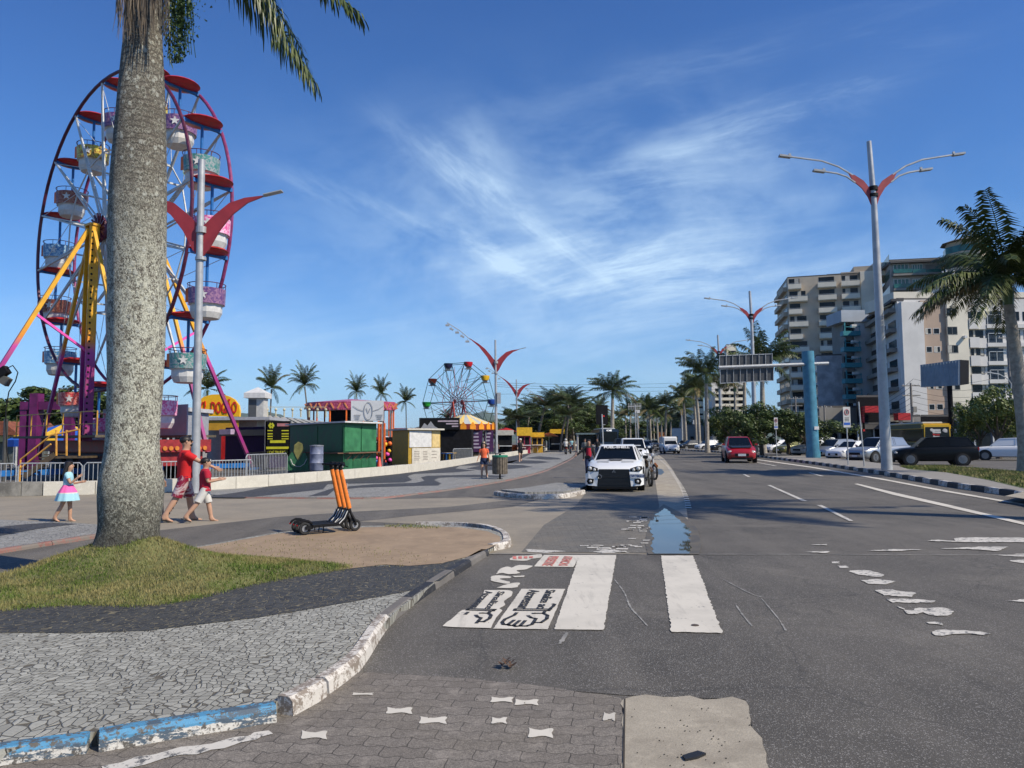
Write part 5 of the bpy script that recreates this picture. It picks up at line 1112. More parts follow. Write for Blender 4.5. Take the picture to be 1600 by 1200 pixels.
# tents and hut at far left
tt = empty('tent', gb(100, 48), 0, 'blue and yellow striped tent roof at the far left', 'tent'); o9 = gb(100, 48); za, zb_ = z_(683, 48), z_(657, 48); rr = 3.2; m = MB()
for k in range(16):
    a0, a1 = k*math.pi/8, (k+1)*math.pi/8; m.mi = 1 if k % 3 == 0 else 0; m.add([(rr*math.cos(a0), rr*math.sin(a0), za), (rr*math.cos(a1), rr*math.sin(a1), za), (0, 0, zb_)], [(0, 1, 2)]); m.add([(rr*math.cos(a0), rr*math.sin(a0), za), (rr*math.cos(a1), rr*math.sin(a1), za), (rr*math.cos(a1), rr*math.sin(a1), za-.4), (rr*math.cos(a0), rr*math.sin(a0), za-.4)], [(0, 1, 2, 3)])
m.build('canopy', [M('tent_blue', (.02, .10, .45), .6), M_yel], tt, nrm=False); m = MB()
for k in range(8): a = k*math.pi/4; m.cyl((rr*math.cos(a)*.97, rr*math.sin(a)*.97, 0), (rr*math.cos(a)*.97, rr*math.sin(a)*.97, za), .04, n=6)
m.build('poles', M_wst, tt)
t3 = empty('tent', gb(45, 52), 0, 'flat yellow awning left of the blue striped tent', 'tent'); o10 = gb(45, 52)
MB().ext(c2([(20, 681), (58, 673), (74, 671), (80, 683), (30, 684)], 52, o10), (0, 3, 0)).build('canopy', M_yel, t3); MB().b2(*rect(22, 24, 683, 740, 52, .1, o10)).b2(*rect(76, 78, 683, 740, 52, .1, o10)).build('poles', M_wst, t3)
ht = empty('hut', gb(5, 60), 0, 'hut with red tiled roof and pale lettered frieze at the left edge', 'hut'); o11 = gb(5, 60)
MB().ext(c2([(-60, 658), (4, 658), (30, 680), (-80, 680)], 58, o11), (0, 6, 0)).build('roof', M('clay_tiles', (.20, .06, .03), .8, var=.35, scale=6, bump=.5), ht)
MB().b2(*rect(-60, 30, 681, 690, 58.5, .2, o11)).build('frieze', M('pale_yellow', (.5, .45, .2), .6), ht); MB().b2(*rect(-60, 30, 690, 740, 59, 4, o11)).build('wall', M('hut_wall', (.09, .10, .09), .7, var=.4), ht)
textmesh('lettering', 'R  A', .40, M_blue, ht, frame(D(12, 685.5, 58.3)-o11, (1, 0, 0), (0, 0, 1)), .01, .01)
# ---------------- low wall, barriers
WP = [(-420, 782), (-60, 777), (66, 775), (250, 770), (380, 764), (508, 753), (624, 741), (700, 731), (770, 718), (810, 711), (860, 703), (878, 700), (892, 698), (905, 696.5)]
WPw = [G(a, b) for a, b in WP]
def lowwall(P, name, label, mat, blk, h=.43, t=.35):
    r = resample(smooth_path(P, .3), blk); m = MB()
    for i in range(len(r)-1):
        a, b = r[i], r[i+1]; 
        if (b-a).length < .1: continue
        d = (b-a).normalized(); n = Vector((-d.y, d.x, 0)); a = a+d*.008; b = b-d*.008
        m.ext([a, b, b+n*t, a+n*t], (0, 0, h+random.uniform(-.006, .006)))
    o = m.build(name, mat, bev=.008); return tag(o, label, 'wall')
M_wallw = conc('white_wall_stone', (.66, .62, .53), (.48, .44, .36), .5, 1.2, .2); M_wallg = conc('weathered_concrete', (.34, .32, .28), (.09, .085, .075), .9, 1.6, .6)
lowwall(WPw[:3], 'low_wall', 'weathered grey concrete block wall at the left edge', M_wallg, 1.0)
lowwall([WPw[2]+Vector((.02, -.02, 0))]+WPw[3:], 'low_wall', 'long low white stone wall curving along the promenade', M_wallw, 1.45)
def barrier(p0, p1, label, mat=M_galv, h=1.05, z0=0, nb=14, group='crowd barriers around the rides', lean=0):
    d = (p1-p0); L = d.length; d.normalize(); e = empty('barrier', (p0.x, p0.y, z0), math.atan2(d.y, d.x), label, 'barrier', group)
    m = MB(); m.tube([(0, 0, .08), (0, 0, h-.1), (.08, lean, h), (L-.08, lean, h), (L, 0, h-.1), (L, 0, .08)], .022, 6); m.tube([(0, 0, .16), (L, 0, .16)], .018, 6); m.build('frame', mat, e)
    m = MB()
    for k in range(1, nb): m.cyl((L*k/nb, 0, .16), (L*k/nb, lean, h), .012, n=5)
    m.build('bars', mat, e); MB().b2(-.0, .05, -.3, .3, 0, .04).b2(L-.05, L, -.3, .3, 0, .04).build('foot', mat, e); return e
def off(p, k=.75): return p+Vector((-p.x*0, k, 0))
bp_ = resample(smooth_path([off(G(a, b)) for a, b in [(-120, 778), (0, 774), (70, 773), (165, 771), (250, 769), (385, 762)]], .3), 2.0)
for i in range(len(bp_)-1):
    a, b = bp_[i], bp_[i+1]; px = 800+F*a.x/a.y
    barrier(a, a+(b-a)*.97, 'grey steel crowd barrier behind the low wall, %s' % ('left of the girl in the striped dress' if px < 95 else 'between the girl and the palm trunk' if px < 200 else 'behind the man in the red shirt' if px < 330 else 'right of the boy in red'), h=.98)
barrier(gb(385, 30.5), gb(449, 33.5), 'long slanted close barred barrier at the foot of the pink leg', h=1.12, nb=26)
barrier(gb(386, 36), gb(420, 41), 'dark barrier in front of the purple stall', M_blk, 1.1, nb=14)
barrier(gb(708, 54), gb(738, 56), 'grey slatted barrier under the carousel', h=1.05, nb=22)
barrier(gb(650, 52), gb(664, 62), 'short barrier beside the mustard kiosk', h=1.05, nb=10)
# planter, stools
pl = empty('planter', gb(799, 94, .1), 0, 'big orange round planter by the wall', 'planter'); MB().lathe([(.55, 0), (.75, .3), (.85, .9), (.8, .95), (.7, .9)], 20).build('pot', M_orange, pl, smooth=True); MB().lathe([(.7, .86), (.1, .9)], 16).build('soil', M('soil', (.05, .035, .02), .9), pl)
for i in range(5):
    e = empty('table_set', gb([697, 702, 815, 836, 846][i], [54, 55, 90, 96, 100][i]), random.random(), ['blue folding table beside the mustard kiosk', 'yellow folding table beside the mustard kiosk', 'white table in front of the first yellow stand', 'white table between the yellow stands', 'white table right of the yellow stands'][i], 'table')
    mt = [M_blue, M_yel, M_white, M_white, M_white][i]; MB().box((0, 0, .74), (.75, .75, .04)).build('top', mt, e)
    for a, b in ((-1, -1), (-1, 1), (1, -1), (1, 1)): MB().cyl((a*.33, b*.33, 0), (a*.28, b*.28, .72), .02, n=6).build('leg', mt, e)

# dark boxes painting the shade of slots onto the low wall, lamp on the left outrigger, gooseneck, festoon lights
wl_ = [o for o in bpy.data.objects if o.get('label', '').startswith('long low white stone wall')][0]
for p0, p1, r in ((625, 646, 731.5), (658, 673, 728.5)):
    a, b = G(p0, r+5.5), G(p1, r+3.5); d = (b-a).normalized(); n = Vector((d.y, -d.x, 0)); MB().ext([a+n*.02+Vector((0, 0, .14)), b+n*.02+Vector((0, 0, .14)), b+n*.02+Vector((0, 0, .34)), a+n*.02+Vector((0, 0, .34))], -n*.05).build('slot_shade', M_dark, wl_)
fl_ = empty('floodlight', gb(8, 27.5), 0, 'dark floodlight clamped near the pink outrigger leg at the left edge', 'floodlight'); of = gb(8, 27.5)
MB().tube([D(18, 742, 27.5)-of, D(10, 700, 27.5)-of, D(9, 640, 27.5)-of, D(14, 612, 27.5)-of, D(24, 596, 27.5)-of, D(28, 582, 27.5)-of, D(20, 571, 27.5)-of, D(10, 576, 27.5)-of], .022, 6).build('cable', M_blk, fl_)
MB().box(D(3, 583, 27.5)-of, (.5, .25, .3), Matrix.Rotation(R(-35), 3, 'Y')).build('lamp_head', M_blk, fl_); MB().box(D(7, 594, 27.5)-of, (.4, .2, .3), Matrix.Rotation(R(30), 3, 'Y')).build('lamp_head', M('lamp_grey', (.10, .095, .08), .5), fl_)
gp_ = empty('utility_pole', gb(8, 33), 0, 'slim dark pole standing behind the barriers at the left edge', 'pole'); MB().cyl((0, 0, 0), (0, 0, toZ(0, 655, 33)), .09, n=8).build('shaft', M('pole_dark', (.06, .06, .06), .6), gp_)
for i, (px, y, c, r0, w_, lb) in enumerate([(256, 46, M_red, 668, .5, 'red pillar left of the lamp post behind the man'), (262, 40, M_wst, 655, .12, 'thin white pole beside the ticket booth')]):
    e = empty('post', gb(px, y), 0, lb, 'post'); MB().cyl((0, 0, 0), (0, 0, z_(r0, y)), w_/2, n=10).build('shaft', c, e); MB().box((0, 0, .05), (w_*1.6, w_*1.6, .1)).build('base', M_grey, e)
def parasol(px, y, r_top, rad, c, lb):
    e = empty('parasol', gb(px, y), 0, lb, 'parasol'); zt = z_(r_top, y); MB().cyl((0, 0, 0), (0, 0, zt), .03, n=6).build('pole', M_wst, e); m = MB().lathe([(rad, zt-.55), (rad*.5, zt-.2), (.02, zt)], 10); m.build('canopy', c, e); MB().lathe([(.25, 0), (.22, .1)], 10).build('base', M_grey, e)
parasol(604, 58, 680, 1.0, M_white, 'white parasol between the orange posts and the mustard kiosk'); parasol(790, 96, 668, 1.5, M_red, 'red parasol behind the tall lamp post'); parasol(858, 104, 676, 1.3, M_orange, 'orange parasol between the yellow stands')
for k, (px, y, lb) in enumerate([(601, 52, 'pile of toy prizes in reds and pinks beside the green kiosk'), (612, 56, 'second pile of toy prizes left of the mustard kiosk'), (640, 66, 'toy prizes hung behind the mustard kiosk')]):
    e = empty('prize_rack', gb(px, y), 0, lb, 'prize rack'); MB().b2(-.7, .7, 0, .06, 0, 1.9).build('rack', M_dark, e)
    for q in range(14): MB().sph((random.uniform(-.6, .6), -.12, random.uniform(.2, 1.8)), random.uniform(.10, .17), 6).build('toy', [M_red, M_pink, M_yel, M_blue, M_white, M_orange][q % 6], e, smooth=True)
# ================================================================ LAMPS, SIGNS, BUILDINGS
random.seed(14)
M_pole = M('lamp_pole_grey', (.40, .405, .41), .45, metal=.3, var=.12, scale=3); M_wing = M('red_wing', (.30, .028, .035), .5, var=.15, scale=2); M_lum = M('luminaire', (.36, .37, .38), .4, var=.1)
def blade(mb, lo, up, s_, y0=-.03, t=.06): mb.ext([(s_*x, y0, z) for x, z in lo+list(reversed(up))], (0, t, 0))
def y_lamp(base, zj, zt, r0, r1, label, boom=False, rz=0, sc=1.0, left_boom_pts=None):
    e = empty('street_lamp', base, rz, label, 'street lamp', 'two winged street lamps along the promenade')
    MB().tube([(0, 0, 0), (-.02, 0, zt*.5), (-.05, 0, zt)], [r0, (r0+r1)/2, r1], 16).build('pole', M_pole, e, smooth=True)
    MB().cyl((0, 0, zj-.1), (0, 0, zj+.0), r0*1.25, n=16).build('collar', M_pole, e); MB().cyl((0, 0, zj+.8), (0, 0, zj+1.0), r0*1.25, n=16).build('collar', M_pole, e)
    lo = [(.05, 0), (.25, .22), (.60, .88), (1.0, 1.40), (1.5, 1.80), (2.0, 2.0)]; up = [(.05, 1.02), (.42, 1.40), (.9, 1.80), (1.4, 1.97), (2.0, 2.04)]
    lo = [(x*sc, z*sc) for x, z in lo]; up = [(x*sc, z*sc) for x, z in up]
    for s_ in (1, -1):
        m = MB(); l2, u2 = lo, up
        if s_ < 0 and boom: l2 = [(.05, 0), (.3, .5), (.8, 1.4), (1.5, 2.3), (2.3, 3.0)]; u2 = [(.05, 1.0), (.4, 1.45), (.95, 2.1), (1.5, 2.55), (2.3, 3.05)]
        blade(m, l2, u2, s_); w_ = m.xf(Matrix.Translation((0, 0, zj))).build('wing', M_wing, e)
        if s_ < 0 and boom:
            MB().tube([(-2.2, 0, zj+2.9), (-3.2, 0, zj+3.75), (-4.3, 0, zj+4.45)], .035, 6).build('boom', M_pole, e)
            for k, (x, z) in enumerate([(2.5, 2.75), (2.95, 3.2), (3.4, 3.55), (3.9, 3.85), (4.25, 4.2)]): MB().box((-x, -.1, zj+z), (.34, .28, .14), Matrix.Rotation(R(25*(k % 2)), 3, 'Y')).cyl((-x, 0, zj+z), (-x, 0, zj+z+.25), .02, n=5).build('floodlight', M_lum, e)
        else:
            MB().tube([(s_*1.7*sc, 0, zj+1.93*sc), (s_*2.05*sc, 0, zj+2.03*sc)], .03, 6).box((s_*2.33*sc, 0, zj+2.12*sc), (.62, .26, .03), Matrix.Rotation(-s_*R(13), 3, 'Y')).build('luminaire', M_lum, e)
    return e
def zz(row, y): return D(800, row, y).z
b0 = gb(306.5, 24.3); y_lamp(b0, zz(399, 24.3), zz(247, 24.3), .14, .11, 'nearest two winged street lamp standing right of the big palm', rz=R(0))
for px, row, jr, tr, lb in [(775.5, 716, 582, 531, 'street lamp with a floodlight boom rising beside the carousel'), (808, 704, 622, 593, 'second floodlight boom lamp, above the orange planter'), (856, 698, 641, 619, 'third floodlight boom lamp, between the yellow stands')]:
    y = {775.5: 66, 808: 107, 856: 150}[px]; y_lamp(gb(px, y), zz(jr, y), zz(tr, y), .15, .08, lb, boom=True)
y_lamp(gb(902, 185), zz(655, 185), zz(640, 185), .12, .08, 'farthest winged lamp of the promenade, in front of dark trees')
MB().box((.25, -.1, zz(622, 66)), (.32, .3, .95)).build('control_box', M_lum, [o for o in bpy.data.objects if o.get('label', '').startswith('street lamp with a floodlight')][0])
def four_lamp(base, zj, zt, label, first=[None]):
    if first[0] is None:
        e = empty('street_lamp', (0, 0, 0), 0, label, 'street lamp', 'four armed street lamps along the median')
        MB().tube([(0, 0, 0), (0, 0, 4), (0, 0, 12.4), (-.1, 0, 15.6)], [.25, .22, .14, .11], 18).build('pole', M_pole, e, smooth=True)
        MB().cyl((0, 0, 12.9), (0, 0, 13.05), .2, n=16).cyl((0, 0, 13.2), (0, 0, 13.4), .2, n=16).build('clamp', M_blk, e)
        for s_ in (1, -1):
            m = MB(); blade(m, [(.1, 0), (.28, .5), (.55, .92), (.95, 1.28)], [(.1, .8), (.45, 1.28), (.85, 1.55), (1.15, 1.66)], s_)
            m.xf(Matrix.Translation((0, 0, 12.4))).build('wing', M_wing, e)
            for pts in ([(.95, 1.56), (1.6, 1.98), (2.4, 2.28), (3.9, 2.5)], [(.85, 1.2), (1.25, 1.5), (1.7, 1.66), (2.3, 1.76)]):
                a_ = MB().tube([(s_*x, 0, 12.4+z) for x, z in pts], .045, 6).build('arm', M_pole, e, smooth=True)
                x, z = pts[-1]; MB().box((s_*(x+.25), 0, 12.42+z), (.56, .24, .09), Matrix.Rotation(-s_*R(8), 3, 'Y')).box((s_*(x+.02), 0, 12.5+z), (.1, .08, .1)).build('luminaire', M_lum, a_)
        first[0] = e; e.location = base; e.scale = (1, 1, (zj-base.z)/12.4) ; return e
    e = copy_tree(first[0], None, base, 0, label, (1, 1, (zj-base.z)/12.4)); return e
e1 = four_lamp(gb(1384, 35.2, .165), zz(327, 35.2), 0, 'tallest four armed street lamp standing on the median kerb at right'); e1.rotation_euler = (0, R(-.35), 0)
for px, y, jr, lb in [(1180, 71, 509, 'four armed street lamp behind the sign gantry'), (1127, 101, 562, 'four armed street lamp left of the gantry, third from the camera'), (1066, 170, 632, 'dark four armed street lamp far down the avenue')]:
    e = four_lamp(gb(px, y, .1), zz(jr, y), 0, lb)
# out of view lamp whose shadow crosses the road
e = four_lamp(Vector((18.6, 11.2, .1)), 11.5, 0, 'four armed street lamp beyond the right edge')
# gantry
ga = empty('sign_gantry', gb(1270, 58, .165), 0, 'sign gantry with a thick blue column and dark ribbed sign backs', 'sign gantry'); og = gb(1270, 58, .165)
def gd(px, row, y=58): return D(px, row, y)-og
M_col = M('blue_column_paint', (.055, .20, .29), .5, var=.2, scale=2)
ct = gd(1262, 549); MB().tube([(0, 0, 0), ct*.5, ct], [.47, .46, .45], 24).build('column', M_col, ga, smooth=True)
MB().cyl((0, 0, 0), (0, 0, .5), .52, n=24).build('column_base', M_col, ga)
MB().cyl(gd(1122, 574.5)+Vector((0, -.15, 0)), gd(1293, 568)+Vector((0, -.15, 0)), .13, n=12).build('beam', M_galv, ga, smooth=True)
for (r0, r1, q0, q1, a, b) in ((556, 574, 553, 571, 1124, 1206), (577.5, 599, 574, 594.5, 1125, 1208)):
    m = MB().ext([gd(a, r0), gd(b, q0), gd(b, q1), gd(a, r1)], (0, .05, 0)); s_ = m.build('sign_panel', M('sign_back', (.045, .048, .052), .5, var=.2), ga); m = MB()
    for k in range(9):
        f = k/8; p = gd(a+(b-a)*f, r0+(q0-r0)*f-1); q = gd(a+(b-a)*f, r1+(q1-r1)*f+.5); m.bar(p+Vector((0, -.06, 0)), q+Vector((0, -.06, 0)), .07, .03)
    m.bar(gd(a, r0)+Vector((0, -.03, 0)), gd(b, q0)+Vector((0, -.03, 0)), .05, .05); m.bar(gd(a, r1)+Vector((0, -.03, 0)), gd(b, q1)+Vector((0, -.03, 0)), .05, .05); m.build('ribs', M_galv, s_)
MB().box(gd(1272, 669)+Vector((0, -.5, 0)), (.35, .02, .25)).build('sticker', M_white, ga)
# small signs
def sign(px, y, r_top, r_bot, w_, label, style, z0=.165):
    b = gb(px, y, z0); e = empty('traffic_sign', b, 0, label, 'traffic sign'); zt = zz(r_top, y)-z0; zb2 = zz(r_bot, y)-z0
    MB().cyl((0, 0, 0), (0, 0, zt), .032, n=8).build('post', M_galv, e)
    s_ = MB().b2(-w_/2, w_/2, -.05, -.035, zb2, zt).build('plate', M_white, e)
    if style == 'park':
        m = MB(); zc = zt-(zt-zb2)*.26; m.tube([(.13*math.sin(R(i*20))*w_/.45, -.056, zc+.15*math.cos(R(i*20))) for i in range(19)], .018, 4, cap=False); m.build('ring', M_red, s_)
        textmesh('letter', 'E', .22, M_blk, s_, frame((0, -.056, zc), (1, 0, 0), (0, 0, 1)), .005, .003)
        MB().b2(-w_*.42, w_*.42, -.056, -.05, zb2+(zt-zb2)*.12, zb2+(zt-zb2)*.24).build('blue_band', M('sign_blue', (.03, .12, .5), .5), s_); m = MB()
        for k in range(3): m.b2(-w_*.3, w_*.3, -.056, -.05, zb2+(zt-zb2)*(.31+.07*k), zb2+(zt-zb2)*(.335+.07*k))
        m.build('small_print', M_blk, s_)
    elif style == 'round':
        pass
    return e
sign(1324, 42, 639, 671, .40, 'tall white parking sign with a blue stripe in front of the silver cars', 'park')
sign(1213, 62, 655, 673, .30, 'narrow parking sign seen edge on behind the red car', 'park')
sign(1152, 88, 671, 683, .42, 'white and blue parking sign left of the red car', 'park')
sp = empty('sign_post', gb(1349, 39.5, .165), 0, 'slim bare grey post right of the tall parking sign', 'post'); MB().tube([(0, 0, 0), gb(1344, 39.5)-gb(1349, 39.5)+Vector((0, 0, zz(636, 39.5)))], .035, 8).build('shaft', M_galv, sp)
# traffic light in the middle
tl = empty('traffic_light', gb(941, 56), 0, 'traffic light seen from behind on a grey post beside the white car', 'traffic light'); zt = zz(648, 56)
MB().tube([(.1, 0, 0), (0, 0, zt)], .055, 8).build('post', M_galv, tl); MB().box((0, .12, zz(649, 56)), (.66, .25, 1.25)).box((0, .02, zz(649, 56)), (.9, .03, 1.45)).build('housing', M_blk, tl, bev=.03); MB().b2(0, .25, -.02, .02, zt-.8, zt-.75).build('bracket', M_galv, tl)
lr = MB(); lr.sph((.14, .0, zz(651, 56)), .05, 6); lr.build('red_lamp', M('signal_red', (.5, .02, .02), .3, emit=(.6, .02, .02)), tl)
# ---- buildings
class Face:
    def __init__(s, a, b): s.a, s.b = V2(a), V2(b); s.w = (s.b-s.a).length; s.fr = wf(s.a, s.b); s.n = Vector(s.fr.col[2][:3])
    def X(s, px):
        k = (px-800)/F; d = s.b-s.a; t = (k*s.a.y-s.a.x)/(d.x-k*d.y); return t*s.w
    def Z(s, row, px=None):
        t = 0 if px is None else s.X(px)/s.w; y = s.a.y+(s.b.y-s.a.y)*t; return D(px or 1300, row, y).z
    def box(s, mb, x0, x1, z0, z1, t0, t1, mi=None):
        m = MB().b2(x0, x1, z0, z1, t0, t1); m.xf(s.fr); mb.add(m.v, m.f, mi)
    def px(s, mb, p0, p1, r0, r1, t0, t1, mi=None):
        pm = (p0+p1)/2; s.box(mb, s.X(p0), s.X(p1), s.Z(r1, pm), s.Z(r0, pm), t0, t1, mi)
M_glass = M('window_glass', (.010, .013, .016), .2, var=.5, scale=.6, spec=.25); M_glass2 = M('green_glass', (.02, .12, .105), .2, var=.3, scale=.8); M_cb = M('beige_render', (.48, .40, .30), .8, var=.1, scale=.5); M_cw = M('pale_render', (.70, .64, .52), .8, var=.08, scale=.4)
M_gw = M('grey_white_render', (.60, .58, .55), .8, var=.08, scale=.4); M_bw = M('bluish_render', (.40, .44, .48), .8, var=.1, scale=.4); M_tan = M('tan_render', (.40, .30, .23), .8, var=.08, scale=.4); M_teal = M('teal_paint', (.03, .22, .27), .5, var=.2)
M_gry = M('grey_render', (.22, .21, .19), .8, var=.15, scale=.4); M_fr = M('white_frame', (.6, .6, .58), .5, var=.05); M_roofd = M('roof_dark', (.09, .085, .08), .8, var=.2)
M_curt = M('curtain', (.42, .40, .35), .8, var=.2, scale=2)
def win(f, root, x0, x1, z0, z1, fw_=.07, bars=1, mat=None, sill=True):
    m = MB(); f.box(m, x0, x1, z0, z1, -.02, .02); w_ = m.build('window', mat or M_glass, root, nrm=False); m = MB()
    for a, b, c, d in ((x0-fw_, x1+fw_, z1, z1+fw_), (x0-fw_, x1+fw_, z0-fw_, z0), (x0-fw_, x0, z0, z1), (x1, x1+fw_, z0, z1)): f.box(m, a, b, c, d, -.01, .03)
    for k in range(bars): x = x0+(x1-x0)*(k+1)/(bars+1); f.box(m, x-.025, x+.025, z0, z1, .0, .05)
    m.build('frame', M_fr if sill else M_gry, w_, nrm=False)
    if random.random() < .5: m = MB(); f.box(m, x0, x0+(x1-x0)*random.uniform(.3, .55), z0, z1, .0, .028); m.build('curtain', M_curt, w_, nrm=False)
    return w_
def bshell(name, label, L, C, Rr, zt, mat, cat='building'):
    L, C, Rr = V2(L), V2(C), V2(Rr); e = empty(name, (0, 0, 0), 0, label, cat); m = MB(); prism(m, [L, C, Rr, L+Rr-C], 0, zt); m.build('wall', mat, e)
    m = MB(); prism(m, [L, C, Rr, L+Rr-C], zt+.01, zt+.25); m.build('roof', M_roofd, e)
    return e, Face(L, C), Face(C, Rr)
# A: beige balcony tower
A, al, af = bshell('apartment_tower', 'tall beige apartment tower with stacked cream balconies', gb(1221, 190), gb(1239, 172), gb(1374, 167), zz(437, 172), M_cb)
m = MB(); af.px(m, 1322, 1374, 424, 437, -9, .0); af.px(m, 1343, 1374, 415, 426, -8, -.5); m.build('penthouse', M_cb, A)
m = MB(); af.px(m, 1300, 1324, 427, 437, -6, -.5); af.px(m, 1256, 1290, 431, 437, -6, -.6); m.build('rooftop_room', M_roofd, A)
m = MB(); af.px(m, 1352, 1374, 424, 690, .0, .35); m.build('stair_wall', M_cw, A)
base_z = af.Z(452, 1250)
for r_ in range(13):
    zb2 = base_z-2.9*r_
    if zb2 < 1: break
    for bi, (p0, p1) in enumerate(((1237, 1267 if r_ % 2 else 1258), (1284, 1313), (1321, 1350))):
        x0, x1 = af.X(p0), af.X(p1)
        m = MB(); af.box(m, x0, x1, zb2, zb2+1.05, 1.0, 1.15); af.box(m, x0, x1, zb2-.15, zb2+.1, 0, 1.0); af.box(m, x0, x0+.15, zb2, zb2+1.05, 0, 1.0); af.box(m, x1-.15, x1, zb2, zb2+1.05, 0, 1.0); m.build('balcony', M_cw, A, nrm=False)
        m = MB(); af.box(m, x0+.3, x1-.3, zb2+.2, zb2+2.45, -.02, .03); m.build('window', M_glass, A, nrm=False)
        m = MB(); af.box(m, x0, x1, zb2+1.2, zb2+1.27, 1.05, 1.1); m.build('handrail', M_galv, A, nrm=False)
        if random.random() < .55: q = random.uniform(.1, .7)*(x1-x0); m = MB(); af.box(m, x0+q, x0+q+random.uniform(.5, 1.1), zb2+.9, zb2+2.4, .035, .06); m.build('curtain', M_curt, A, nrm=False)
    win(af, A, af.X(1360), af.X(1366), zb2+.9, zb2+2.0, bars=1)
    for k in range(2):
        m = MB(); al.box(m, al.w*(.1+.45*k), al.w*(.45+.45*k), zb2+.3, zb2+2.1, -.02, .03); m.build('window', M_glass, A, nrm=False)
        m = MB(); al.box(m, al.w*(.08+.45*k), al.w*(.47+.45*k), zb2-.1, zb2+.9, 0, .9); m.build('balcony', M_cb, A, nrm=False)
# H: grey wall block under the tower
H_, hl_, hf = bshell('apartment_building', 'stained grey concrete block below the beige tower', gb(1272, 150), gb(1281, 140), gb(1326, 139), zz(559, 140), M('stained_grey', (.36, .37, .39), .85, var=.3, scale=.6))
for k in range(5):
    z = zz(575+k*19, 141)
    for (p0, p1) in ((1274, 1280),): m = MB(); hl_.box(m, .2, hl_.w-.4, z-.8, z+.6, -.02, .03); m.build('window', M_glass, H_, nrm=False); m = MB(); hl_.box(m, 0, hl_.w, z-1.3, z-.9, 0, .9); m.build('balcony', M_gw, H_, nrm=False)
# B: bluish block with teal balconies
B, bl, bf = bshell('apartment_building', 'narrow pale blue building with turquoise balconies', gb(1330, 150), gb(1342, 136), gb(1392, 136), zz(503, 136), M('pale_blue_white', (.50, .53, .55), .8, var=.1, scale=.4))
m = MB(); bf.px(m, 1318, 1392, 485, 503, -6, .5); m.build('parapet', M_bw, B)
m = MB(); bf.px(m, 1330, 1342, 503, 690, -7, -1.2); m.build('side_wall', M_gry, B)
for k in range(6):
    r0 = 520+k*24.5; m = MB(); bf.px(m, 1316, 1343, r0-1, r0+6, .2, 1.6); m.build('balcony', M_teal, B, nrm=False); m = MB(); bf.px(m, 1318, 1320, r0-14, r0-1, 1.4, 1.5); bf.px(m, 1341, 1342, r0-10, r0-1, 1.4, 1.5); bf.px(m, 1318, 1343, r0-8, r0-7, 1.4, 1.5); m.build('handrail', M_teal, B, nrm=False)
    m = MB(); bf.px(m, 1325, 1338, r0-13, r0, -1.0, -.9+.2); m.build('window', M_glass, B, nrm=False)
    m = MB(); bf.px(m, 1332, 1340, r0-12, r0-7, .3, 1.0); m.build('air_conditioner', M_white, B, nrm=False)
# C: green glass building and its white top block
C_, cl_, cf = bshell('apartment_building', 'building with green glass balustrades and a white box on its roof', gb(1381, 178), gb(1402, 160), gb(1492, 158), zz(411, 160), M('warm_grey_render', (.36, .33, .29), .8, var=.1, scale=.4))
m = MB(); cf.px(m, 1388, 1453, 399, 420, -16, -6); m.build('water_tank_block', M_cw, C_)
m = MB(); cf.px(m, 1398, 1494, 408, 411, -12, 1.3); m.build('eaves', M_roofd, C_)
for k in range(5):
    r0 = 422+k*23
    for p0, p1 in ((1402, 1432), (1432, 1454), (1454, 1490)):
        m = MB(); cf.px(m, p0+.5, p1-.5, r0, r0+6, 1.1, 1.2); m.build('balustrade', M_glass2, C_, nrm=False)
        m = MB(); cf.px(m, p0+2, p1-2, r0-9, r0+4, -.02, .04); m.build('window', M_glass2 if p0 < 1450 else M_gry, C_, nrm=False); m = MB()
        if p0 < 1450:
            for q in range(5): cf.px(m, p0+3+q*(p1-p0-6)/4-.5, p0+3+q*(p1-p0-6)/4+.5, r0-9, r0+1, .03, .1)
            cf.px(m, p0+2, p1-2, r0-9.5, r0-8.5, .03, .1); m.build('mullions', M_fr, C_, nrm=False)
    m = MB(); cf.px(m, 1402, 1490, r0+6, r0+9, 0, 1.3); m.build('floor_slab', M_gry, C_, nrm=False)
    m = MB(); cl_.box(m, .3, cl_.w-.3, zz(r0+4, 168), zz(r0-8, 168), .0, .06); m.build('window', M_glass2, C_, nrm=False)
# E: round glazed tower
E_ = empty('apartment_tower', (0, 0, 0), 0, 'octagonal tower with a teal glazed top floor behind the palm fronds', 'building'); ec = gb(1526, 152); re_ = 4.3
MB().lathe([(re_, 0), (re_, zz(402, 152)), ], 8, (ec.x, ec.y)).build('wall', M_cb, E_); MB().lathe([(re_*1.02, zz(402, 152)), (re_*1.02, zz(392, 152))], 8, (ec.x, ec.y)).build('glazing', M_glass2, E_)
MB().lathe([(re_*.92, zz(392, 152)), (re_*.92, zz(385, 152))], 8, (ec.x, ec.y)).build('top_floor', M_cb, E_); MB().lathe([(re_*1.15, zz(385, 152)), (re_*.6, zz(379, 152))], 8, (ec.x, ec.y)).build('roof', M_roofd, E_)
for k in range(6):
    m = MB(); a = R(-150+k*24); m.lathe([(re_*1.01, zz(425+k*22, 152)), (re_*1.01, zz(416+k*22, 152))], 8, (ec.x, ec.y)); m.build('window_band', M_glass, E_, nrm=False)
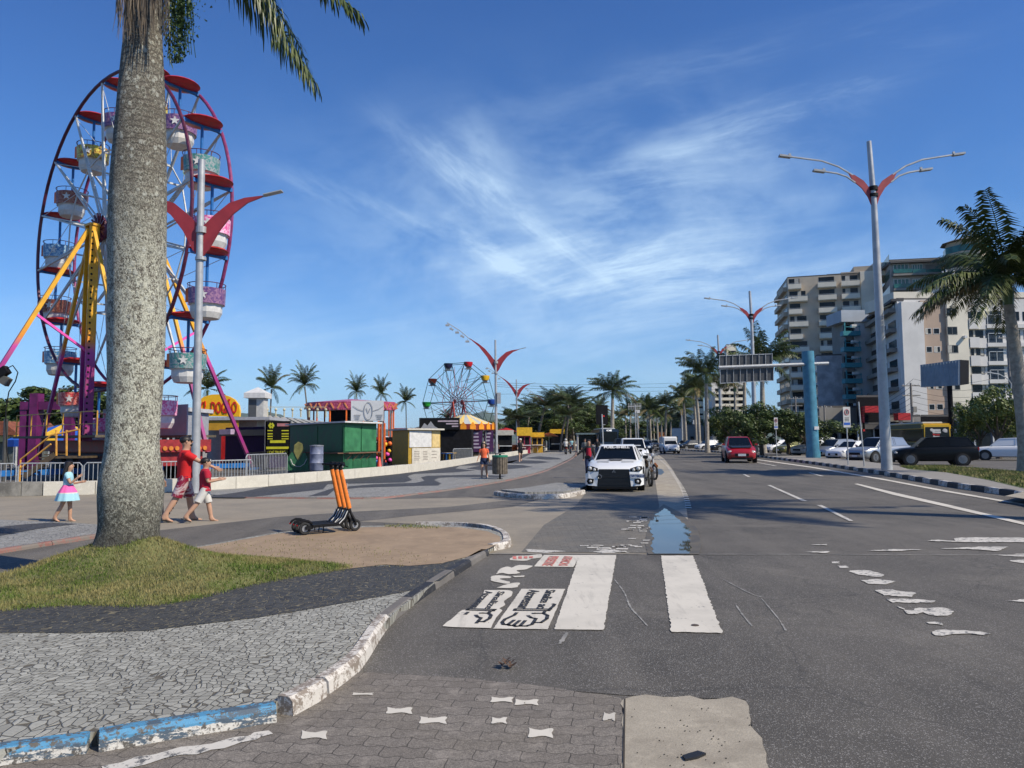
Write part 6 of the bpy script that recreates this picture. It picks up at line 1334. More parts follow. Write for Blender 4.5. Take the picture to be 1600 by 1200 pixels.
# D: main white and tan building
Dd, dl, df = bshell('apartment_building', 'large grey white building with a tan strip and dark square windows', gb(1364, 138), gb(1411, 118), gb(1690, 118), zz(472, 118), M_gw)
ZD = lambda r: zz(r, 118)
m = MB(); df.px(m, 1443, 1482, 470, 690, 0, .45); m.build('tan_strip', M_tan, Dd); m = MB(); df.px(m, 1481.8, 1514, 468, 690, 0, .9); m.build('white_bay', M_cw, Dd)
m = MB(); df.px(m, 1409, 1443, 474, 690, 0, 1.2); m.build('blank_wall', M_gw, Dd)
m = MB(); df.px(m, 1414, 1475, 452, 471.5, -12, -2); df.px(m, 1508, 1582, 431, 471, -14, -3); df.px(m, 1480, 1640, 449, 471.5, -16, -4); m.build('penthouse', M_cw, Dd)
m = MB(); df.px(m, 1418, 1430, 462, 471, -2, -1.9); m.build('window', M_glass, Dd)
m = MB()
for k in range(7): x = df.X(1512+k*6); m.cyl(df.fr @ Vector((x, ZD(431), -5)), df.fr @ Vector((x, ZD(431-random.uniform(8, 18)), -5)), .12, n=5)
m.build('antennas', M_fr, Dd)
m = MB(); dl.box(m, -.5, dl.w, ZD(474), ZD(470), -1, .8); m.build('roof_edge', M_roofd, Dd)
for k, rc in enumerate((493, 522, 550.5, 579, 607.5, 640)):
    h_ = 5.5
    f2 = Face(df.a-df.n*.0+df.n*.45, df.b+df.n*.45); f3 = Face(df.a+df.n*.9, df.b+df.n*.9)
    if k: 
        for p0, p1 in ((1452, 1460), (1464.5, 1473)): win(f2, Dd, f2.X(p0), f2.X(p1), ZD(rc+4), ZD(rc-4), .06, 0)
    win(f3, Dd, f3.X(1486), f3.X(1501), ZD(rc+h_), ZD(rc-h_), .08, 1, sill=False)
    m = MB(); df.px(m, 1516, 1542, rc-6, rc+6, -.02, .05); m.build('window', M_glass, Dd, nrm=False); m = MB(); df.px(m, 1515, 1530, rc+6, rc+22, 0, 1.0); df.px(m, 1530, 1544, rc+7, rc+22, 0, .5); m.build('parapet', M_gw, Dd, nrm=False)
    for q0, q1 in ((1517, 1521), (1526, 1529), (1536, 1541)):
        if random.random() < .6: m = MB(); df.px(m, q0, q1, rc-6, rc+5, .05, .07); m.build('curtain', M_curt, Dd, nrm=False)
    if k % 2: m = MB(); df.px(m, 1504, 1508, rc+4, rc+8, .9, 1.5); m.build('air_conditioner', M_white, Dd, nrm=False)
    m = MB(); df.px(m, 1546, 1572, rc-1, rc+0, .5, .6); df.px(m, 1546, 1547, rc-1, rc+14, .5, .6); df.px(m, 1558, 1558.8, rc-1, rc+14, .5, .6); m.build('handrail', M_galv, Dd, nrm=False)
    m = MB(); df.px(m, 1546, 1572, rc-7, rc+14, -.02, .06); m.build('window', M('grey_glass', (.03, .04, .055), .2, var=.4, spec=.3), Dd, nrm=False); m = MB(); df.px(m, 1545, 1640, rc+14, rc+20, 0, .6); m.build('floor_slab', M_gw, Dd, nrm=False)
    m = MB(); df.px(m, 1578, 1600, rc-6, rc+8, -.02, .06); df.px(m, 1606, 1630, rc-6, rc+8, -.02, .06); m.build('window', M_glass, Dd, nrm=False)
    for q in range(3):
        m = MB(); dl.box(m, dl.w*(.08+.32*q), dl.w*(.30+.32*q), zz(rc+5, 128), zz(rc-6, 128), .0, .08); m.build('window', M_glass, Dd, nrm=False)
    m = MB(); dl.box(m, dl.w*.05, dl.w*.95, zz(rc+12, 128), zz(rc+6, 128), 0, 1.1); m.build('balcony', M_gry, Dd, nrm=False)
# G: far left block behind the avenue palms and low far houses
Gb, gl, gf = bshell('apartment_building', 'far white apartment block behind the avenue palm trees', gb(1108, 240), gb(1114, 226), gb(1168, 226), zz(596, 226), M_gw)
for k in range(8):
    r0 = 612+k*9.5; m = MB(); gf.px(m, 1116, 1164, r0, r0+4, 0, 1.2); m.build('balcony', M_cw, Gb, nrm=False); m = MB()
    for q in range(4): gf.px(m, 1118+q*12, 1127+q*12, r0-5, r0-.4, -.02, .05)
    m.build('window', M_glass, Gb, nrm=False)
G2, g2l, g2f = bshell('apartment_tower', 'slim white tower top showing above the palms left of the gantry', gb(1134, 262), gb(1139, 250), gb(1154, 250), zz(541, 250), M_cw)
for k in range(12): m = MB(); g2f.px(m, 1141, 1152, 548+k*12, 552+k*12, -.02, .05); m.build('window', M_glass, G2, nrm=False)
G3, g3l, g3f = bshell('apartment_tower', 'rounded pale tower behind the palm at the left end of the gantry', gb(1075, 275), gb(1080, 262), gb(1101, 262), zz(596, 262), M_cw)
for k in range(8): m = MB(); g3f.px(m, 1083, 1098, 602+k*11, 605+k*11, -.02, .05); m.build('window', M_glass, G3, nrm=False)
for px0, px1, rt, y, mt, lb in [(1052, 1072, 671, 190, M_gw, 'low white house at the far end right of the van'), (1076, 1100, 666, 200, M_gry, 'low grey house behind the avenue palms'), (1084, 1092, 658, 215, M_white, 'tiny white gable house far behind palms'), (1030, 1042, 677, 230, M('brick_orange', (.42, .14, .03), .7), 'small orange house above the white van')]:
    e, a_, f_ = bshell('house', lb, gb(px0-2, y+8), gb(px0, y), gb(px1, y), zz(rt, y), mt); n_ = max(2, int(f_.w/2.5))
    for k in range(n_): m = MB(); f_.box(m, f_.w*(k+.25)/n_, f_.w*(k+.7)/n_, 1.0, 2.3, -.02, .04); m.build('window', M_glass, e, nrm=False)
# shops along the side street
for i, (p0, p1, rt, y, mt, sm, lb) in enumerate([(1282, 1342, 640, 96, M_gry, M_bw, 'low grey shop wall behind the parked silver cars'), (1341, 1390, 624, 92, M_dark, M_roofd, 'dark shop with a red door frame behind the slim post'), (1391, 1440, 655, 90, M_gry, M_dark, 'shop with a red canopy beside the yellow bus'), (1441, 1492, 655, 92, M_dark, M('shop_sign_dark', (.04, .04, .045), .5), 'dark shopfront under the billboard'), (1493, 1640, 657, 90, M('shop_blue_grey', (.12, .13, .15), .7), M('fascia_blue', (.015, .03, .12), .5), 'shop with a dark blue fascia at right')]):
    e, a_, f_ = bshell('shop', lb, gb(p0-1, y+9), gb(p0, y), gb(p1, y), zz(rt, y), mt, 'shop'); n_ = max(2, int(f_.w/2.2))
    m = MB(); f_.box(m, 0, f_.w, 2.7, 3.5, .0, .5); m.build('fascia', sm, e)
    for k in range(n_): m = MB(); f_.box(m, f_.w*(k+.12)/n_, f_.w*(k+.88)/n_, .15, 2.6, -.02, .04); m.build('shop_window', M_glass, e, nrm=False)
    for k in range(n_+1): m = MB(); f_.box(m, f_.w*k/n_-.08, f_.w*k/n_+.08, 0, 2.7, 0, .12); m.build('mullion', M_galv if k % 2 else M_fr, e, nrm=False)
    if i == 1:
        m = MB(); f_.px(m, 1344, 1347, 636, 674, .1, .5); f_.px(m, 1344, 1368, 635, 645, .5, 1.2); m.build('red_frame', M_red, e)
    if i == 2:
        m = MB(); f_.px(m, 1392, 1411, 646, 657, .5, 1.6); m.build('red_canopy', M_red, e); m = MB(); f_.px(m, 1399, 1404, 657, 667, .6, .8); m.build('white_plate', M_white, e)
# billboard
bb = empty('billboard', gb(1478, 72), 0, 'blue grey corrugated billboard back on a dark post before the white building', 'billboard'); ob = gb(1478, 72)
m = MB(); qa, qb, qc, qd = D(1439, 570, 72)-ob, D(1500, 562, 70)-ob, D(1500, 602, 70)-ob, D(1440, 605, 72)-ob; m.ext([qa, qb, qc, qd], (0, .12, 0))
for k in range(13): m.bar((qa.lerp(qb, (k+.5)/13))+Vector((0, -.03, -.05)), (qd.lerp(qc, (k+.5)/13))+Vector((0, -.03, .05)), .05, .05)
m.build('panel', M('billboard_back', (.22, .27, .32), .6, var=.15, scale=1), bb); m = MB(); m.ext([D(1500, 562, 70)-ob, D(1514, 563, 73)-ob, D(1514, 600, 73)-ob, D(1500, 602, 70)-ob], (0, .1, 0)); m.build('end_panel', M_dark, bb)
p = gb(1488, 71)-ob; MB().cyl(p, p+Vector((0, 0, zz(600, 71))), .22, n=12).build('post', M_dark, bb)
# utility poles, cables
def upole(px, y, rt, label, arms=2):
    e = empty('utility_pole', gb(px, y), 0, label, 'utility pole'); z = zz(rt, y); m = MB().tube([(0, 0, 0), (0, 0, z)], [.16, .1], 8); m.build('pole', M('concrete_pole', (.20, .185, .17), .85, var=.2), e)
    for k in range(arms): MB().box((0, 0, z-.3-k*1.0), (1.9, .1, .1)).build('crossarm', M_gry, e)
    m = MB()
    for k in range(4): m.cyl((-.8+k*.53, 0, z-.25), (-.8+k*.53, 0, z-.1), .045, n=6)
    m.build('insulators', M_white, e); MB().box((.1, -.3, z*.62), (.35, .35, .6)).build('transformer', M_gry, e); return Vector((e.location.x, e.location.y, z))
tops = [upole(1427, 78, 602, 'utility pole left of the billboard'), upole(1583, 74, 528, 'tall dark utility pole behind the right palm crown'), upole(1290, 88, 636, 'short utility pole left of the silver cars'), upole(1297, 100, 640, 'second short utility pole beside the grey shop'), upole(1245, 105, 622, 'utility pole behind the blue column')]
def cable(a, b, sag, label, n=12, r=.018, name='power_cable'):
    pts = [a.lerp(b, i/n)-Vector((0, 0, sag*4*(i/n)*(1-i/n))) for i in range(n+1)]
    o = MB().tube(pts, r, 4).build(name, M_blk, nrm=False); return tag(o, label, 'cable', 'power cables along the side street')
L_ = 'thin black power cable sagging in front of the white building'
for k in range(7):
    cable(D(1340, 641+k*3.5, 84), D(1427, 592+k*9, 78), .5, L_); cable(D(1427, 592+k*9, 78), D(1590, 578+k*10+(k % 3)*3, 74), .9, L_)
for k in range(4): cable(D(1580, 545+k*12, 74), D(1760, 520+k*10, 66), .8, L_)
for k in range(3): cable(D(776, 598+k*3.0, 66), D(1130, 594+k*7, 101), .35, 'thin cable strung across the avenue above the white car', r=.016)
cable(D(776, 616, 66), D(1000, 602, 120), .3, 'thin cable strung across the avenue above the white car', r=.014)
sl_ = empty('street_lamp', gb(1577, 66), 0, 'small curved arm street light in front of the right hand building', 'street lamp'); osl = gb(1577, 66)
MB().tube([(0, 0, 0), D(1580, 600, 66)-osl, D(1575, 592, 66)-osl, D(1562, 585, 66)-osl, D(1545, 582, 66)-osl], .05, 6).build('arm', M_galv, sl_); MB().box(D(1543, 582, 66)-osl, (.6, .22, .1)).build('luminaire', M_lum, sl_)
# bus shelter and kiosk beyond the promenade, distant gantry
bsx = empty('bus_shelter', gb(918, 98), 0, 'pale glass bus shelter behind the woman in the red vest', 'bus shelter'); m = MB()
for x in (-1.3, 1.3):
    for y in (-.7, .7): m.cyl((x, y, 0), (x, y, 2.3), .06, n=6)
m.build('posts', M_fr, bsx); MB().b2(-1.5, 1.5, -.9, .9, 2.3, 2.5).build('roof', M('roof_green_grey', (.12, .17, .18), .5), bsx); MB().b2(-1.25, 1.25, .68, .72, .3, 2.2).build('back_glass', M_glass, bsx); MB().b2(-1.35, -1.25, -.6, .6, .1, 2.1).build('side_panel', M('pale_blue_panel', (.4, .5, .55), .5), bsx)
dg = empty('sign_gantry', gb(994, 128), 0, 'small distant sign frame on a pole above the white pickup', 'sign gantry'); odg = gb(994, 128); m = MB()
m.tube([(0, 0, 0), D(992, 632, 128)-odg], .1, 6); m.build('pole', M_pole, dg); m = MB()
for k in range(9): m.bar(D(982+k*2.4, 630, 128)-odg, D(982+k*2.4, 640, 128)-odg, .06, .06)
m.bar(D(981, 635, 128)-odg, D(1002, 634.5, 128)-odg, .12, .12); m.build('frame', M_wst, dg)
gg = empty('street_sign', gb(998, 110), 0, 'small white sign on a slim pole in the avenue median', 'sign'); ogg = gb(998, 110); MB().tube([(0, 0, 0), D(995, 642, 110)-ogg], .07, 6).build('pole', M_pole, gg); MB().box(D(996, 643, 110)-ogg, (.7, .05, .45)).build('plate', M_white, gg)
# ================================================================ VEHICLES
random.seed(33)
M_tyre = M('tyre', (.018, .018, .018), .8); M_rim = M('alloy_rim', (.22, .22, .23), .35, metal=.7, var=.05); M_wscr = M('dark_windscreen', (.004, .006, .008), .1, var=0, spec=.35); M_lens = M('headlamp_lens', (.45, .45, .44), .15, var=.2, scale=20); M_rlens = M('tail_lens', (.35, .01, .01), .2, var=0)
M_plate = M('plate_white', (.55, .56, .58), .5, var=0)
def carpaint(name, c, metal=0, rough=.3): return M(name, c, rough, metal=metal, var=0, coat=.35)
def qinset(mb, A, B, C_, D_, m0=.06, m1=.06, t=.008):
    A, B, C_, D_ = map(Vector, (A, B, C_, D_)); q = lambda u_, v_: (A.lerp(B, u_)).lerp(D_.lerp(C_, u_), v_)
    n = (B-A).cross(D_-A).normalized()*t
    P = [q(m0, m1), q(1-m0, m1), q(1-m0, 1-m1), q(m0, 1-m1)]; mb.add([p+n for p in P]+[p-n*2 for p in P], [(0, 1, 2, 3), (0, 4, 5, 1), (1, 5, 6, 2), (2, 6, 7, 3), (3, 7, 4, 0)])
KINDS_ = {
 'sedan': dict(st=[(-2.27, .42, .74, .70), (-2.2, .28, .98, .82), (-1.85, .20, 1.04, .88), (-1.3, .17, 1.02, .90), (0, .16, .97, .90), (.75, .16, .955, .90), (1.1, .17, .93, .90), (1.55, .18, .87, .885), (2.0, .19, .765, .84), (2.22, .21, .68, .76), (2.30, .30, .60, .66)], g=(1.12, .42, -.75, -1.72), belt=(.94, 1.02), H=1.45, wb=.80, wr=.56, wx=(1.42, -1.25), r=.33),
 'hatch': dict(st=[(-1.98, .40, .80, .70), (-1.93, .27, 1.0, .80), (-1.6, .20, 1.03, .84), (-1.0, .18, 1.0, .85), (0, .17, .97, .85), (.7, .17, .96, .85), (1.05, .18, .93, .85), (1.45, .19, .86, .83), (1.8, .20, .74, .78), (1.98, .24, .64, .68), (2.03, .34, .56, .60)], g=(1.15, .38, -1.35, -1.86), belt=(.94, 1.03), H=1.5, wb=.77, wr=.58, wx=(1.27, -1.22), r=.31),
 'suv': dict(st=[(-2.3, .48, .95, .78), (-2.25, .36, 1.12, .88), (-1.9, .28, 1.15, .92), (-1.2, .25, 1.13, .93), (0, .25, 1.10, .93), (.8, .25, 1.08, .93), (1.15, .26, 1.05, .92), (1.7, .27, 1.0, .91), (2.1, .29, .90, .86), (2.27, .33, .78, .78), (2.32, .42, .68, .70)], g=(1.2, .45, -1.75, -2.18), belt=(1.06, 1.14), H=1.74, wb=.84, wr=.64, wx=(1.42, -1.38), r=.37),
 'van': dict(st=[(-2.0, .35, 1.0, .80), (-1.97, .25, 1.1, .84), (-1.5, .2, 1.1, .85), (-.5, .2, 1.08, .85), (.5, .2, 1.05, .85), (1.0, .2, 1.0, .85), (1.5, .21, .94, .83), (1.85, .23, .80, .78), (1.98, .3, .66, .68), (2.02, .38, .56, .62)], g=(1.25, .62, -1.92, -1.98), belt=(1.0, 1.08), H=1.48, wb=.80, wr=.66, wx=(1.25, -1.2), r=.31),
 'pickup': dict(st=[(-2.5, .5, 1.0, .80), (-2.45, .4, 1.1, .86), (-1.8, .35, 1.1, .88), (-.9, .3, 1.1, .88), (0, .3, 1.1, .88), (.8, .3, 1.1, .88), (1.2, .3, 1.06, .88), (1.8, .32, 1.0, .86), (2.3, .34, .9, .82), (2.45, .4, .78, .74), (2.5, .5, .7, .66)], g=(1.15, .5, -.6, -.85), belt=(1.08, 1.1), H=1.72, wb=.80, wr=.64, wx=(1.55, -1.6), r=.38),
}
def car(kind, name, loc, rz, paint, label, group=None, cat='car', scale=1.0, plain=False, lights=True):
    K = KINDS_[kind]; e = empty(name, loc, rz, label, cat, group); e.scale = (scale,)*3
    st = K['st']; vs = []; fs = []; nst = len(st)
    for i, (x, zb2, zs, w_) in enumerate(st):
        zm = zb2+(zs-zb2)*.62; half = [(.02, zb2), (w_*.82, zb2), (w_*.96, zb2+.07), (w_*.985, zb2+(zs-zb2)*.33), (w_, zm), (w_*.965, zs-.05), (w_*.89, zs), (w_*.55, zs+.035), (.001, zs+.045)]
        ring = half+[(-y, z) for y, z in reversed(half)]; vs += [(x, y, z) for y, z in ring]
    n = 18
    fs = [(i*n+k, i*n+(k+1) % n, (i+1)*n+(k+1) % n, (i+1)*n+k) for i in range(nst-1) for k in range(n)]+[tuple(range(n)), tuple((nst-1)*n+k for k in range(n))]
    b = MB().add(vs, fs).build('body', paint, e, smooth=True); b.data.set_sharp_from_angle(angle=R(50))
    xc, xf, xr, xt = K['g']; zc, zt_ = K['belt']; H = K['H']; wb, wr = K['wb'], K['wr']
    def wB(x): return wb
    v = [(xc, wb*.93, zc-.04), (xc, -wb*.93, zc-.04), (xf, wr, H-.05), (xf, -wr, H-.05), (xr, wr, H-.05), (xr, -wr, H-.05), (xt, wb*.90, zt_-.03), (xt, -wb*.90, zt_-.03), ((xf+xr)/2, wr*1.03, H), ((xf+xr)/2, -wr*1.03, H), ((xf+xr)/2, wb, (zc+zt_)/2), ((xf+xr)/2, -wb, (zc+zt_)/2)]
    f = [(0, 2, 3, 1), (2, 8, 9, 3), (8, 4, 5, 9), (4, 6, 7, 5), (0, 10, 8, 2), (10, 6, 4, 8), (1, 3, 9, 11), (11, 9, 5, 7)]
    MB().add(v, f).build('roof', paint, e, smooth=True, bev=.035)
    P = [Vector(p) for p in v]
    m = MB(); qinset(m, P[1], P[0], P[2], P[3], .045, .03); m.build('windscreen', M_wscr, e, nrm=False)
    if xt-xr < -.2 or kind in ('hatch', 'suv'): m = MB(); qinset(m, P[6], P[7], P[5], P[4], .08, .12); m.build('rear_window', M_wscr, e, nrm=False)
    if kind != 'van' or True:
        for s_, (a, b2_, c, d) in ((1, (0, 10, 8, 2)), (1, (10, 6, 4, 8)), (-1, (1, 11, 9, 3)), (-1, (11, 7, 5, 9))):
            A, B_, C_, D_ = P[a], P[b2_], P[c], P[d]
            if kind == 'van' and a in (10, 11): continue
            m = MB()
            if s_ > 0: qinset(m, B_, A, D_, C_, .05, .10)
            else: qinset(m, A, B_, C_, D_, .05, .10)
            m.build('side_window', M_wscr, e, nrm=False)
    r = K['r']; wmax = st[4][3]
    for wx in K['wx']:
        for s_ in (1, -1):
            y = s_*wmax
            MB().cyl((wx, y*.80, r+.02), (wx, y*1.004, r+.02), r+.075, n=22).build('wheel_arch', M_blk, e)
            w_ = empty('wheel', (wx, y, r), parent=e)
            MB().tube([(0, -s_*.21, 0), (0, -s_*.19, 0), (0, -s_*.01, 0), (0, s_*.012, 0)], [r-.04, r, r, r-.04], 20).build('tyre', M_tyre, w_)
            m = MB().cyl((0, s_*.0, 0), (0, s_*.016, 0), r*.66, n=18); m.cyl((0, 0, 0), (0, s_*.028, 0), .05, n=8)
            for k in range(6): a = k*math.pi/3; m.bar((.04*math.cos(a), s_*.022, .04*math.sin(a)), (r*.62*math.cos(a), s_*.022, r*.62*math.sin(a)), .04, .012)
            m.build('rim', M_rim if not plain else M_grey, w_)
    xF = st[-1][0]; wF = st[-2][3]; zF = st[-2][2]; xR = st[0][0]
    if lights:
        for s_ in (1, -1):
            MB().sph((st[-3][0]+.06, s_*(wF*.90), zF-.02), .15, 8, sc=(.85, 1.05, .58)).build('headlight', M_lens, e, smooth=True)
            MB().box((xR+.06, s_*st[1][3]*.86, st[1][2]-.12), (.1, .26, .2)).build('tail_light', M_rlens, e, bev=.02)
    MB().box((xF-.01, 0, .46 if kind != 'suv' else .62), (.06, wF*1.1, .16)).box((xF-.05, 0, .27), (.1, wF*1.7, .1)).build('grille', M_blk, e)
    MB().box((xF+.03, 0, .46), (.02, .42, .13)).build('licence_plate', M_plate, e); MB().box((xR-.02, 0, .78), (.03, .42, .13)).build('licence_plate', M_plate, e)
    for s_ in (1, -1): MB().box((xc-.22, s_*(wb+.14), zc+.10), (.10, .17, .11)).build('mirror', paint if kind != 'sedan' else M_blk, e, bev=.02)
    return e
P_white = carpaint('white_car_paint', (.72, .72, .71)); P_silver = carpaint('silver_car_paint', (.33, .35, .37), .6, .3); P_black = M('black_car_paint', (.003, .004, .005), .35, var=0, coat=.08, spec=.2); P_red = carpaint('red_car_paint', (.30, .008, .012)); P_olive = carpaint('olive_car_paint', (.16, .16, .05), .3); P_dgrey = carpaint('dark_grey_car_paint', (.03, .032, .036), .5)
# main white sports sedan (slightly to the left of the carriageway)
wc = car('sedan', 'parked_car', G(966, 761.5), R(-101), P_white, 'white sports sedan with a huge black grille parked nose to the camera', lights=False, scale=1.02)
for o in list(wc.children):
    if o.name.startswith(('grille', 'licence')): bpy.data.objects.remove(o)
m = MB(); m.ext([(2.335, -.46, .70), (2.335, .46, .70), (2.335, .56, .30), (2.335, .50, .16), (2.335, -.50, .16), (2.335, -.56, .30)], (-.35, 0, 0)); gr = m.build('grille', M('grille_black', (.006, .006, .007), .35, var=0), wc)
m = MB(); m.bar((2.345, -.52, .46), (2.345, .52, .46), .03, .035, upv=(0, 0, 1)); m.build('grille_bar', M('gloss_black', (.012, .012, .014), .2, var=0), gr)
m = MB()
for k in range(5): m.box((2.34, 0, .22+.042*k), (.01, .92, .01))
m.build('mesh_slats', M('dull_black', (.02, .02, .022), .6, var=0), gr)
e3 = MB()
for a in (90, 210, 330): c, s_ = math.cos(R(a)), math.sin(R(a)); e3.flat([(2.352, 0, .635), (2.352, .035*c-.02*s_, .635+.035*s_+.02*c), (2.352, .07*c, .635+.07*s_), (2.352, .035*c+.02*s_, .635+.035*s_-.02*c)])
e3.build('badge', M_rim, gr, nrm=False)
m = MB().box((2.3, 0, .13), (.3, 1.35, .05)); m.build('splitter', M_blk, wc)
m = MB(); m.add([(2.36, -.52, .18), (2.34, -.80, .20), (2.10, -.905, .22), (2.10, -.90, .55), (2.30, -.78, .60), (2.35, -.47, .62)], [(0, 1, 4, 5), (1, 2, 3, 4)]); m.add([(2.36, .52, .18), (2.34, .80, .20), (2.10, .905, .22), (2.10, .90, .55), (2.30, .78, .60), (2.35, .47, .62)], [(5, 4, 1, 0), (4, 3, 2, 1)]); m.build('bumper', P_white, wc, smooth=False)
for s_ in (1, -1):
    m = MB().ext([(2.365, s_*.62, .40), (2.345, s_*.80, .42), (2.335, s_*.84, .33), (2.345, s_*.80, .24), (2.365, s_*.64, .27)], (-.06, 0, 0)); v_ = m.build('air_intake', M_blk, wc)
    MB().sph((2.36, s_*.72, .33), .045, 6).build('fog_lamp', M_lens, v_)
    m = MB().ext([(2.31, s_*.50, .63), (2.27, s_*.80, .64), (2.16, s_*.87, .70), (2.10, s_*.85, .78), (2.20, s_*.72, .79), (2.29, s_*.50, .72)], (-.12, 0, 0)); h_ = m.build('headlight', M_blk if s_ < 0 else M_blk, wc)
    MB().sph((2.27, s_*.74, .72), .065, 8).sph((2.305, s_*.60, .68), .05, 8).build('lamp_bulb', M_lens, h_, smooth=True)
MB().box((2.375, .70, .50), (.015, .42, .13)).build('licence_plate', M_plate, wc)
textmesh('plate_text', 'CWT0G10', .10, M_navy, wc, frame((2.385, .70, .495), (0, 1, 0), (0, 0, 1)), .003, .002)
MB().tube([(2.36, -.44+.06*math.cos(R(i*30)), .47+.06*math.sin(R(i*30))) for i in range(13)], .012, 5, cap=False).build('tow_hook', M_rim, wc)
MB().ext([(1.42, -.14, .935), (1.42, .14, .935), (1.36, .22, .965), (1.36, -.22, .965)], (-.1, 0, .01)).build('hood_scoop', M_blk, wc)
for s_ in (1, -1): MB().ext([(1.66, s_*.20, .895), (1.58, s_*.58, .895), (1.53, s_*.58, .90), (1.62, s_*.20, .905)], (0, 0, .012)).build('hood_vent', M_grey, wc)
A_ = Vector((1.12, 0, .90)); B_ = Vector((.42, 0, 1.40)); up = (B_-A_).normalized(); c = A_.lerp(B_, .84)+Vector((.03, 0, .025))
textmesh('windscreen_banner', 'FUEL-SHELL', .15, M_white, wc, frame(c+Vector((.01, 0, .01)), (0, 1, 0), up), .006, .002, sx=1.1)
MB().b2(-2.2, -2.0, -.72, .72, 1.38, 1.41).b2(-2.15, -2.05, -.55, -.52, 1.0, 1.38).b2(-2.15, -2.05, .52, .55, 1.0, 1.38).build('rear_wing', P_white, wc)
# red hatchback: drives on the carriageway
rc = car('hatch', 'car', G(1154, 722), R(-101), P_red, 'red hatchback with a dark reflection painted on its bonnet driving towards the camera', scale=1.2)
MB().ext([(1.08, -.66, .985), (1.08, .66, .985), (1.5, .60, .925), (1.72, .50, .865), (1.72, -.50, .865), (1.5, -.60, .925)], (0, 0, .02)).build('bonnet_reflection', P_dgrey, rc)  # dark reflection on the red bonnet, put in as a grey panel
vn = car('van', 'van', G(1046, 708.5), R(-92), P_white, 'small white delivery van with a tall box body driving towards the camera', cat='van', scale=1.04, plain=True)
MB().b2(-1.95, .45, -.80, .80, 1.1, 1.86).build('cargo_box', P_white, vn, bev=.06); MB().ext([(.45, -.72, 1.44), (.45, .72, 1.44), (.45, .66, 1.84), (.45, -.66, 1.84)], (.22, 0, -.12)).build('roof_fairing', P_white, vn, bev=.03)
pk = car('pickup', 'pickup_truck', G(986, 728)+Vector((0, 4, 0)), R(-95), P_white, 'white pickup truck right behind the white sports sedan', cat='pickup')
pk.location = gb(988, 47)
for i, (kd, px, y, rz, pt, lb, sc) in enumerate([
    ('hatch', 1218, 88, 200, P_white, 'small white car at the far left end of the parked row', 1), ('hatch', 1240, 78, 203, P_olive, 'olive green hatchback parked left of the blue column', 1.05), ('suv', 1274, 69, 205, P_white, 'white sport utility car half hidden by the blue column', 1),
    ('hatch', 1306, 62, 208, P_silver, 'silver hatchback just right of the blue column', 1.05), ('sedan', 1335, 56.5, 206, P_white, 'white car parked behind the tall parking sign', 1), ('suv', 1372, 51.5, 205, P_silver, 'silver sport utility car behind the slim grey post', .98),
    ('suv', 1457, 45.5, 163, P_black, 'black sport utility car parked beside the lawn with its tail to the right', .98), ('suv', 1572, 54, 148, P_white, 'white sport utility car on the side street left of the right palm', .92),
    ('suv', 972, 82, 268, P_black, 'dark sport utility vehicle behind the white pickup', 1), ('sedan', 1005, 92, 265, P_dgrey, 'dark car to the right of the white pickup', 1), ('hatch', 1012, 130, 265, P_silver, 'distant silver car far along the avenue', 1), ('sedan', 1022, 150, 265, P_dgrey, 'distant dark car far along the avenue', 1),
    ('sedan', 1066, 125, 190, P_black, 'black car parked right behind the white van', 1), ('hatch', 1080, 118, 195, P_dgrey, 'dark hatchback parked beyond the median palms', 1), ('hatch', 1108, 108, 195, P_white, 'white hatchback between the avenue palm trunks', 1), ('sedan', 1134, 100, 195, P_dgrey, 'dark car parked behind the red hatchback', 1), ('hatch', 1190, 97, 200, P_black, 'black hatchback in the shade of the round tree', 1),
    ('hatch', 1262, 80, 205, P_black, 'black hatchback behind the blue column', 1)]):
    z = 0; car(kd, 'parked_car', gb(px, y, z), R(rz), pt, lb, scale=sc, plain=y > 70, group='cars parked along the side street' if 1200 < px < 1400 else None)
def bus(px, y, rz, label, c1, c2, yellow=False):
    e = empty('bus', gb(px, y), rz, label, 'bus'); L, W_b, H = 11.0, 2.5, 3.1
    MB().b2(-L, 0, -W_b/2, W_b/2, .35, 2.95).build('body', c1, e, bev=.12); MB().b2(-L+.1, -.1, -W_b/2-.01, W_b/2+.01, 1.25, 2.45).build('side_window', M_wscr, e)
    MB().b2(-L+1, -1, -.9, .9, 2.95, 3.12).build('roof_unit', M_fr, e, bev=.05)
    for x in (-2.4, -L+2.6):
        for s_ in (1, -1): MB().cyl((x, s_*(W_b/2-.25), .5), (x, s_*(W_b/2+.01), .5), .5, n=18).build('wheel', M_tyre, e)
    for xx, nm in ((0.0, 'windscreen'), (-L, 'rear_window')):
        s_ = 1 if xx == 0 else -1; m = MB().ext([(xx+s_*.015, -1.08, 1.35), (xx+s_*.015, 1.08, 1.35), (xx+s_*.015, 1.02, 2.62), (xx+s_*.015, -1.02, 2.62)], (-s_*.1, 0, 0)); g_ = m.build(nm, M_wscr, e)
        MB().box((xx+s_*.03, 0, .62), (.08, 2.3, .3)).build('bumper', c2, e)
        for q in (1, -1): MB().box((xx+s_*.02, q*1.0, .98), (.06, .28, .2)).build('tail_light' if s_ < 0 else 'headlight', M_rlens if s_ < 0 else M_lens, e)
    return e
yb = bus(1465, 82, R(82), 'yellow city bus seen from behind with a dark rear window', M('bus_yellow', (.70, .42, .01), .35, var=.05, coat=.4), M('bus_blue', (.03, .10, .2), .4, var=.1), True)
yb.location = gb(1465, 70)+Vector((1.6, 11, 0))
